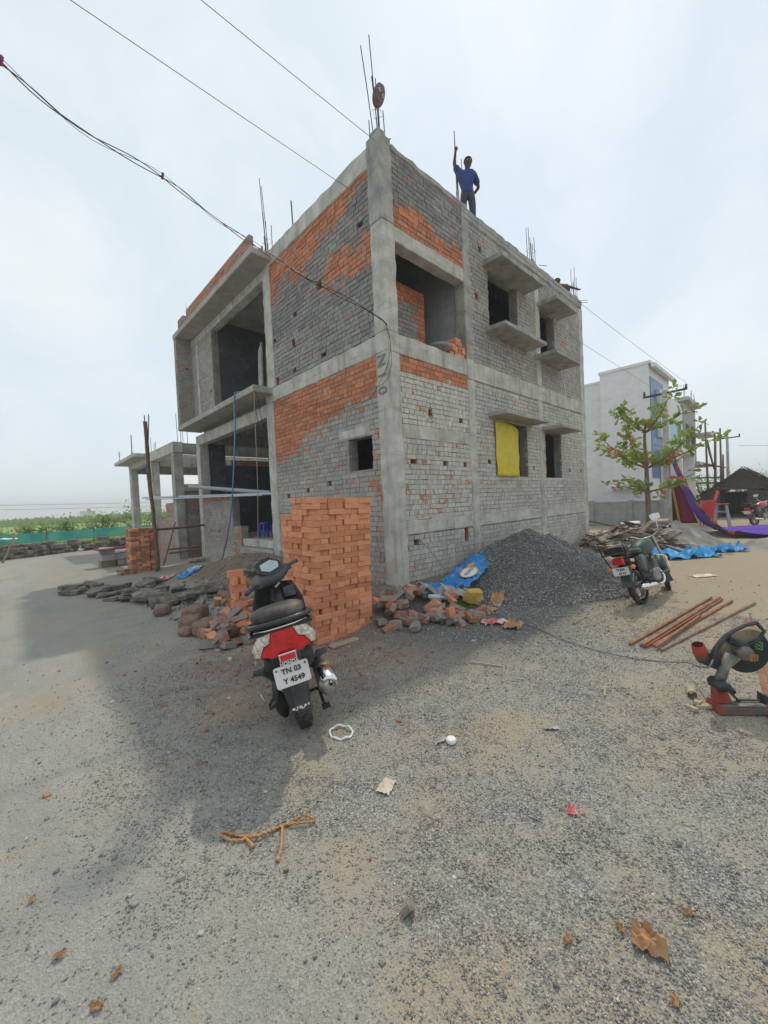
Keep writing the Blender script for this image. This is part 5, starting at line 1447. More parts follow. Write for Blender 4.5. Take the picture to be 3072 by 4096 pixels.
# ------------------------------------------------------------------ cut-off saw at the right edge
M['saw_red'] = simple('worn_red_enamel', (0.36, 0.05, 0.035), 0.7, 0.1, 0.35, 7, 0.3, 90, (0.11, 0.095, 0.08), 1.3)
M['saw_grey'] = simple('dirty_cast_metal', (0.22, 0.21, 0.19), 0.6, 0.4, 0.4, 12, 0.2, 70, (0.05, 0.045, 0.04), 0.6)
M['saw_dark'] = simple('dirty_dark_casing', (0.03, 0.035, 0.045), 0.55, 0.1, 0.3, 10, 0.2, 90, (0.16, 0.14, 0.11), 0.35)
M['guard'] = simple('tan_guard', (0.30, 0.25, 0.18), 0.6, 0.2, 0.25, 10, 0.1, 60, (0.12, 0.09, 0.06), 0.4)
M['disc'] = simple('cutting_disc', (0.018, 0.03, 0.027), 0.8, 0, 0.3, 18, 0.3, 150)
M['amber'] = simple('motor_copper', (0.35, 0.18, 0.06), 0.6, 0.3, 0.3, 20)
SWL = Matrix.Translation((3.62, 0.44, 0.0)) @ Matrix.Rotation(Rd(-50), 4, 'Z') @ Matrix.Scale(0.68, 4)
sw = thing('chop_saw', 'grimy red cut-off saw with dark abrasive disc standing on the ground', 'saw', M=SWL)
# local: x along the base away from the hinge, y towards the far side, z up
m = MB(); m.loft([[(-0.06, -0.11, 0), (0.50, -0.11, 0), (0.50, 0.13, 0), (-0.06, 0.13, 0)], [(-0.05, -0.10, 0.085), (0.50, -0.10, 0.085), (0.50, 0.12, 0.085), (-0.05, 0.12, 0.085)]]); m.obj('base', M['saw_red'], sw, bevel=0.015)
m = MB(); m.box(-0.04, -0.095, 0.0855, 0.49, 0.115, 0.097); m.obj('base_plate', M['saw_grey'], sw, bevel=0.004)
m = MB(); m.loft([[(-0.05, -0.05, 0.097), (0.11, -0.05, 0.097), (0.11, 0.05, 0.097), (-0.05, 0.05, 0.097)], [(-0.055, -0.045, 0.28), (0.045, -0.045, 0.28), (0.045, 0.045, 0.28), (-0.055, 0.045, 0.28)]]); m.obj('hinge_post', M['saw_red'], sw, bevel=0.01)
m = MB(); m.loft([[(0.05, -0.02, 0.25), (0.09, -0.02, 0.24), (0.09, 0.04, 0.24), (0.05, 0.04, 0.25)], [(0.19, -0.01, 0.10), (0.21, -0.01, 0.098), (0.21, 0.03, 0.098), (0.19, 0.03, 0.10)]]); m.obj('brace', M['saw_dark'], sw)
m = MB(); m.tube([(-0.01, 0, 0.25), (0.06, 0.0, 0.45), (0.13, 0.0, 0.60)], [0.05, 0.046, 0.05], 12); m.obj('arm', M['saw_grey'], sw, smooth=True)
m = MB(); m.lathe([(0.0, -0.09), (0.05, -0.09), (0.058, -0.07), (0.06, 0.07), (0.05, 0.09), (0, 0.09)], 14, TR((-0.005, 0, 0.285), PI / 2)); m.obj('hinge', M['saw_dark'], sw, smooth=True)
m = MB(); m.tube([(0.10, 0.03, 0.255), (0.16, 0.03, 0.18)], 0.033, 10); m.obj('spring', M['wire'], sw, smooth=True)
DC = Matrix.Translation((0.34, 0.09, 0.60)) @ Matrix.Rotation(PI / 2, 4, 'X')
m = MB(); m.lathe([(0.02, -0.003), (0.232, -0.0025), (0.235, 0.0), (0.232, 0.0025), (0.02, 0.003)], 48, DC); m.obj('disc', M['disc'], sw)
m = MB(); m.lathe([(0.0, 0.02), (0.03, 0.018), (0.032, 0.0), (0.0, 0.0)], 12, DC); m.obj('clamp_nut', M['saw_red'], sw)
m = MB()
DG = DC @ Matrix.Rotation(Rd(52), 4, 'Z')
m.lathe([(0.10, -0.045), (0.245, -0.045), (0.255, -0.03), (0.255, 0.03), (0.245, 0.045), (0.10, 0.045)], 28, DG, ang=Rd(170)); m.obj('blade_guard', M['guard'], sw, solid=0.004, recalc=False, smooth=False)
m = MB(); m.loft([[(-0.12, 0.02, 0.48), (0.06, 0.02, 0.40), (0.06, 0.16, 0.40), (-0.12, 0.16, 0.48)], [(-0.16, 0.03, 0.60), (0.05, 0.03, 0.60), (0.05, 0.15, 0.60), (-0.16, 0.15, 0.60)]]); m.obj('spark_chute', M['saw_dark'], sw, bevel=0.01)
m = MB(); m.lathe([(0.05, -0.11), (0.06, -0.06), (0.066, 0.0), (0.06, 0.09), (0.05, 0.10)], 16, TR((-0.13, 0.06, 0.60), 0.2, -0.35)); m.lathe([(0.045, 0.09), (0.056, 0.0)], 16, TR((-0.13, 0.06, 0.60), 0.2, -0.35)); m.obj('motor_cap', M['saw_red'], sw, smooth=True)
m = MB(); m.lathe([(0.0, -0.16), (0.04, -0.155), (0.062, -0.12), (0.070, -0.05), (0.075, 0.02), (0.07, 0.06), (0.0, 0.06)], 18, TR((0.24, 0.0, 0.63), PI / 2 + 0.1)); mo = m.obj('motor', M['saw_grey'], sw, smooth=True)
m = MB()
for k in range(3): m.mbox(TR((0.215 + 0.025 * k, -0.145, 0.62), 0.1), 0.009, 0.012, 0.032)
m.obj('motor_vent', M['amber'], mo)
m = MB(); m.tube(bez([(-0.03, 0.02, 0.56), (-0.01, 0.0, 0.66), (0.10, 0.0, 0.80), (0.26, 0.0, 0.90), (0.38, 0.0, 0.93)], 6), [0.028] * 7 + [0.026] * 6 + [0.022] * 12, 10); m.obj('handle', M['saw_dark'], sw, smooth=True)
m = MB(); m.tube([(0.38, 0, 0.93), (0.45, 0.0, 0.84), (0.40, 0.0, 0.75), (0.30, 0, 0.70)], [0.022, 0.018, 0.018, 0.022], 8); m.obj('handle_loop', M['saw_dark'], sw, smooth=True)
m = MB(); m.tube([(0.36, 0.01, 0.93), (0.35, 0.05, 1.02)], 0.008, 6); m.obj('lever', M['steel'], sw)
m = MB(); m.mbox(TR((0.20, 0.0, 0.715), 0, 0.4), 0.10, 0.035, 0.035); m.mbox(TR((0.13, -0.02, 0.77), 0, 0.3), 0.03, 0.02, 0.02); m.obj('gear_housing', M['saw_dark'], sw, bevel=0.015)
M['green_twine'] = simple('green_twine', (0.10, 0.42, 0.16), 0.7)
m = MB(); m.tube([(0.40 + 0.035 * math.cos(t * 2.4), 0.01 + 0.03 * math.sin(t * 2.4), 0.75 - 0.012 * t + 0.01 * math.sin(t * 5)) for t in [k * 0.22 for k in range(40)]], 0.004, 5); m.obj('green_tie', M['green_twine'], sw)
m = MB(); m.tube([(0.17, 0.0, 0.115), (0.40, 0.0, 0.115)], 0.010, 8); m.mbox(TR((0.41, 0, 0.14)), 0.006, 0.05, 0.05); m.mbox(TR((0.45, 0, 0.135)), 0.03, 0.03, 0.035); m.obj('vice', M['saw_dark'], sw)
SWT = lambda v: tuple(SWL @ Vector(v))
pipe('power_cable', 'grey power cable running from the saw to the wall hole', 'cable',
     bez([SWT((-0.04, 0.0, 0.55)), SWT((-0.10, 0.02, 0.45)), (4.18, 0.72, 0.10), (4.30, 0.95, 0.012), (4.22, 1.3, 0.012), (4.30, 1.75, 0.012), (4.55, 2.3, 0.012), (4.66, 2.75, 0.02), (4.86, 3.3, 0.12), (5.0, 3.9, 0.45), (5.02, 4.40, 0.88), (4.98, 4.52, 0.9)], 8), 0.006, simple('grey_cable', (0.16, 0.17, 0.19), 0.6), 6)
# ------------------------------------------------------------------ steel and timber strips on the ground
M['rust'] = simple('rusty_bar', (0.27, 0.105, 0.055), 0.85, 0.15, 0.35, 9, 0.2, 80, (0.36, 0.22, 0.12), 0.5)
M['rust_grey'] = simple('brown_grey_bar', (0.22, 0.15, 0.125), 0.85, 0.1, 0.35, 9)
def gzp(px, py, z=0.0):
    d = Vector(CAM_R) * (px - 1536) + Vector(CAM_D) * (py - 2048) + Vector(CAM_F) * 1580
    k = (z - EYE[2]) / d.z
    return (d.x * k, d.y * k)
RODS = [((2520, 2583), (2847, 2394), 'rust', 'rusty square bar, outermost of the bundle on the heap side'),
        ((2563, 2588), (2872, 2398), 'rust_grey', 'grey brown square bar, second of the bundle by the saw'),
        ((2570, 2594), (2880, 2400), 'rust', 'rusty square bar in the middle of the bundle by the saw'),
        ((2582, 2593), (2889, 2401), 'rust', 'rusty square bar, right-hand one of the tight bundle'),
        ((2622, 2602), (2800, 2476), 'rust', 'short rusty square bar half under the loose one'),
        ((2612, 2588), (2930, 2408), 'rust', 'loose rusty square bar next to the tight bundle'),
        ((2645, 2606), (3020, 2417), 'rust_grey', 'single long brown bar lying nearest the saw')]
for i, (a, b, mt, lb) in enumerate(RODS):
    p = gzp(*a); q = gzp(*b)
    zz = 0.014 + (0.02 if i in (2, 4) else 0)
    m = MB(); m.bar((0, 0, 0), (q[0] - p[0], q[1] - p[1], 0.004), 0.024, 0.022)
    tag(m.obj('metal_bar', M[mt], None, (p[0], p[1], zz)), lb, 'metal bar', 'metal bars laid out by the saw')
for i, (a, b, lb) in enumerate((((2985, 2480), (3110, 2950), 'rusty strip under the saw, left of the pair'), ((3005, 2476), (3130, 2900), 'rusty strip under the saw, right of the pair'))):
    p = gzp(a[0], a[1]); q = gzp(b[0], b[1])
    m = MB(); m.bar((0, 0, 0), (q[0] - p[0], q[1] - p[1], 0), 0.03, 0.012)
    tag(m.obj('metal_bar', M['rust'], None, (p[0], p[1], 0.012)), lb, 'metal bar', 'metal bars under the saw')
# ------------------------------------------------------------------ small things dropped on the ground
def scrap(name, label, cat, px, py, a, b, rz, mat, amp=0.02, seed=0):
    x, y = gzp(px, py)
    return crumple(name, label, cat, x, y, a, b, rz, M[mat], amp, seed, None, 9, 8, None, 1.0, 0.010)
scrap('paper_scrap', 'torn pale paper lying on the gravel near the rope', 'paper', 1548, 3155, 0.11, 0.075, 0.4, 'pale_paper', 0.02, 3)
scrap('paper_scrap', 'small white card on the gravel right of the strap', 'paper', 1762, 2968, 0.10, 0.035, -0.2, 'white_sheet', 0.012, 7)
scrap('paper_scrap', 'flat white paper slip beyond the white card', 'paper', 2205, 2916, 0.10, 0.04, -0.7, 'white_sheet', 0.012, 9)
scrap('paper_scrap', 'white paper on the sand behind the metal bars', 'paper', 2812, 2304, 0.42, 0.20, -0.7, 'pale_paper', 0.02, 11)
scrap('paper_scrap', 'tiny red and white wrapper on the gravel', 'wrapper', 2290, 3252, 0.055, 0.04, 0.5, 'pink_paper', 0.018, 13)
scrap('dry_leaf', 'large crumpled dry orange leaf at the lower corner of the gravel', 'leaf', 2600, 3785, 0.085, 0.10, 0.3, 'card', 0.06, 17)
for i, (px, py, lb) in enumerate(((2270, 3765, 'curled dry leaf left of the large crumpled one'), (2480, 3720, 'dry leaf just above the large crumpled one'), (2755, 3665, 'dry leaf right of the large crumpled one'),
                                  (2700, 4015, 'dry leaf at the bottom edge below the crumpled one'), (130, 3605, 'dry leaf near the left edge of the lane'), (390, 4040, 'dry leaf at the bottom left of the lane'),
                                  (470, 3900, 'dark dry leaf on the lane above the bottom edge'), (795, 3055, 'orange dry leaf in the building shadow'), (240, 3830, 'small dry leaf on the far left lane'))):
    scrap('dry_leaf', lb, 'leaf', px, py, 0.036, 0.020, i * 1.1, 'card', 0.018, 30 + i)
st_ = rough_block(0.026, 0.022, 0.02, 0.6); x, y = gzp(1632, 3650)
tag(st_.obj('stone', M['stone'], None, (x, y, 0.022)), 'single dark angular stone in the middle foreground', 'stone').rotation_euler = (0.7, 0.5, 0.3)
x, y = gzp(1805, 2972); m = MB(); m.lathe([(0.0, 0.03), (0.025, 0.03), (0.034, 0.022), (0.034, 0.0), (0, 0)], 14); tag(m.obj('tape_roll', M['white'], None, (x, y, 0.006), bevel=0.004), 'small round white cap beside the white card', 'cap')
# rope and strap
x, y = gzp(1080, 3345)
rp = [gzp(*p) for p in ((1260, 3290), (1215, 3278), (1160, 3300), (1110, 3322), (1060, 3350), (1000, 3362), (930, 3372), (885, 3355), (900, 3340), (960, 3352), (1020, 3360), (1075, 3342), (1130, 3310), (1190, 3308), (1250, 3300), (1258, 3288))]
P = bez([(a, b, 0.016 + 0.006 * math.sin(i * 2.0)) for i, (a, b) in enumerate(rp)], 8)
r1 = thing('rope', 'knotted orange jute rope lying on the gravel', 'rope', (P[0][0], P[0][1], 0))
M['orange_rope'] = simple('orange_jute', (0.46, 0.24, 0.10), 0.9, 0, 0.35, 60, 0.6, 260)
for k, ph in enumerate((0.0, PI)):
    m = MB(); Q = []
    for i, p in enumerate(P):
        d = (P[min(i + 1, len(P) - 1)] - P[max(i - 1, 0)]).normalized(); u, w = orth(d)
        Q.append(p + (u * math.cos(i * 1.3 + ph) + w * math.sin(i * 1.3 + ph)) * 0.0032 - Vector((P[0][0], P[0][1], 0)))
    m.tube(Q, 0.0042, 5); m.obj('strand', M['orange_rope'], r1, smooth=True)
for a in (((1130, 3315), (1125, 3400), (1110, 3455)), ((975, 3355), (1005, 3385), (1012, 3400))):
    T_ = bez([(*gzp(*q), 0.014) for q in a], 6); m = MB(); m.tube([p - Vector((P[0][0], P[0][1], 0)) for p in T_], [0.0065] * (len(T_) - 2) + [0.009, 0.011], 6); m.obj('rope_end', M['orange_rope'], r1, smooth=True)
lp = [gzp(*p) for p in ((1318, 2935), (1335, 2915), (1370, 2908), (1400, 2918), (1412, 2935), (1395, 2955), (1360, 2962), (1330, 2955), (1318, 2935))]
m = MB(); m.tube([Vector((a - lp[0][0], b - lp[0][1], 0.012 + 0.006 * math.sin(i))) for i, (a, b) in enumerate(bez([(a, b, 0) for a, b in lp], 5) and [(v.x, v.y) for v in bez([(a, b, 0) for a, b in lp], 5)])], 0.007, 6)
tag(m.obj('strap_loop', M['white'], None, (lp[0][0], lp[0][1], 0)), 'white strap coiled in a loop behind the scooter wheel', 'strap')
# pale chips and pipe offcut by the saw
x, y = gzp(2770, 2795)
m = MB(); m.tube([(0, 0, 0.03), (0.10, 0.03, 0.035)], 0.03, 14, caps=False); m.tube([(0, 0, 0.03), (0.10, 0.03, 0.035)], 0.025, 14, caps=False)
tag(m.obj('pipe_offcut', M['pale_wood'], None, (x, y, 0.0), smooth=True), 'short pale pipe offcut next to the saw base', 'pipe offcut')
for i, (px, py, lb) in enumerate(((2790, 2815, 'pale broken chip directly below the pipe offcut'), (2765, 2838, 'square pale chip left of the other chips by the saw'), (2815, 2830, 'pale splinter closest to the saw base'))):
    x, y = gzp(px, py); m = MB(); m.mbox(TR((0, 0, 0.012), 0.2, 0.15, i), 0.045, 0.02, 0.01, j=0.006); tag(m.obj('wood_chip', M['pale_wood'], None, (x, y, 0)), lb, 'wood chip')
for i, (px, py, L, rz, lb) in enumerate(((2425, 2772, 0.16, 0.2, 'thin twig on the gravel left of the saw'), (1560, 2610, 0.02, 0.6, 'tiny twig at the shadow edge'), (1945, 2660, 0.30, 1.9, 'long pale splinter in front of the gravel heap'), (1330, 2730, 0.10, 0.9, 'short pale splinter beside the scooter muffler'), (2260, 2465, 0.34, 2.3, 'thin stick at the foot of the gravel heap'))):
    x, y = gzp(px, py); m = MB(); m.bar((-L / 2, 0, 0.012), (L / 2, 0.02, 0.018), 0.014, 0.009); tag(m.obj('twig', M['pale_wood'], None, (x, y, 0)), lb, 'twig').rotation_euler = (0, 0, rz)
# weeds beside the carton
def m_leaf(name, c1, c2, tr=0.35):
    t = NT(name)
    n = t.noise(5, None, 3); _, _, rnd = t.attr()
    c = t.mix(t.math('ADD', t.math('MULTIPLY', n, 0.5), t.math('MULTIPLY', rnd, 0.5)), c1, c2)
    t.set(c, 0.55)
    tl = t.n.new('ShaderNodeBsdfTranslucent'); t.l.new(c, tl.inputs['Color'])
    mx = t.n.new('ShaderNodeMixShader'); mx.inputs[0].default_value = tr
    t.l.new(t.b.outputs[0], mx.inputs[1]); t.l.new(tl.outputs[0], mx.inputs[2]); t.l.new(mx.outputs[0], t.n['Material Output'].inputs['Surface'])
    return t.mat
M['weed'] = m_leaf('weed_leaf', (0.06, 0.13, 0.03), (0.16, 0.26, 0.07))
wd = MB()
for k in range(420):
    cx, cy = random.choice(((4.72, 3.42), (4.62, 3.6), (5.35, 3.72), (4.9, 3.55)))
    x = random.gauss(cx, 0.13); y = random.gauss(cy, 0.10); z = gh(x, y)
    a = random.uniform(0, 2 * PI); h = random.uniform(0.03, 0.12); l = random.uniform(0.01, 0.05)
    wd.add([(x, y, z), (x + math.cos(a) * l + 0.008, y + math.sin(a) * l, z + h * 0.6), (x + math.cos(a) * l * 1.8, y + math.sin(a) * l * 1.8, z + h), (x + math.cos(a) * l - 0.008, y + math.sin(a) * l, z + h * 0.6)], [(0, 1, 2, 3)], 0, (0, 0, random.random(), 1))
tag(wd.obj('weeds', M['weed'], None, attr=True, recalc=False), 'small green weeds growing round the yellow carton', 'weeds', None, 'stuff')
for i, (x, y, lb) in enumerate(((4.1, 3.55, 'clear water bottle lying on the broken bricks'),)):
    m = MB(); m.lathe([(0.0, 0), (0.03, 0.0), (0.032, 0.02), (0.032, 0.15), (0.012, 0.19), (0.012, 0.215), (0, 0.215)], 12, TR((0, 0, 0.0), PI / 2, 0, 0.4))
    tag(m.obj('bottle', M['pale_blue'], None, (x, y, gh(x, y) + 0.26), smooth=True), lb, 'bottle')
# ------------------------------------------------------------------ rebar, mask, wires
def rebar(pts, r=0.007):
    m = MB(); m.tube(pts, r, 5); return bpart(m, 'rebar', M['rebar'], 0)
def ties(z, P):
    m = MB(); m.tube([(x, y, z + random.gauss(0, .01)) for x, y in P], 0.004, 4, close=True); return bpart(m, 'stirrup', M['rebar'], 0)
for x, y, zt, lx, ly in ((4.50, 4.62, 8.72, -0.20, 0.0), (4.53, 4.56, 8.98, -0.07, 0.03), (4.53, 4.55, 8.34, -0.06, 0.03), (4.58, 4.58, 8.36, -0.03, 0), (4.62, 4.60, 8.30, -0.02, 0), (4.69, 4.56, 7.92, -0.02, 0), (4.49, 4.70, 7.75, -0.01, 0)):
    rebar([(x, y, 7.4), (x + lx * 0.5, y + ly * 0.5, (7.5 + zt) / 2), (x + lx, y + ly, zt)], 0.008)
ties(7.85, ((4.48, 4.6), (4.58, 4.52), (4.68, 4.57), (4.6, 4.68)))
rebar([(4.72, 4.6, 7.50), (4.82, 4.55, 7.56)]); rebar([(4.72, 4.6, 7.44), (4.86, 4.55, 7.47)])
for x, y, zt, ly in ((4.55, 8.38, 9.25, 0.16), (4.60, 8.36, 9.1, 0.20), (4.6, 8.45, 8.5, 0.1), (4.66, 8.3, 8.1, 0.0), (4.5, 8.24, 8.1, 0.02), (4.6, 8.5, 7.95, 0.05)):
    rebar([(x, y, 7.3), (x, y + ly, zt)], 0.008)
ties(7.72, ((4.52, 8.26), (4.66, 8.26), (4.66, 8.48), (4.52, 8.48)))
rebar([(4.6, 7.28, 7.35), (4.6, 7.31, 8.05)], 0.014)
for x0, L in ((6.72, ((0, 7.9), (0.12, 7.75), (0.16, 8.35))), (9.72, ((0, 8.0), (0.06, 8.32), (0.12, 7.9), (0.18, 8.40), (0.22, 8.1), (0.3, 8.05))), (12.42, ((-0.02, 7.9), (0.05, 7.75), (0.08, 8.3), (0.14, 8.32), (0.22, 8.05), (0.28, 7.98)))):
    for k, (dx, zt) in enumerate(L):
        y = 4.56 + (0.12 if k % 2 else 0.0)
        rebar([(x0 + dx, y, 7.3), (x0 + dx - 0.05, y, zt)])
    if x0 > 7: ties(7.78, ((x0, 4.55), (x0 + 0.26, 4.55), (x0 + 0.26, 4.7), (x0, 4.7)))
    m = MB(); m.mbox(TR((x0 + 0.1, 4.64, 7.42)), 0.12, 0.1, 0.06, j=0.03); bpart(m, 'column_stub', M['concrete_old'], 0.01)
rebar([(7.15, 4.88, 7.38), (7.09, 4.88, 9.27)], 0.009); rebar([(7.13, 4.90, 7.38), (7.06, 4.86, 9.05)], 0.008)
rebar([(9.98, 4.5, 7.42), (10.25, 4.42, 7.46)]); rebar([(12.76, 4.5, 7.4), (13.0, 4.4, 7.45)]); rebar([(12.76, 4.5, 7.34), (13.02, 4.4, 7.39)])
for y, z in ((12.6, 7.85), (8.3, 4.1)):
    rebar([(4.1, y, z - 0.3), (4.1, y + .01, z)], 0.005)
mk_ = thing('ward_mask', 'oval painted face mask tied to the corner reinforcing bars', 'mask', M=Matrix.Translation((4.53, 4.50, 8.02)) @ Matrix(((0.80, 0.0, -0.60, 0), (-0.60, 0, -0.80, 0), (0, 1, 0, 0), (0, 0, 0, 1))) @ Matrix.Rotation(Rd(-28), 4, 'Z') @ Matrix.Rotation(Rd(48), 4, 'Y') @ Matrix.Scale(0.78, 4))
m = MB(); m.lathe([(0.0, 0.05), (0.08, 0.045), (0.14, 0.02), (0.155, 0.0), (0.14, -0.01), (0, -0.01)], 24, Matrix.Diagonal((1.0, 1.55, 1.0, 1))); m.obj('face', simple('mask_clay', (0.15, 0.095, 0.10), 0.6, 0, 0.3, 20), mk_, smooth=True)
for s_ in (-1, 1):
    m = MB(); m.lathe([(0, 0.058), (0.03, 0.056), (0.034, 0.04)], 12, Matrix.Translation((s_ * 0.06, 0.05, 0.0)) @ Matrix.Diagonal((1, 0.8, 1, 1))); e_ = m.obj('eye', M['white'], mk_)
    m = MB(); m.lathe([(0, 0.064), (0.013, 0.062), (0.015, 0.05)], 10, Matrix.Translation((s_ * 0.06, 0.05, 0.0))); m.obj('pupil', M['ink'], e_)
m = MB(); m.lathe([(0, 0.062), (0.05, 0.052), (0.06, 0.04)], 14, Matrix.Translation((0, -0.11, 0)) @ Matrix.Diagonal((1, 0.5, 1, 1))); m.obj('mouth', simple('mask_red', (0.24, 0.05, 0.09), 0.5), mk_)

def sagline(p, q, sag, n=24):
    p = Vector(p); q = Vector(q)
    return [p.lerp(q, k / n) + Vector((0, 0, -4 * sag * (k / n) * (1 - k / n))) for k in range(n + 1)]
CAB = simple('aluminium_wire', (0.12, 0.15, 0.20), 0.5, 0.4)
# overhead lines: pole crossarm at the far right to a pole behind the camera
def wirething(label, P, r, mat, name='overhead_wire'):
    o0 = P[0]; m = MB(); m.tube([p - o0 for p in P], r, 5); return tag(m.obj(name, mat, None, o0, smooth=True), label, 'wire')
wirething('upper single overhead wire crossing the sky to the crossarm end', sagline((19.0, 2.98, 5.62), (1.52, 4.88, 7.75), 0.12, 40), 0.0045, CAB)
wirething('lower single overhead wire passing in front of the brick walls', sagline((19.00, 3.86, 5.50), (0.44, 5.52, 7.37), 0.10, 40), 0.0045, CAB)
# twisted service cable clipped together, ending on the corner column
bn = thing('service_cable', 'bundle of twisted black cables clipped together, tied to the corner column', 'cable', (4.40, 4.40, 4.45))
KP = [(-0.25, 3.62, 4.84), (0.10, 3.82, 4.83), (0.6, 4.30, 5.0), (1.34, 4.62, 5.18), (1.9, 4.68, 5.03), (2.46, 4.65, 4.88), (3.0, 4.55, 4.68), (3.37, 4.42, 4.56), (4.19, 4.32, 4.36), (4.42, 4.44, 4.34)]
base = bez(KP, 8)
for k in range(3):
    m = MB(); Q = []
    for i, p in enumerate(base):
        a = i * 0.42 + k * 2.1
        e = 0.035 * abs(math.sin(i * 0.19 + k * 0.5))
        Q.append(p + Vector((0.3 * math.cos(a), 0.3 * math.cos(a), math.sin(a))) * e - Vector((4.40, 4.40, 4.45)))
    m.tube(Q, 0.0048 if k < 2 else 0.0025, 5); m.obj('strand', M['wire'], bn, smooth=True)
for i, (x, y, z) in enumerate(((0.10, 3.82, 4.83), (1.34, 4.62, 5.18), (2.46, 4.65, 4.88), (3.37, 4.42, 4.56))):
    m = MB(); m.mbox(TR((x - 4.40, y - 4.40, z - 4.45), 0.2, 0, 0.8), 0.009, 0.009, 0.032); m.obj('cable_clip', simple('clip_%d' % i, (0.22, 0.02, 0.10) if i < 2 else (0.6, 0.06, 0.03), 0.5), bn)
for k, P in enumerate(([(4.42, 4.44, 4.34), (4.45, 4.42, 4.2), (4.44, 4.43, 3.9), (4.44, 4.6, 3.65), (4.44, 5.0, 3.35), (4.43, 5.9, 3.30), (4.43, 7.0, 3.55), (4.43, 8.2, 4.0)],
                       [(4.42, 4.44, 4.34), (4.47, 4.43, 4.1), (4.45, 4.43, 3.7), (4.44, 4.7, 3.5), (4.43, 5.6, 3.5), (4.43, 7.2, 3.7), (4.42, 8.25, 4.15)])):
    m = MB(); m.tube([p - Vector((4.40, 4.40, 4.45)) for p in bez(P, 8)], 0.0035, 5); m.obj('strand', M['wire'], bn, smooth=True)
# number daubed on the corner column
mk0 = simple('faded_paint', (0.24, 0.235, 0.225), 0.95, 0, 0.35, 22)
for k, g_ in enumerate('01N'):
    text_mesh(g_, 0.27, mk0, B, Matrix.Translation((4.452 - CX, 4.63 - CY, 3.42 - 0.2 + 0.24 * k)) @ Matrix(((0, 0, -1, 0), (0, -1, 0, 0), (-1, 0, 0, 0), (0, 0, 0, 1))) @ Matrix.Rotation(Rd(180), 4, 'Z'), 'painted_mark', 0.001, 'CENTER', 0.006)

# ------------------------------------------------------------------ people on the roof
M['skin'] = simple('brown_skin', (0.075, 0.04, 0.028), 0.55, 0, 0.15, 12)
M['hair'] = simple('black_hair', (0.01, 0.01, 0.012), 0.6)
M['blue_shirt'] = simple('blue_shirt', (0.02, 0.055, 0.19), 0.85, 0, 0.25, 6, 0.3, 40)
M['trousers'] = simple('dark_trousers', (0.05, 0.055, 0.085), 0.85, 0, 0.2, 6, 0.3, 40)
M['tan_shirt'] = simple('brown_shirt', (0.16, 0.08, 0.07), 0.85, 0, 0.2, 6, 0.3, 40)
def skin_mesh(name, chains, mat, parent, root=0, sub=2):
    """chains: list of lists of (x,y,z,r); chains that start where another has a vertex are joined there"""
    vs, es, rs = [], [], []
    def vid(p):
        for i, q in enumerate(vs):
            if (Vector(q) - Vector(p[:3])).length < 1e-5: return i
        vs.append(tuple(p[:3])); rs.append(p[3]); return len(vs) - 1
    for c in chains:
        ids = [vid(p) for p in c]
        es += [(a, b) for a, b in zip(ids, ids[1:]) if a != b]
    me = bpy.data.meshes.new(name); me.from_pydata(vs, es, [])
    o = bpy.data.objects.new(name, me); COL.objects.link(o); o.parent = parent
    me.materials.append(mat)
    md = o.modifiers.new('skin', 'SKIN'); md.use_smooth_shade = True
    sk_ = me.skin_vertices[0].data
    for i, r in enumerate(rs):
        rr = r if isinstance(r, tuple) else (r, r)
        sk_[i].radius = rr; sk_[i].use_root = (i == root)
    s_ = o.modifiers.new('sub', 'SUBSURF'); s_.levels = sub; s_.render_levels = sub
    return o
def hand_chains(w, d, side, curl):
    """five fingers from the wrist point w along direction d"""
    w = Vector(w); d = Vector(d).normalized(); s = Vector(side).normalized(); n = d.cross(s)
    palm = w + d * 0.055
    out = [[(*w, 0.022), (*palm, (0.032))]]
    for k in range(4):
        b = palm + s * (0.028 - 0.019 * k) + d * 0.02
        L = (0.033, 0.038, 0.036, 0.028)[k]
        p1 = b + d * L + n * curl * 0.02; p2 = p1 + d * L * (0.5 - curl * 0.6) + n * curl * 0.04
        out.append([(*palm, 0.032), (*b, 0.0095), (*p1, 0.0085), (*p2, 0.0075)])
    t0 = w + d * 0.03 + s * 0.03; t1 = t0 + d * 0.03 + s * 0.02 + n * curl * 0.02; t2 = t1 + d * 0.022 + n * curl * 0.025
    out.append([(*palm, 0.032), (*t0, 0.012), (*t1, 0.010), (*t2, 0.008)])
    return out
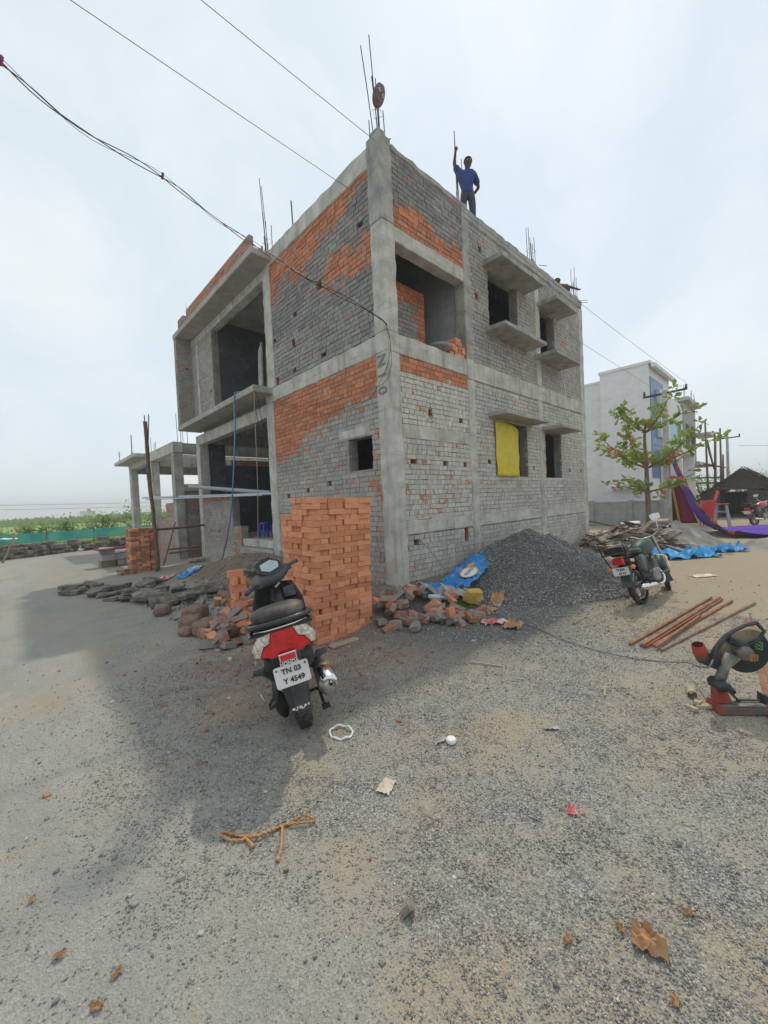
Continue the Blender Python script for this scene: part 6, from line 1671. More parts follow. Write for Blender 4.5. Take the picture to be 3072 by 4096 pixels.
def person(label, loc, face, J, shirt, hold=None, legs=True):
    # local x: the image-right side of the figure, y: away from the viewer, z up
    r = thing('person', label, 'person', loc, face)
    n = lambda k: J[k]
    body = [[(*n('pelvis'), 0.115), (*n('waist'), 0.105), (*n('chest'), 0.125), (*n('neck0'), 0.062), (*n('neck'), 0.052), (*n('jaw'), 0.062), (*n('head'), 0.088), (*n('crown'), 0.066)],
            [(*n('jaw'), 0.062), (*n('nose'), 0.016)]]
    for s_ in ('L', 'R'):
        body.append([(*n('chest'), 0.125), (*n('sh' + s_), 0.058), (*n('el' + s_), 0.040), (*n('wr' + s_), 0.026)])
        d = Vector(n('wr' + s_)) - Vector(n('el' + s_))
        hc = hand_chains(n('wr' + s_), d, (1, 0, 0.1) if abs(d.normalized().x) < 0.8 else (0, 1, 0), 0.9 if s_ == 'L' else 0.5)
        hc[0][0] = (*n('wr' + s_), 0.026)
        body += hc
        body.append([(*n('pelvis'), 0.115), (*n('hip' + s_), 0.082), (*n('kn' + s_), 0.058), (*n('an' + s_), 0.042), (*n('to' + s_), 0.034)])
        hd = Vector(n('head'))
    skin_mesh('body', body, M['skin'], r)
    sh_ = [[(*(Vector(n('pelvis')) * 1.14 - Vector(n('waist')) * 0.14 - (Vector(n('waist')) - Vector(n('pelvis'))) * 0.6), 0.135), (*n('pelvis'), 0.134), (*n('waist'), 0.140), (*n('chest'), 0.158), (*n('neck0'), 0.076)]]
    for s_ in ('L', 'R'):
        a, b = Vector(n('sh' + s_)), Vector(n('el' + s_)); mm = a.lerp(b, 0.85)
        sh_.append([(*n('chest'), 0.158), (*n('sh' + s_), 0.080), (*mm, 0.070)])
    skin_mesh('shirt', sh_, shirt, r)
    tr_ = []
    pv = Vector(n('pelvis')); wb = pv.lerp(Vector(n('waist')), 0.3)
    tr_.append([(*wb, 0.124), (*n('pelvis'), 0.122)])
    for s_ in ('L', 'R'):
        k, a = Vector(n('kn' + s_)), Vector(n('an' + s_))
        tr_.append([(*n('pelvis'), 0.122), (*n('hip' + s_), 0.094), (*n('kn' + s_), 0.072), (*k.lerp(a, 0.9), 0.058)])
    skin_mesh('trousers', tr_, M['trousers'], r)
    h = MB(); hd = Vector(n('head')); cr = Vector(n('crown'))
    ax = (cr - hd).normalized(); u, w = orth(ax)
    def hf(a, b):
        t = 2 * PI * a; p = PI * 0.5 * b
        return hd + ax * 0.03 + (u * math.cos(t) + w * math.sin(t)) * (0.094 * math.cos(p)) + ax * (0.105 * math.sin(p)) + Vector((0, 0.018 * (1 - b), 0))
    h.grid(hf, 18, 7); h.obj('hair', M['hair'], r, smooth=True)
    e = MB()
    for s_ in (-1, 1): e.lathe([(0, 0.004), (0.006, 0.003), (0.008, 0)], 8, Matrix.Translation(hd + Vector((s_ * 0.033, -0.082, -0.005))) @ Matrix.Rotation(PI / 2, 4, 'X'))
    e.obj('eyes', M['white'], r)
    return r
FACE = math.atan2(CAM_R[1], CAM_R[0])
MAN = dict(pelvis=(0.0, 0, 0.90), waist=(0.0, 0, 1.02), chest=(-0.01, 0, 1.23), neck0=(0.015, 0, 1.35), neck=(0.025, -0.01, 1.40), jaw=(0.03, -0.025, 1.47), head=(0.04, -0.015, 1.54), crown=(0.045, 0.0, 1.585), nose=(0.032, -0.115, 1.50),
           shL=(-0.165, 0, 1.32), elL=(-0.265, -0.02, 1.50), wrL=(-0.225, -0.03, 1.77), shR=(0.155, 0.0, 1.28), elR=(0.27, 0.05, 1.04), wrR=(0.15, 0.12, 0.93),
           hipL=(-0.09, 0, 0.84), knL=(-0.10, -0.01, 0.47), anL=(-0.11, 0.01, 0.09), toL=(-0.12, -0.14, 0.04), hipR=(0.09, 0, 0.84), knR=(0.10, -0.02, 0.47), anR=(0.11, 0.01, 0.09), toR=(0.13, -0.14, 0.04))
person('man in blue shirt standing on the roof with one arm raised', (7.55, 4.92, 7.36), FACE, MAN, M['blue_shirt'])
LOW = dict(pelvis=(0.02, 0.10, 0.16), waist=(0.0, 0.06, 0.26), chest=(-0.02, 0.0, 0.40), neck0=(-0.03, -0.03, 0.46), neck=(-0.03, -0.05, 0.475), jaw=(-0.03, -0.08, 0.47), head=(-0.03, -0.08, 0.52), crown=(-0.03, -0.05, 0.57), nose=(-0.03, -0.17, 0.47),
           shL=(-0.18, 0, 0.42), elL=(-0.30, -0.10, 0.22), wrL=(-0.15, -0.2, 0.09), shR=(0.14, 0, 0.42), elR=(0.30, -0.12, 0.34), wrR=(0.46, -0.18, 0.24),
           hipL=(-0.08, 0.08, 0.15), knL=(-0.20, -0.20, 0.26), anL=(-0.16, 0.02, 0.06), toL=(-0.18, -0.12, 0.04), hipR=(0.12, 0.08, 0.15), knR=(0.24, -0.20, 0.26), anR=(0.2, 0.02, 0.06), toR=(0.22, -0.12, 0.04))
person('worker crouching low behind the roof edge at the far corner, only head and arm showing', (12.12, 4.92, 7.36), FACE, LOW, M['tan_shirt'])
# ------------------------------------------------------------------ right-hand background
M['white_wall'] = m_concrete('white_plaster', (0.70, 0.70, 0.70), (0.78, 0.78, 0.775), 0.05, (0.55, 0.55, 0.55))
M['grey_plaster'] = m_concrete('grey_plaster', (0.30, 0.30, 0.30), (0.42, 0.42, 0.415), 0.2)
M['cladding'] = simple('blue_cladding', (0.08, 0.16, 0.33), 0.35, 0, 0.12, 2)
M['teal_glass'] = simple('teal_panel', (0.06, 0.38, 0.44), 0.25, 0, 0.1, 3)
M['lime'] = simple('lime_paint', (0.45, 0.55, 0.08), 0.6)
M['window_dark'] = simple('window_glass', (0.04, 0.06, 0.09), 0.1, 0, 0.2, 3, coat=0.5)
wb = thing('white_house', 'white plastered modern house with blue cladding behind the young tree', 'building', (22.0, 4.85, 0))
def wpart(name, mat, *boxes, bevel=0.0):
    m = MB()
    for b in boxes: m.box(*b)
    return m.obj(name, M[mat], wb, neg(wb), bevel=bevel)
wpart('wall', 'white_wall', (22.0, 4.90, 0.0, 26.1, 7.0, 7.55))
wpart('wall', 'white_wall', (22.4, 7.0, 0.0, 30.0, 9.6, 7.25))
wpart('roof_coping', 'white_wall', (21.95, 4.80, 7.55, 26.2, 7.05, 7.68))
wpart('roof_coping', 'white_wall', (22.35, 7.06, 7.25, 30.0, 9.65, 7.36))
wpart('canopy', 'white_wall', (21.98, 4.62, 7.36, 26.15, 4.79, 7.54))
for k in range(6): wpart('cladding_panel', 'cladding', (22.15, 4.865, 2.2 + 0.80 * k, 24.6, 4.899, 2.98 + 0.80 * k))
wf = wpart('window', 'white_wall', (23.2, 4.70, 4.2, 25.0, 4.86, 6.5))
m = MB(); m.box(23.4, 4.685, 4.4, 24.8, 4.699, 6.3); m.obj('pane', M['window_dark'], wf)
for x in (24.08,): 
    m = MB(); m.box(x, 4.67, 4.4, x + 0.05, 4.684, 6.3); m.obj('mullion', M['white'], wf)
wpart('frame', 'lime', (25.2, 4.78, 2.4, 25.35, 4.898, 5.3), (25.2, 4.78, 5.3, 28.3, 4.898, 5.45), (28.15, 4.78, 2.4, 28.3, 4.898, 5.3))
wpart('teal_panel', 'teal_glass', (25.36, 4.86, 4.0, 28.14, 4.897, 5.29))
wpart('wall', 'white_wall', (26.12, 4.90, 0.0, 29.4, 7.0, 6.6))
wpart('porch', 'white_wall', (23.6, 4.0, 0.0, 23.8, 4.86, 3.4), (23.6, 4.0, 3.4, 27.0, 4.86, 3.6), (26.8, 4.0, 0.0, 27.0, 4.86, 3.4))
wpart('ledge', 'white_wall', (21.7, 5.2, 1.75, 21.99, 6.6, 1.85))
# compound wall in front
cw = thing('boundary_wall', 'low grey cement boundary wall at the foot of the white house', 'wall', (20.6, 4.0, 0))
m = MB(); m.box(20.6, 4.05, 0, 20.75, 9.5, 1.12); m.obj('panel', M['grey_plaster'], cw, neg(cw), bevel=0.01)
for y in (4.1, 5.35, 7.0): m = MB(); m.box(20.55, y, 0, 20.80, y + 0.2, 1.22); m.obj('pier', M['grey_plaster'], cw, neg(cw), bevel=0.01)
m = MB(); m.box(20.57, 4.05, 1.12, 20.78, 9.5, 1.17); m.obj('coping', M['concrete'], cw, neg(cw))
# second building further along
ub = thing('unfinished_house', 'half plastered unfinished house with scaffold poles beyond the white one', 'building', (29.6, 4.85, 0))
def upart(name, mat, *boxes):
    m = MB()
    for b in boxes: m.box(*b, j=0.01)
    return m.obj(name, M[mat], ub, neg(ub))
upart('wall', 'grey_plaster', (29.7, 4.9, 3.2, 33.6, 9.0, 6.9)); upart('wall', 'mortar', (29.7, 4.95, 0.0, 33.3, 9.0, 3.0))
upart('floor_slab', 'concrete', (29.5, 4.2, 3.0, 34.6, 9.0, 3.2)); upart('roof_slab', 'concrete', (29.5, 4.6, 6.9, 33.8, 9.0, 7.1)); upart('balcony', 'concrete', (32.4, 4.0, 5.0, 34.8, 4.89, 5.15))
for b in ((30.3, 4.86, 3.9, 31.2, 4.899, 5.6), (32.0, 4.86, 3.9, 32.9, 4.899, 5.6), (30.6, 4.90, 1.2, 31.4, 4.949, 2.2), (32.2, 4.90, 0.8, 32.9, 4.949, 2.5)): upart('window', 'shade_dark', b)  # openings as near-black boxes, their inner shade put into the colour
for k, (x, z) in enumerate(((30.0, 7.9), (30.3, 7.7), (32.2, 7.8), (32.5, 8.0), (33.3, 7.9), (33.5, 7.6))):
    m = MB(); m.tube([(x, 4.9, 7.0), (x + .04, 4.9, z)], 0.012, 4); m.obj('rebar', M['rebar'], ub, neg(ub))
sf = thing('scaffold', 'rickety wooden scaffold poles lashed together beside the unfinished house', 'scaffold', (28.0, 3.4, 0))
for k, (a, b) in enumerate((((27.6, 3.55, 0), (27.5, 3.6, 5.3)), ((28.0, 3.40, 0), (28.1, 3.25, 4.3)), ((28.4, 3.35, 0), (28.3, 3.3, 4.6)), ((28.9, 3.2, 0), (29.0, 3.15, 4.9)), ((28.5, 3.0, 0), (28.5, 3.0, 3.4)), ((27.6, 3.7, 2.9), (29.2, 3.0, 2.7)), ((27.4, 4.4, 1.9), (28.9, 2.8, 1.85)), ((27.6, 4.6, 2.2), (28.2, 3.1, 2.15)), ((27.55, 3.55, 4.2), (28.2, 3.35, 2.6)))):
    m = MB(); m.tube([Vector(a) - Vector((28, 3.4, 0)), Vector(a).lerp(Vector(b), 0.5) - Vector((28, 3.4, 0)) + Vector((random.gauss(0, .03), random.gauss(0, .03), 0)), Vector(b) - Vector((28, 3.4, 0))], [0.055, 0.05, 0.04], 6); m.obj('pole', M['wood'], sf, smooth=True)
# utility poles
def upole(label, loc, h, arm, ang, w=0.30):
    r = thing('utility_pole', label, 'utility pole', loc)
    m = MB(); m.loft([[(-w / 2, -w * .4, 0), (w / 2, -w * .4, 0), (w / 2, w * .4, 0), (-w / 2, w * .4, 0)], [(-w * .28, -w * .25, h), (w * .28, -w * .25, h), (w * .28, w * .25, h), (-w * .28, w * .25, h)]]); m.obj('post', M['concrete'], r, bevel=0.01)
    c, s_ = math.cos(ang), math.sin(ang)
    m = MB(); m.bar((-arm * c, -arm * s_, h - 0.15), (arm * c, arm * s_, h - 0.10), 0.07, 0.07); ar = m.obj('crossarm', M['rebar'], r)
    for t in (-0.95, 0.95):
        m = MB(); m.lathe([(0.0, 0), (0.03, 0.0), (0.05, 0.06), (0.03, 0.10), (0.045, 0.15), (0, 0.2)], 10, Matrix.Translation((t * arm * c, t * arm * s_, h - 0.1))); m.obj('insulator', M['wire'], ar, smooth=True)
    return r
upole('concrete utility pole with a dark crossarm in front of the white house', (19.05, 3.72, 0), 5.55, 0.72, Rd(-88))
upole('far slim utility pole standing behind the thatched hut', (34.0, 3.35, 0), 4.9, 0.62, Rd(-80), 0.24)
wirething('thin far wire running off from the distant utility pole', sagline((34.0, 2.8, 4.2), (40.0, -6.0, 4.6), 0.3), 0.01, CAB)
# ------------------------------------------------------------------ young almond tree
M['bark'] = simple('grey_brown_bark', (0.20, 0.14, 0.095), 0.9, 0, 0.35, 8, 0.5, 40)
def m_almond():
    t = NT('almond_leaf')
    _, hue, rnd = t.attr()
    g = t.mix(rnd, (0.08, 0.19, 0.03), (0.27, 0.42, 0.06))
    c = t.mix(hue, g, (0.50, 0.075, 0.035))
    t.set(c, 0.45)
    tl = t.n.new('ShaderNodeBsdfTranslucent'); t.l.new(t.mix(0.5, c, (0.35, 0.45, 0.05)), tl.inputs['Color'])
    mx = t.n.new('ShaderNodeMixShader'); mx.inputs[0].default_value = 0.4
    t.l.new(t.b.outputs[0], mx.inputs[1]); t.l.new(tl.outputs[0], mx.inputs[2]); t.l.new(mx.outputs[0], t.n['Material Output'].inputs['Surface'])
    return t.mat
M['almond'] = m_almond()
TX, TY = 15.6, 3.58
tree = thing('almond_tree', 'young almond tree with tiered branches and some red leaves', 'tree', (TX, TY, 0.1))
tk = MB(); tk.tube(bez([(0.02, 0, 0), (0.0, 0.02, 1.2), (-0.02, 0.03, 2.2), (0.0, 0.06, 3.3), (0.05, 0.02, 3.85)], 5), [0.095 - 0.0034 * i for i in range(21)], 10); tk.obj('trunk', M['bark'], tree, smooth=True)
lr = Vector((CAM_R[0], CAM_R[1], 0)).normalized(); fw = Vector((CAM_F[0], CAM_F[1], 0)).normalized()
lv = MB(); br = MB()
def leaf(p, d, L, red):
    d = d.normalized(); u, w = orth(d)
    a = random.uniform(0, 2 * PI); s_ = u * math.cos(a) + w * math.sin(a)
    n_ = d.cross(s_) * 0.05 * L
    q = [p, p + d * L * 0.35 + s_ * L * 0.15, p + d * L * 0.72 + s_ * L * 0.24 + n_, p + d * L - n_, p + d * L * 0.72 - s_ * L * 0.24 + n_, p + d * L * 0.35 - s_ * L * 0.15]
    lv.add(q, [(0, 1, 2, 3), (0, 3, 4, 5)], 0, (0, 1.0 if red else random.random() * 0.12, random.random(), 1))
def branch(p0, p1, p2, r, dens, red):
    P = bez([p0, p1, p2], 6)
    br.tube(P, [r * (1 - 0.75 * i / (len(P) - 1)) for i in range(len(P))], 6)
    for i in range(3, len(P)):
        for k in range(dens):
            if random.random() < 0.34: continue
            b = P[i] + Vector((random.gauss(0, .07), random.gauss(0, .07), random.gauss(0, .05)))
            d = Vector((random.gauss(0, 1), random.gauss(0, 1), random.gauss(0.25, 0.7)))
            tip = P[i] + d.normalized() * random.uniform(0.08, 0.28)
            br.tube([P[i], tip], 0.005, 3, caps=False)
            isr = random.random() < red
            for q in range(random.randint(3, 5)):
                leaf(tip, Vector((random.gauss(0, 1), random.gauss(0, 1), random.gauss(-0.5 if isr else 0.3, 0.7))), random.uniform(0.15, 0.29), isr)
tiers = ((1.45, 1.75, 5, 1.95, 0.08, 1), (2.25, 2.15, 7, 3.35, 0.17, 3), (3.45, 1.4, 5, 4.45, 0.06, 2))
for z, L, nb, ztip, red, dens in tiers:
    for k in range(nb):
        a = 2 * PI * k / nb + random.uniform(-0.15, 0.15) + z
        dv = (lr * math.cos(a) * 1.05 + fw * math.sin(a) * 0.75)
        LL = L * random.uniform(0.75, 1.05) * (1.0 + 0.25 * math.cos(a))
        p0 = Vector((0, 0.03, z)); p2 = p0 + dv * LL + Vector((0, 0, (ztip - z) * random.uniform(0.7, 1.1))); p1 = p0 + dv * LL * 0.5 + Vector((0, 0, (ztip - z) * 0.36))
        branch(p0, p1, p2, 0.032, dens, red)
br.obj('branches', M['bark'], tree, smooth=True, recalc=False)['kind'] = 'stuff'
lv.obj('foliage', M['almond'], tree, attr=True, recalc=False)['kind'] = 'stuff'
# ------------------------------------------------------------------ mounds, planks and tarpaulins
M['grey_sand'] = m_concrete('heaped_grey_sand', (0.20, 0.19, 0.165), (0.33, 0.31, 0.27), 0.2)
def mound(name, label, cx, cy, rx, ry, h, mat, seed, kind='stuff', cat='mound'):
    m = MB()
    def fn(u, v):
        x = (2 * u - 1) * rx; y = (2 * v - 1) * ry; d = math.hypot(x / rx, y / ry)
        z = h * max(0, 1 - d) ** 0.9 + (0.20 * h * nz(x * 1.6 + seed, y * 1.6, seed) + 0.10 * h * nz(x * 5, y * 5, seed + 2)) * min(1, 2.2 * max(0, 1 - d))
        return (x, y, z - 0.02)
    m.grid(fn, 30, 26)
    return tag(m.obj(name, mat, None, (cx, cy, 0), smooth=True, recalc=False), label, cat, None, kind)
mound('sand_mound', 'grey sand mound behind the blue tarpaulins', 13.9, 2.55, 1.5, 1.2, 0.70, M['grey_sand'], 3)
mound('soil_mound', 'low debris mound at the far end of the brick building', 12.9, 3.6, 1.9, 1.5, 0.60, M['grey_sand'], 9)
mound('soil_mound', 'small dark sand mound in front of the purple cloth', 14.6, 0.55, 1.3, 0.7, 0.28, M['grey_sand'], 5)
dbp = thing('debris_pile', 'heap of broken planks and bark strips behind the motorcycle', 'debris pile', (12.7, 3.35, 0))
for k in range(190):
    a = random.uniform(0, 2 * PI); q = math.sqrt(random.random()); x = 1.6 * q * math.cos(a); y = 1.35 * q * math.sin(a)
    L = random.uniform(0.2, 0.75); m = MB(); m.mbox(TR((0, 0, 0)), L / 2, random.uniform(0.02, 0.06), 0.010, j=0.012)
    o = m.obj('plank', M[random.choice(('pale_wood', 'wood', 'wood', 'pale_wood', 'rust_grey'))], dbp, (x, y, 0.66 * max(0, 1 - q) + random.uniform(0.02, 0.14)))
    o.rotation_euler = (random.gauss(0, .2), random.gauss(0, .22), random.uniform(0, PI))
for i, (x, y, L, rz, lb) in enumerate(((12.2, 3.9, 1.0, 0.2, 'broad pale plank at the wall end of the debris heap'), (9.6, 2.65, 0.7, 2.4, 'pale wood offcut at the back foot of the gravel heap'), (11.0, 3.1, 0.8, 1.0, 'short beam lying between gravel heap and debris'))):
    m = MB(); m.mbox(TR((0, 0, 0.06), 0.1, 0.08, 0), L / 2, 0.09, 0.03, j=0.01); tag(m.obj('plank', M['pale_wood'], None, (x, y, 0.02)), lb, 'plank').rotation_euler = (0, 0, rz)
m = MB(); m.tube([(0, 0, 0.75), (0.9, -1.2, 0.35)], 0.018, 6); tag(m.obj('iron_rod', M['rebar'], None, (13.0, 4.6, 0.0)), 'thin iron rod leaning from the building end onto the debris', 'rod')
M['tarp'] = m_sheet('bright_blue_tarpaulin', (0.04, 0.34, 0.72), (0.10, 0.50, 0.88), 0.5, 0.2)
crumple('tarpaulin', 'larger crumpled bright blue tarpaulin in front of the sand mound', 'tarpaulin', 11.6, 2.05, 1.35, 0.95, -0.65, M['tarp'], 0.24, 61, None, 26, 20)
crumple('tarpaulin', 'smaller crumpled blue tarpaulin nearer the purple cloth', 'tarpaulin', 12.9, 1.45, 0.95, 0.6, -0.75, M['tarp'], 0.20, 77, None, 22, 16)
m = MB(); m.mbox(TR((0, 0, 0.12), 0.1, 0, 0.2), 0.18, 0.12, 0.12, j=0.02); tag(m.obj('carton', M['yellow_bag'], None, (9.6, 2.05, 0.02), bevel=0.02), 'yellow and grey box on the ground behind the motorcycle rack', 'carton')
crumple('plastic_bag', 'white plastic bag standing at the far wall corner', 'plastic bag', 13.05, 4.35, 0.3, 0.3, 0, M['white_sheet'], 0.5, 91, None, 12, 12)
for i, (x, y, lb) in enumerate(((16.2, 4.3, 'stacked white slabs against the boundary wall left of the tree'), (17.5, 3.7, 'grey plastic sacks heaped right of the tree foot'))):
    r = thing('slab_stack' if i == 0 else 'sack_heap', lb, 'slab stack' if i == 0 else 'sack heap', (x, y, 0.0))
    for k in range(4): m = MB(); m.mbox(TR((random.gauss(0, .1), 0, 0.06 + 0.13 * k), 0, 0, random.gauss(0, .2)), 0.45, 0.30, 0.055, j=0.02); m.obj('slab' if i == 0 else 'sack', M['white_wall'] if i == 0 else M['white_sheet'], r, bevel=0.03)
# ------------------------------------------------------------------ cloth awning, chairs, stool, hut
M['purple'] = simple('purple_cloth', (0.10, 0.035, 0.36), 0.9, 0, 0.3, 4, 0.3, 60)
M['maroon'] = simple('maroon_cloth', (0.16, 0.012, 0.035), 0.9, 0, 0.25, 5)
M['cloth_red'] = simple('red_patch', (0.62, 0.09, 0.03), 0.9); M['cloth_green'] = simple('green_patch', (0.01, 0.14, 0.09), 0.9); M['cloth_gold'] = simple('gold_border', (0.50, 0.33, 0.04), 0.9)
aw = thing('cloth_awning', 'purple patchwork cloth hanging from the utility pole and trailing on the ground', 'cloth', (18.5, 2.5, 0))
AWC = [(18.8, 3.45, 2.75), (18.1, 2.95, 1.65), (17.4, 2.5, 0.85), (17.0, 2.0, 0.30), (17.1, 1.4, 0.10), (17.6, 0.6, 0.08), (18.4, -0.8, 0.08)]
top = bez(AWC, 8)
def awf(wid, off, fold):
    def fn(u, v):
        i = u * (len(top) - 1); k = int(min(i, len(top) - 2)); f = i - k
        c = top[k].lerp(top[k + 1], f)
        w = (0.6 + wid * min(1, u * 1.3) ** 1.6) * (v - 0.5) + off * (0.25 + 0.75 * min(1, u * 1.5))
        fo = fold * math.sin(v * 17 + u * 3) * (0.4 + u) + 0.03 * nz(u * 9, v * 9)
        return (c.x + w * 0.95 - 18.5, c.y + w * 0.35 - 2.5, max(0.03, c.z + fo + (0.10 * (v - 0.5) if u < 0.6 else 0)))
    return fn
m = MB(); m.grid(awf(3.0, 0.65, 0.07), 40, 26); m.obj('drape', M['purple'], aw, recalc=False, smooth=True, solid=0.006)
for k, mt in enumerate(('cloth_green', 'cloth_red', 'purple', 'cloth_red', 'maroon', 'cloth_green', 'cloth_red', 'maroon', 'cloth_green', 'cloth_red', 'maroon', 'cloth_green', 'cloth_red', 'maroon')):
    u0, u1 = k / 14 * 0.62, (k + 1) / 14 * 0.62
    f_ = awf(0.25, -0.22 - 0.30 * min(1, (u0) * 1.6), 0.05)
    m = MB(); m.grid(lambda u, v: tuple(a + b for a, b in zip(f_(u0 + (u1 - u0) * u, v), (0, 0, 0.012 - 0.05 * v))), 4, 6); m.obj('border_patch', M[mt], aw, recalc=False, smooth=True, solid=0.005)
hc = thing('hanging_cloth', 'maroon cloth with a gold stripe hanging below the awning top', 'cloth', (19.3, 3.5, 0))
m = MB(); m.grid(lambda u, v: (0.1 * math.sin(u * 9) * (1 - v), (0.5 - u) * (0.30 + 0.55 * (1 - v)) - 0.25 * (1 - v), 0.25 + 1.55 * v), 14, 10); m.obj('cloth', M['maroon'], hc, recalc=False, smooth=True, solid=0.006)
m = MB(); m.grid(lambda u, v: (-0.03 + 0.02 * math.sin(v * 5), 0.16 - 0.09 * u - 0.22 * (1 - v), 0.25 + 1.55 * v), 3, 10); m.obj('stripe', M['cloth_gold'], hc, recalc=False, solid=0.006)
ch = MB()
def chairbit(z): pass
M['red_plastic'] = simple('red_moulded_plastic', (0.62, 0.03, 0.03), 0.35, 0, 0.12, 4)
for k in range(12):
    z = 0.62 + 0.058 * k if k else 0.0
    c_ = thing('plastic_chair', 'red plastic chair, %s of the stack beside the wooden stool' % (['bottom one', 'second from the bottom', 'third from the bottom', 'fourth from the bottom', 'fifth from the bottom', 'sixth from the bottom', 'sixth from the top', 'fifth from the top', 'fourth from the top', 'third from the top', 'second from the top', 'topmost'][k]), 'chair', (21.2, 2.75, 0.058 * k), Rd(200), 'stacked red plastic chairs')
    m = MB(); m.grid(lambda u, v: (-0.21 + 0.42 * u, -0.2 + 0.42 * v, 0.42 - 0.02 * math.sin(PI * u) + 0.01 * v), 5, 5); m.obj('seat', M['red_plastic'], c_, recalc=False, solid=0.012)
    if k == 11:
        m = MB(); m.grid(lambda u, v: (-0.22 + 0.44 * u, 0.22 + 0.09 * v, 0.42 + 0.42 * v - 0.10 * (2 * u - 1) ** 2 * v), 8, 6); m.obj('backrest', M['red_plastic'], c_, recalc=False, solid=0.012, smooth=True)
    m = MB(); m.grid(lambda u, v: (-0.25 + 0.5 * u, -0.22, 0.36 + 0.05 * v), 4, 1); m.grid(lambda u, v: (-0.25, -0.22 + 0.44 * u, 0.34 + 0.06 * v), 4, 1); m.grid(lambda u, v: (0.25, -0.22 + 0.44 * u, 0.34 + 0.06 * v), 4, 1); m.obj('rim', M['red_plastic'], c_, recalc=False, solid=0.02)
    if k == 0:
        for sx, sy in ((-1, -1), (1, -1), (-1, 1), (1, 1)):
            m = MB(); m.tube([(sx * 0.20, sy * 0.19, 0.42), (sx * 0.25, sy * 0.23, 0)], [0.03, 0.02], 6); m.obj('leg', M['red_plastic'], c_)
ws = thing('wooden_stool', 'tall grey wooden stool with an orange top near the hut', 'stool', (20.1, 2.20, 0))
m = MB(); m.mbox(TR((0, 0, 0.94)), 0.20, 0.20, 0.02); m.obj('seat', M['rust'], ws, bevel=0.005)
for sx, sy in ((-1, -1), (1, -1), (-1, 1), (1, 1)): m = MB(); m.bar((sx * 0.14, sy * 0.14, 0.92), (sx * 0.24, sy * 0.24, 0.0), 0.05, 0.05); m.obj('leg', M['grey_plaster'], ws)
for z in (0.35, 0.65):
    for a in range(4):
        t = a * PI / 2; q = 0.23 - 0.1 * z; m = MB(); m.bar((q * (math.cos(t) - math.sin(t)), q * (math.sin(t) + math.cos(t)), z), (q * (math.cos(t) + math.sin(t)), q * (math.sin(t) - math.cos(t)), z), 0.025, 0.04); m.obj('rung', M['grey_plaster'], ws)
def m_thatch():
    t = NT('dry_thatch'); o = t.pos()
    n = t.noise(1.0, t.scalev(o, 3, 3, 14), 6, 0.7); n2 = t.noise(18, o, 4)
    t.set(t.mix(t.math('ADD', t.math('MULTIPLY', n, 0.6), t.math('MULTIPLY', n2, 0.4)), (0.030, 0.024, 0.02), (0.14, 0.11, 0.085)), 0.95); t.bump(t.math('ADD', n, n2), 1.0, 0.08); return t.mat
M['thatch'] = m_thatch()
HX, HY = 28.5, 2.05
hut = thing('thatched_hut', 'small dark thatched hut with a palm leaf roof', 'hut', (HX, HY, 0))
def roof(u, v):
    s_ = 1 if u < 0.5 else -1; t = abs(2 * u - 1)
    d = 1 - t
    y = (1 if u < 0.5 else -1) * (0.0 + 2.15 * (1 - d)) if False else (2 * u - 1) * -2.2
    z = 2.45 - 1.65 * abs(2 * u - 1) ** 0.92 + 0.05 * nz(u * 20, v * 6, 3)
    return (-1.6 + 5.0 * v, y, z)
m = MB(); m.grid(roof, 24, 10); m.obj('roof', M['thatch'], hut, recalc=False, solid=0.16)
fr = MB()
for k in range(900):
    u = random.random(); v = random.choice((0.0, random.random() * 0.15, random.random())); p = Vector(roof(u, v)); s_ = -1 if u > 0.5 else 1
    L = random.uniform(0.10, 0.28); w = random.uniform(0.01, 0.03)
    d = Vector((random.gauss(-0.1, .25), s_ * 0.75 + random.gauss(0, .2), -0.62)) * L
    fr.add([p + Vector((0, 0, .17)), p + Vector((w, w, .17)), p + d + Vector((w, 0, .14)), p + d + Vector((0, 0, .12))], [(0, 1, 2, 3)])
fr.obj('thatch_fringe', M['thatch'], hut, recalc=False)['kind'] = 'stuff'
m = MB(); m.add([(-1.5, -1.7, 0), (-1.5, -0.1, 0), (-1.5, -0.1, 1.45), (-1.5, -1.7, 1.45)], [(0, 1, 2, 3)]); m.add([(-1.5, 0.95, 0), (-1.5, 1.7, 0), (-1.5, 1.7, 1.45), (-1.5, 0.95, 1.45)], [(0, 1, 2, 3)])
m.add([(-1.5, -1.75, 1.2), (-1.5, -0.1, 1.45), (-1.5, 0.95, 1.45), (-1.5, 1.75, 1.2), (-1.5, 0.9, 1.85), (-1.5, 0.0, 2.52), (-1.5, -0.9, 1.85)], [(0, 1, 2, 3, 4, 5, 6)])
for s_ in (-1, 1): m.add([(-1.5, s_ * 1.7, 0), (3.3, s_ * 1.7, 0), (3.3, s_ * 1.7, 1.3), (-1.5, s_ * 1.7, 1.3)], [(0, 1, 2, 3)])
m.add([(3.3, -1.7, 0), (3.3, 1.7, 0), (3.3, 1.7, 1.3), (3.3, -1.7, 1.3)], [(0, 1, 2, 3)])
m.obj('wall', M['thatch'], hut, recalc=False, solid=0.06)
motorcycle('red and black motorcycle with two mirrors parked by the thatched hut', Matrix.Translation((21.6, 1.35, 0.0)) @ Matrix.Rotation(Rd(-22), 4, 'Z') @ Matrix.Rotation(Rd(-6), 4, 'X'), M['red_paint'], [], None, False)
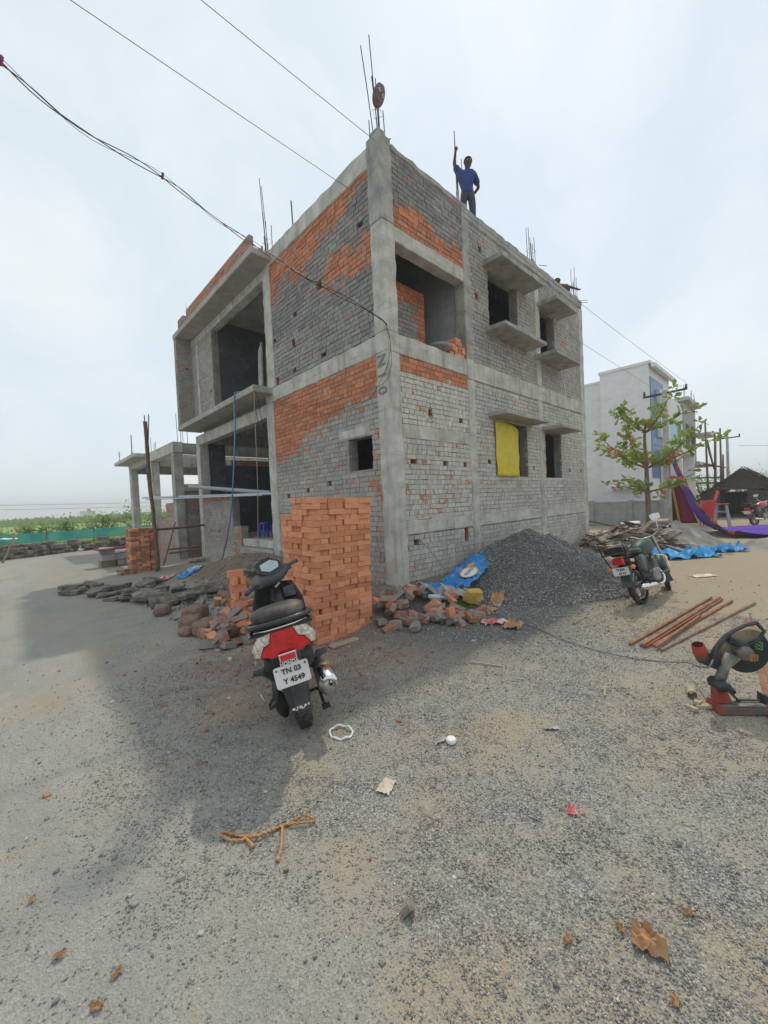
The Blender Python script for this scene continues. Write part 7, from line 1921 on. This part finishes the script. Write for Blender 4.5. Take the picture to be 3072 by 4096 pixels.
# ------------------------------------------------------------------ scrub and far trees
M['scrub'] = m_leaf('scrub_leaf', (0.14, 0.25, 0.05), (0.30, 0.42, 0.10), 0.45)
M['scrub_far'] = m_leaf('far_scrub_leaf', (0.16, 0.25, 0.09), (0.26, 0.36, 0.14), 0.4)
def shrub(name, label, cx, cy, rx, rz_, h, n, mat, group=None, stems=7, cat='shrub', size=0.10, lean=0.0):
    r = thing(name, label, cat, (cx, cy, 0), 0, group)
    s_ = MB(); l_ = MB()
    for k in range(stems):
        a = random.uniform(0, 2 * PI); q = random.uniform(0.3, 1.0)
        e = Vector((rx * q * math.cos(a), rz_ * q * math.sin(a), h * (1.05 - 0.45 * q) * random.uniform(0.8, 1.1)))
        P = bez([(0, 0, 0), e * 0.5 + Vector((0, 0, 0.18 * h)), e], 5)
        s_.tube(P, [0.03 * h / 2 * (1 - 0.08 * i) for i in range(len(P))], 4)
        for i in range(n // stems):
            p = P[random.randint(3, len(P) - 1)] + Vector((random.gauss(0, rx * .16), random.gauss(0, rz_ * .16), random.gauss(0, h * .10)))
            d = Vector((random.gauss(0, 1), random.gauss(0, 1), random.gauss(0.1, .5))).normalized(); u, w = orth(d); L = size * random.uniform(0.6, 1.5)
            l_.add([p, p + d * L * 0.5 + u * L * 0.26, p + d * L, p + d * L * 0.5 - u * L * 0.22], [(0, 1, 2, 3)], 0, (0, 0, random.random(), 1))
    s_.obj('stems', M['bark'], r, smooth=True, recalc=False)['kind'] = 'stuff'
    l_.obj('crown', mat, r, attr=True, recalc=False)['kind'] = 'stuff'
    return r
for i, (x, y, h, lb) in enumerate(((44, 6.0, 3.2, 'green scrub tree behind the scaffold poles, nearest the unfinished house'), (46, 3.2, 3.4, 'green scrub tree in the middle behind the scaffold poles'), (47, 0.8, 3.0, 'green scrub tree between scaffold and hut'), (50, -1.8, 2.6, 'green scrub tree rising behind the hut roof'))):
    shrub('scrub_tree', lb, x, y, 2.3, 2.3, h, 900, M['scrub'], 'scrub trees behind the hut', 9, 'tree', 0.22)
fb = thing('far_house', 'pale far house beyond the thatched hut', 'building', (70, -3.2, 0))
m = MB(); m.box(0, -4, 0, 8, 3, 2.3); m.obj('wall', M['white_wall'], fb); m = MB(); m.box(0, -2, 2.3, 4, 0, 3.6); m.obj('upper_room', M['white_wall'], fb)
# ------------------------------------------------------------------ neighbouring shell on the left
nb = thing('concrete_shell', 'single-storey concrete frame with open columns, stair and slab beyond the main building', 'building', (4.0, 14.4, 0))
NBO = neg(nb)
def npart(mb, name, mat, bevel=0.012, **k): return mb.obj(name, M[mat], nb, NBO, bevel=bevel, **k)
def nbox(name, mat, x0, y0, z0, x1, y1, z1, bevel=0.012, j=0.006):
    m = MB(); m.box(x0, y0, z0, x1, y1, z1, j=j); return npart(m, name, mat, bevel)
for y in (14.42, 17.35, 20.95):
    nbox('column', 'concrete' if y > 15 else 'concrete_old', 4.02, y, -0.1, 4.30, y + 0.36, 3.62)
for y in (14.42, 18.0, 20.95): nbox('column', 'concrete_old', 9.0, y, -0.1, 9.3, y + 0.3, 3.62)
nbox('beam', 'concrete', 4.0, 14.40, 3.62, 4.32, 21.3, 3.98)
nbox('beam', 'concrete_old', 4.33, 14.41, 3.60, 12.0, 14.70, 3.95)
nbox('beam', 'concrete_old', 4.33, 17.36, 3.45, 12.0, 17.66, 3.83)
nbox('beam', 'concrete_old', 4.33, 20.96, 3.45, 12.0, 21.26, 3.83)
nbox('roof_slab', 'soffit', 4.33, 17.67, 3.84, 12.0, 21.9, 3.99)
nbox('roof_overhang', 'concrete', 3.55, 17.9, 3.86, 4.32, 21.9, 4.0)
# stair: upper flight with brick balustrade, lower flight towards the street
m = MB()
for k in range(9):
    y = 16.9 - 0.0 * k; x = 4.5 + 0.0
for k in range(8): m.box(4.36, 17.0 - 0.0, 0, 4.37, 17.01, 0.01)
st_ = MB(); prof = [(14.75 + 0.0, 2.55)]
for k in range(8):
    st_.box(4.34, 15.0 + 0.27 * k, 2.30 - 0.20 * k, 5.4, 15.27 + 0.27 * k, 2.55 - 0.20 * k)
npart(st_, 'stair_flight', 'concrete', 0.006)
m = MB(); m.add([(4.34, 14.78, 2.1), (4.34, 17.3, 0.25), (4.34, 17.3, 0.05), (4.34, 14.78, 1.9), (5.4, 14.78, 2.1), (5.4, 17.3, 0.25), (5.4, 17.3, 0.05), (5.4, 14.78, 1.9)], [(0, 1, 2, 3), (4, 7, 6, 5), (0, 4, 5, 1), (2, 6, 7, 3)]); npart(m, 'stair_soffit', 'shade_dark', 0)  # underside of the flight coloured dark in place of its shade
nbox('landing', 'concrete_old', 4.31, 14.45, 2.30, 6.6, 15.0, 2.55)
m = MB()
for k in range(7): m.box(6.7 + 0.28 * k, 14.47, 2.4 + 0.19 * k, 6.98 + 0.28 * k, 15.6, 2.6 + 0.19 * k)
npart(m, 'stair_flight', 'concrete', 0.006)
NX = lambda u, z, d: (u, 14.52 - d, z)
NY = lambda u, z, d: (4.10 - d, u, z)
NB = []
def nwall(fr, u0, u1, z0, z1, sm, tn, d0=0.0, holes=()):
    global ALLB
    keep = ALLB; ALLB = []
    mb = MB()
    for d in (d0 - 0.011, d0 - 0.22): mb.add([fr(u0, z0, d), fr(u1, z0, d), fr(u1, z1, d), fr(u0, z1, d)], [(0, 1, 2, 3)])
    q = [(u0, z0), (u1, z0), (u1, z1), (u0, z1)]
    for n in range(4): p0 = q[n]; p1 = q[(n + 1) % 4]; mb.add([fr(*p0, d0 - .011), fr(*p1, d0 - .011), fr(*p1, d0 - .22), fr(*p0, d0 - .22)], [(0, 1, 2, 3)])
    wo = npart(mb, 'wall', 'mortar', 0, recalc=False)
    lay(wo, fr, u0, u1, z0, z1, list(holes), sm, tn, d0, jit=0.005, proud=0.006)
    NB.extend(ALLB); ALLB = keep
nwall(NX, 4.32, 8.8, 0.0, 2.28, lambda u, z: 0.72, lambda u, z: 0.25 + 0.15 * nz(u, z, 3), holes=[H(4.75, 1.55, 0.12, 0.12)])
nwall(NX, 6.0, 8.8, 2.55, 3.45, lambda u, z: 0.40 if z > 2.9 else 0.65, lambda u, z: 0.5)
nwall(NY, 14.80, 17.34, 0.0, 1.35, lambda u, z: 0.62, lambda u, z: 0.45, d0=-0.05)
nwall(NY, 14.80, 16.2, 1.35, 1.95, lambda u, z: 0.55, lambda u, z: 0.45, d0=-0.05)
br_ = MB()
bs = sorted(NB, key=lambda b: -bscore(b))
for i, (wo, c, at_) in enumerate(bs):
    if i < 220:
        m = MB(); ctr = [sum(v[k] for v in c) / 8 for k in range(3)]
        m.add([tuple(v[k] - ctr[k] for k in range(3)) for v in c], BRF, 0, at_); m.obj('brick', M['brick'], wo, ctr, attr=True)
    else: br_.add(c, BRF, 0, at_)
o = npart(br_, 'brickwork', 'brick', 0, attr=True); o['kind'] = 'stuff'
# bars sprouting from the slab, and starter bars hanging below it
for x, y, z0, z1, dy in ((3.7, 21.3, 3.9, 4.5, 0.3), (3.7, 21.6, 3.9, 4.5, -0.3), (4.1, 20.9, 3.9, 5.2, 0.0), (4.15, 21.2, 3.9, 4.5, 0.1), (4.2, 20.4, 3.9, 4.3, 0.0), (4.1, 18.3, 3.9, 5.6, 0.0), (4.1, 18.1, 3.9, 5.5, -0.5), (4.1, 17.5, 3.9, 4.6, 0.1), (4.2, 17.3, 3.9, 4.4, 0), (4.1, 17.1, 3.9, 4.3, 0),
                         (4.2, 14.5, 3.9, 4.95, 0.05), (4.3, 14.5, 3.9, 4.9, 0.0), (4.4, 14.6, 3.9, 4.85, 0.05), (4.55, 14.6, 3.9, 4.8, 0.05), (7.2, 14.6, 3.9, 4.25, 0), (8.3, 14.6, 3.9, 4.25, 0), (9.5, 14.6, 3.9, 4.25, 0)):
    m = MB(); m.tube([(x, y, z0), (x, y + dy, z1)], 0.009 if z1 < 5 else 0.02, 5); npart(m, 'rebar', 'rebar', 0)
for k in range(9): m = MB(); m.tube([(4.6, 18.6 + 0.26 * k, 3.86), (4.6, 18.6 + 0.26 * k + random.gauss(0, .1), 2.9 + random.uniform(-0.2, 0.4))], 0.009, 4); npart(m, 'rebar', 'rebar', 0)
for z, x in ((0.42, 3.7), (0.30, 3.85)):
    stick('wooden_pole', 'dark batten lying across the shell doorway, %s one' % ('upper' if z > 0.4 else 'lower'), [(3.6, 14.0, z), (4.4, 13.8, z + 0.02), (5.2, 13.62, z)], 0.03)
stick('log', 'pale log on the ground between the two buildings', [(3.9, 13.0, 0.08), (4.4, 13.1, 0.09)], 0.07, 'pale_wood', 'log')
# ------------------------------------------------------------------ road edge wall with green net, scrub, field
sw_ = thing('rubble_wall', 'low dry rubble wall running along the far side of the lane', 'wall', (2.0, 23.0, 0))
for k in range(260):
    t = random.random(); x = -6.0 + 10.6 * t; y = 22.1 + 2.4 * max(0, (x + 0.5) / 5.0) + random.gauss(0, 0.12)
    row = random.choice((0, 0, 1, 1, 2, 2, 3)); s_ = random.uniform(0.14, 0.28)
    o = rough_block(s_, s_ * 0.7, 0.085).obj('stone', M['stone'], sw_, (x - 2.0, y - 23.0, 0.06 + 0.145 * row)); o.rotation_euler = (0, 0, random.gauss(0.4, .3))
def m_net():
    t = NT('green_shade_net')
    n = t.noise(3, t.pos(), 4)
    c = t.mix(n, (0.02, 0.40, 0.33), (0.05, 0.52, 0.44)); t.set(c, 0.8)
    tr = t.n.new('ShaderNodeBsdfTransparent'); mx = t.n.new('ShaderNodeMixShader')
    t.l.new(t.rng(n, 0.3, 0.7, 0.78, 0.92), mx.inputs[0]); t.l.new(tr.outputs[0], mx.inputs[1]); t.l.new(t.b.outputs[0], mx.inputs[2]); t.l.new(mx.outputs[0], t.n['Material Output'].inputs['Surface'])
    return t.mat
M['net'] = m_net()
nt = thing('net_fence', 'green shade net stretched on sticks above the rubble wall', 'fence', (2.0, 24.5, 0))
m = MB(); m.grid(lambda u, v: (-8.0 + 14.5 * u - 2.0, 23.2 + 3.2 * max(0, u - 0.45) - 24.5 + 0.05 * nz(u * 30, v * 2), 0.52 + 0.46 * v + 0.02 * nz(u * 14, 1)), 60, 4); m.obj('net', M['net'], nt, recalc=False, smooth=True)
for k in range(9):
    x = -8 + 14.5 * k / 8; m = MB(); m.tube([(x - 2, 23.2 + 3.2 * max(0, k / 8 - 0.45) - 24.5 + 0.03, 0), (x - 2 + 0.05, 23.2 + 3.2 * max(0, k / 8 - 0.45) - 24.5 + 0.03, 1.05)], 0.025, 5); m.obj('stake', M['wood'], nt)
stick('wooden_pole', 'slanting stake at the near end of the green net', [(-0.35, 20.6, 0.0), (0.05, 22.9, 0.98)], 0.03)
crumple('plastic_sheet', 'white sheet draped over the net end at the left edge', 'plastic sheet', -1.0, 22.9, 2.2, 0.5, 0.0, M['white'], 0.08, 5, lambda x, y: 0.78, 14, 8)
M['field'] = simple('green_field', (0.24, 0.33, 0.085), 0.95, 0, 0.3, 0.05, obj=False)
m = MB(); m.grid(lambda u, v: (-160 + 520 * u, 27.5 + 420 * v * v, 0.05 + 0.55 * min(1, v * 9) * (0.6 + 0.4 * nz(u * 30, v * 12))), 60, 40); fo = m.obj('field', M['field'], None, recalc=False, smooth=True); fo['kind'] = 'structure'
for i, (x, y, h, w, lb) in enumerate(((0.9, 28.0, 1.5, 1.3, 'feathery green shrub behind the net nearest the left edge'), (2.4, 28.3, 1.45, 1.2, 'feathery green shrub behind the net, second from the left edge'), (3.9, 29.0, 1.7, 1.4, 'feathery green shrub behind the net, third from the left edge'), (5.9, 28.5, 1.95, 1.7, 'taller spreading shrub behind the net by the outer column'), (7.9, 29.5, 1.8, 1.6, 'shrub behind the net seen between the shell columns'), (9.5, 30.0, 1.6, 1.6, 'shrub behind the net farthest towards the stair'), (-0.6, 28.6, 1.1, 1.2, 'low shrub behind the net at the picture edge'))):
    shrub('shrub', lb, x, y, w, w, h * 1.12, 1500, M['scrub'], 'shrubs behind the green net', 9, 'shrub', 0.15)
P = []
gr_ = MB()
for k in range(2600):
    x = random.uniform(-4, 9); y = random.uniform(24.6, 27.6) if random.random() < 0.5 else random.uniform(27, 33)
    h = random.uniform(0.25, 0.6); a = random.gauss(0, 0.15)
    gr_.add([(x, y, 0), (x + 0.03, y, 0), (x + 0.015 + a * h, y + random.gauss(0, .1), h)], [(0, 1, 2)], 0, (0, 0, random.random(), 1))
tag(gr_.obj('grass', M['scrub'], None, attr=True, recalc=False), 'tall green grass behind the rubble wall and net', 'grass', None, 'stuff')
for i, (x, y, w, h, lb) in enumerate(((13.2, 118, 2.6, 2.7, 'small white far house with an orange tank on its roof'), (24.0, 120, 5, 1.9, 'pale far house low on the horizon seen past the columns'), (-6, 150, 8, 1.7, 'pale far shed on the horizon near the left edge'))):
    r = thing('far_house', lb, 'building', (x, y, 0)); m = MB(); m.box(-w / 2, -2, 0, w / 2, 2, h); m.obj('wall', M['white_wall'], r); m = MB(); m.box(-w / 2 - .1, -2.1, h, w / 2 + .1, 2.1, h + 0.15); m.obj('roof_slab', M['concrete'], r)
    if i == 0: m = MB(); m.lathe([(0, 0), (0.35, 0), (0.38, 0.5), (0.25, 0.68), (0, 0.72)], 12, Matrix.Translation((0.3, 0, h + 0.15))); m.obj('water_tank', M['orange_lens'], r, smooth=True)
hz2 = MB()
for k in range(1500):
    x = random.uniform(-60, 80); y = random.uniform(90, 170); h = random.uniform(0.8, 1.7); w = random.uniform(0.5, 1.6)
    hz2.add([(x - w, y, 0), (x + w, y, 0), (x + w * 0.6 + random.gauss(0, .2), y, h * 0.8), (x + random.gauss(0, .3), y, h + 0.4), (x - w * 0.6, y, h * 0.7)], [(0, 1, 2, 3, 4)], 0, (0, 0, random.random(), 1))
tag(hz2.obj('treeline', M['scrub_far'], None, attr=True, recalc=False), 'hazy low treeline along the far horizon', 'treeline', None, 'stuff')
for i, z in enumerate((3.25, 2.75)):
    wirething('thin far power line above the green field, %s one' % ('upper' if i == 0 else 'lower'), sagline((-30, 60, z + 1.2), (30, 60, z), 0.6), 0.02, CAB)
# low block platform beside the weathered stack
pf = thing('block_stack', 'low stack of concrete blocks with a red sheet behind the weathered bricks', 'block stack', (2.6, 15.0, 0))
for k in range(9): m = MB(); m.mbox(TR((-0.5 + 0.4 * (k % 4), random.gauss(0, .05), 0.1 + 0.2 * (k // 4)), 0, 0, random.gauss(0, .1)), 0.19, 0.2, 0.095, j=0.01); m.obj('block', M['grey_plaster'] if k % 3 else M['bag'], pf, bevel=0.008)
m = MB(); m.mbox(TR((-0.05, 0, 0.56), 0.02, 0, 0.1), 0.75, 0.3, 0.02, j=0.02); m.obj('red_sheet', M['maroon'], pf)
# ------------------------------------------------------------------ warm dusty air
hz_m = bpy.data.materials.new('dusty_air'); hz_m.use_nodes = True
hn = hz_m.node_tree; hn.nodes.remove(hn.nodes['Principled BSDF'])
pv = hn.nodes.new('ShaderNodeVolumePrincipled')
pv.inputs['Color'].default_value = (0.93, 0.95, 0.97, 1); pv.inputs['Density'].default_value = 0.0028
hn.links.new(pv.outputs[0], hn.nodes['Material Output'].inputs['Volume'])
m = MB(); m.box(-320, -320, -1.2, 420, 460, 14.0)
tag(m.obj('haze', hz_m), 'thin dusty haze filling the air over the whole site', 'haze', None, 'stuff')
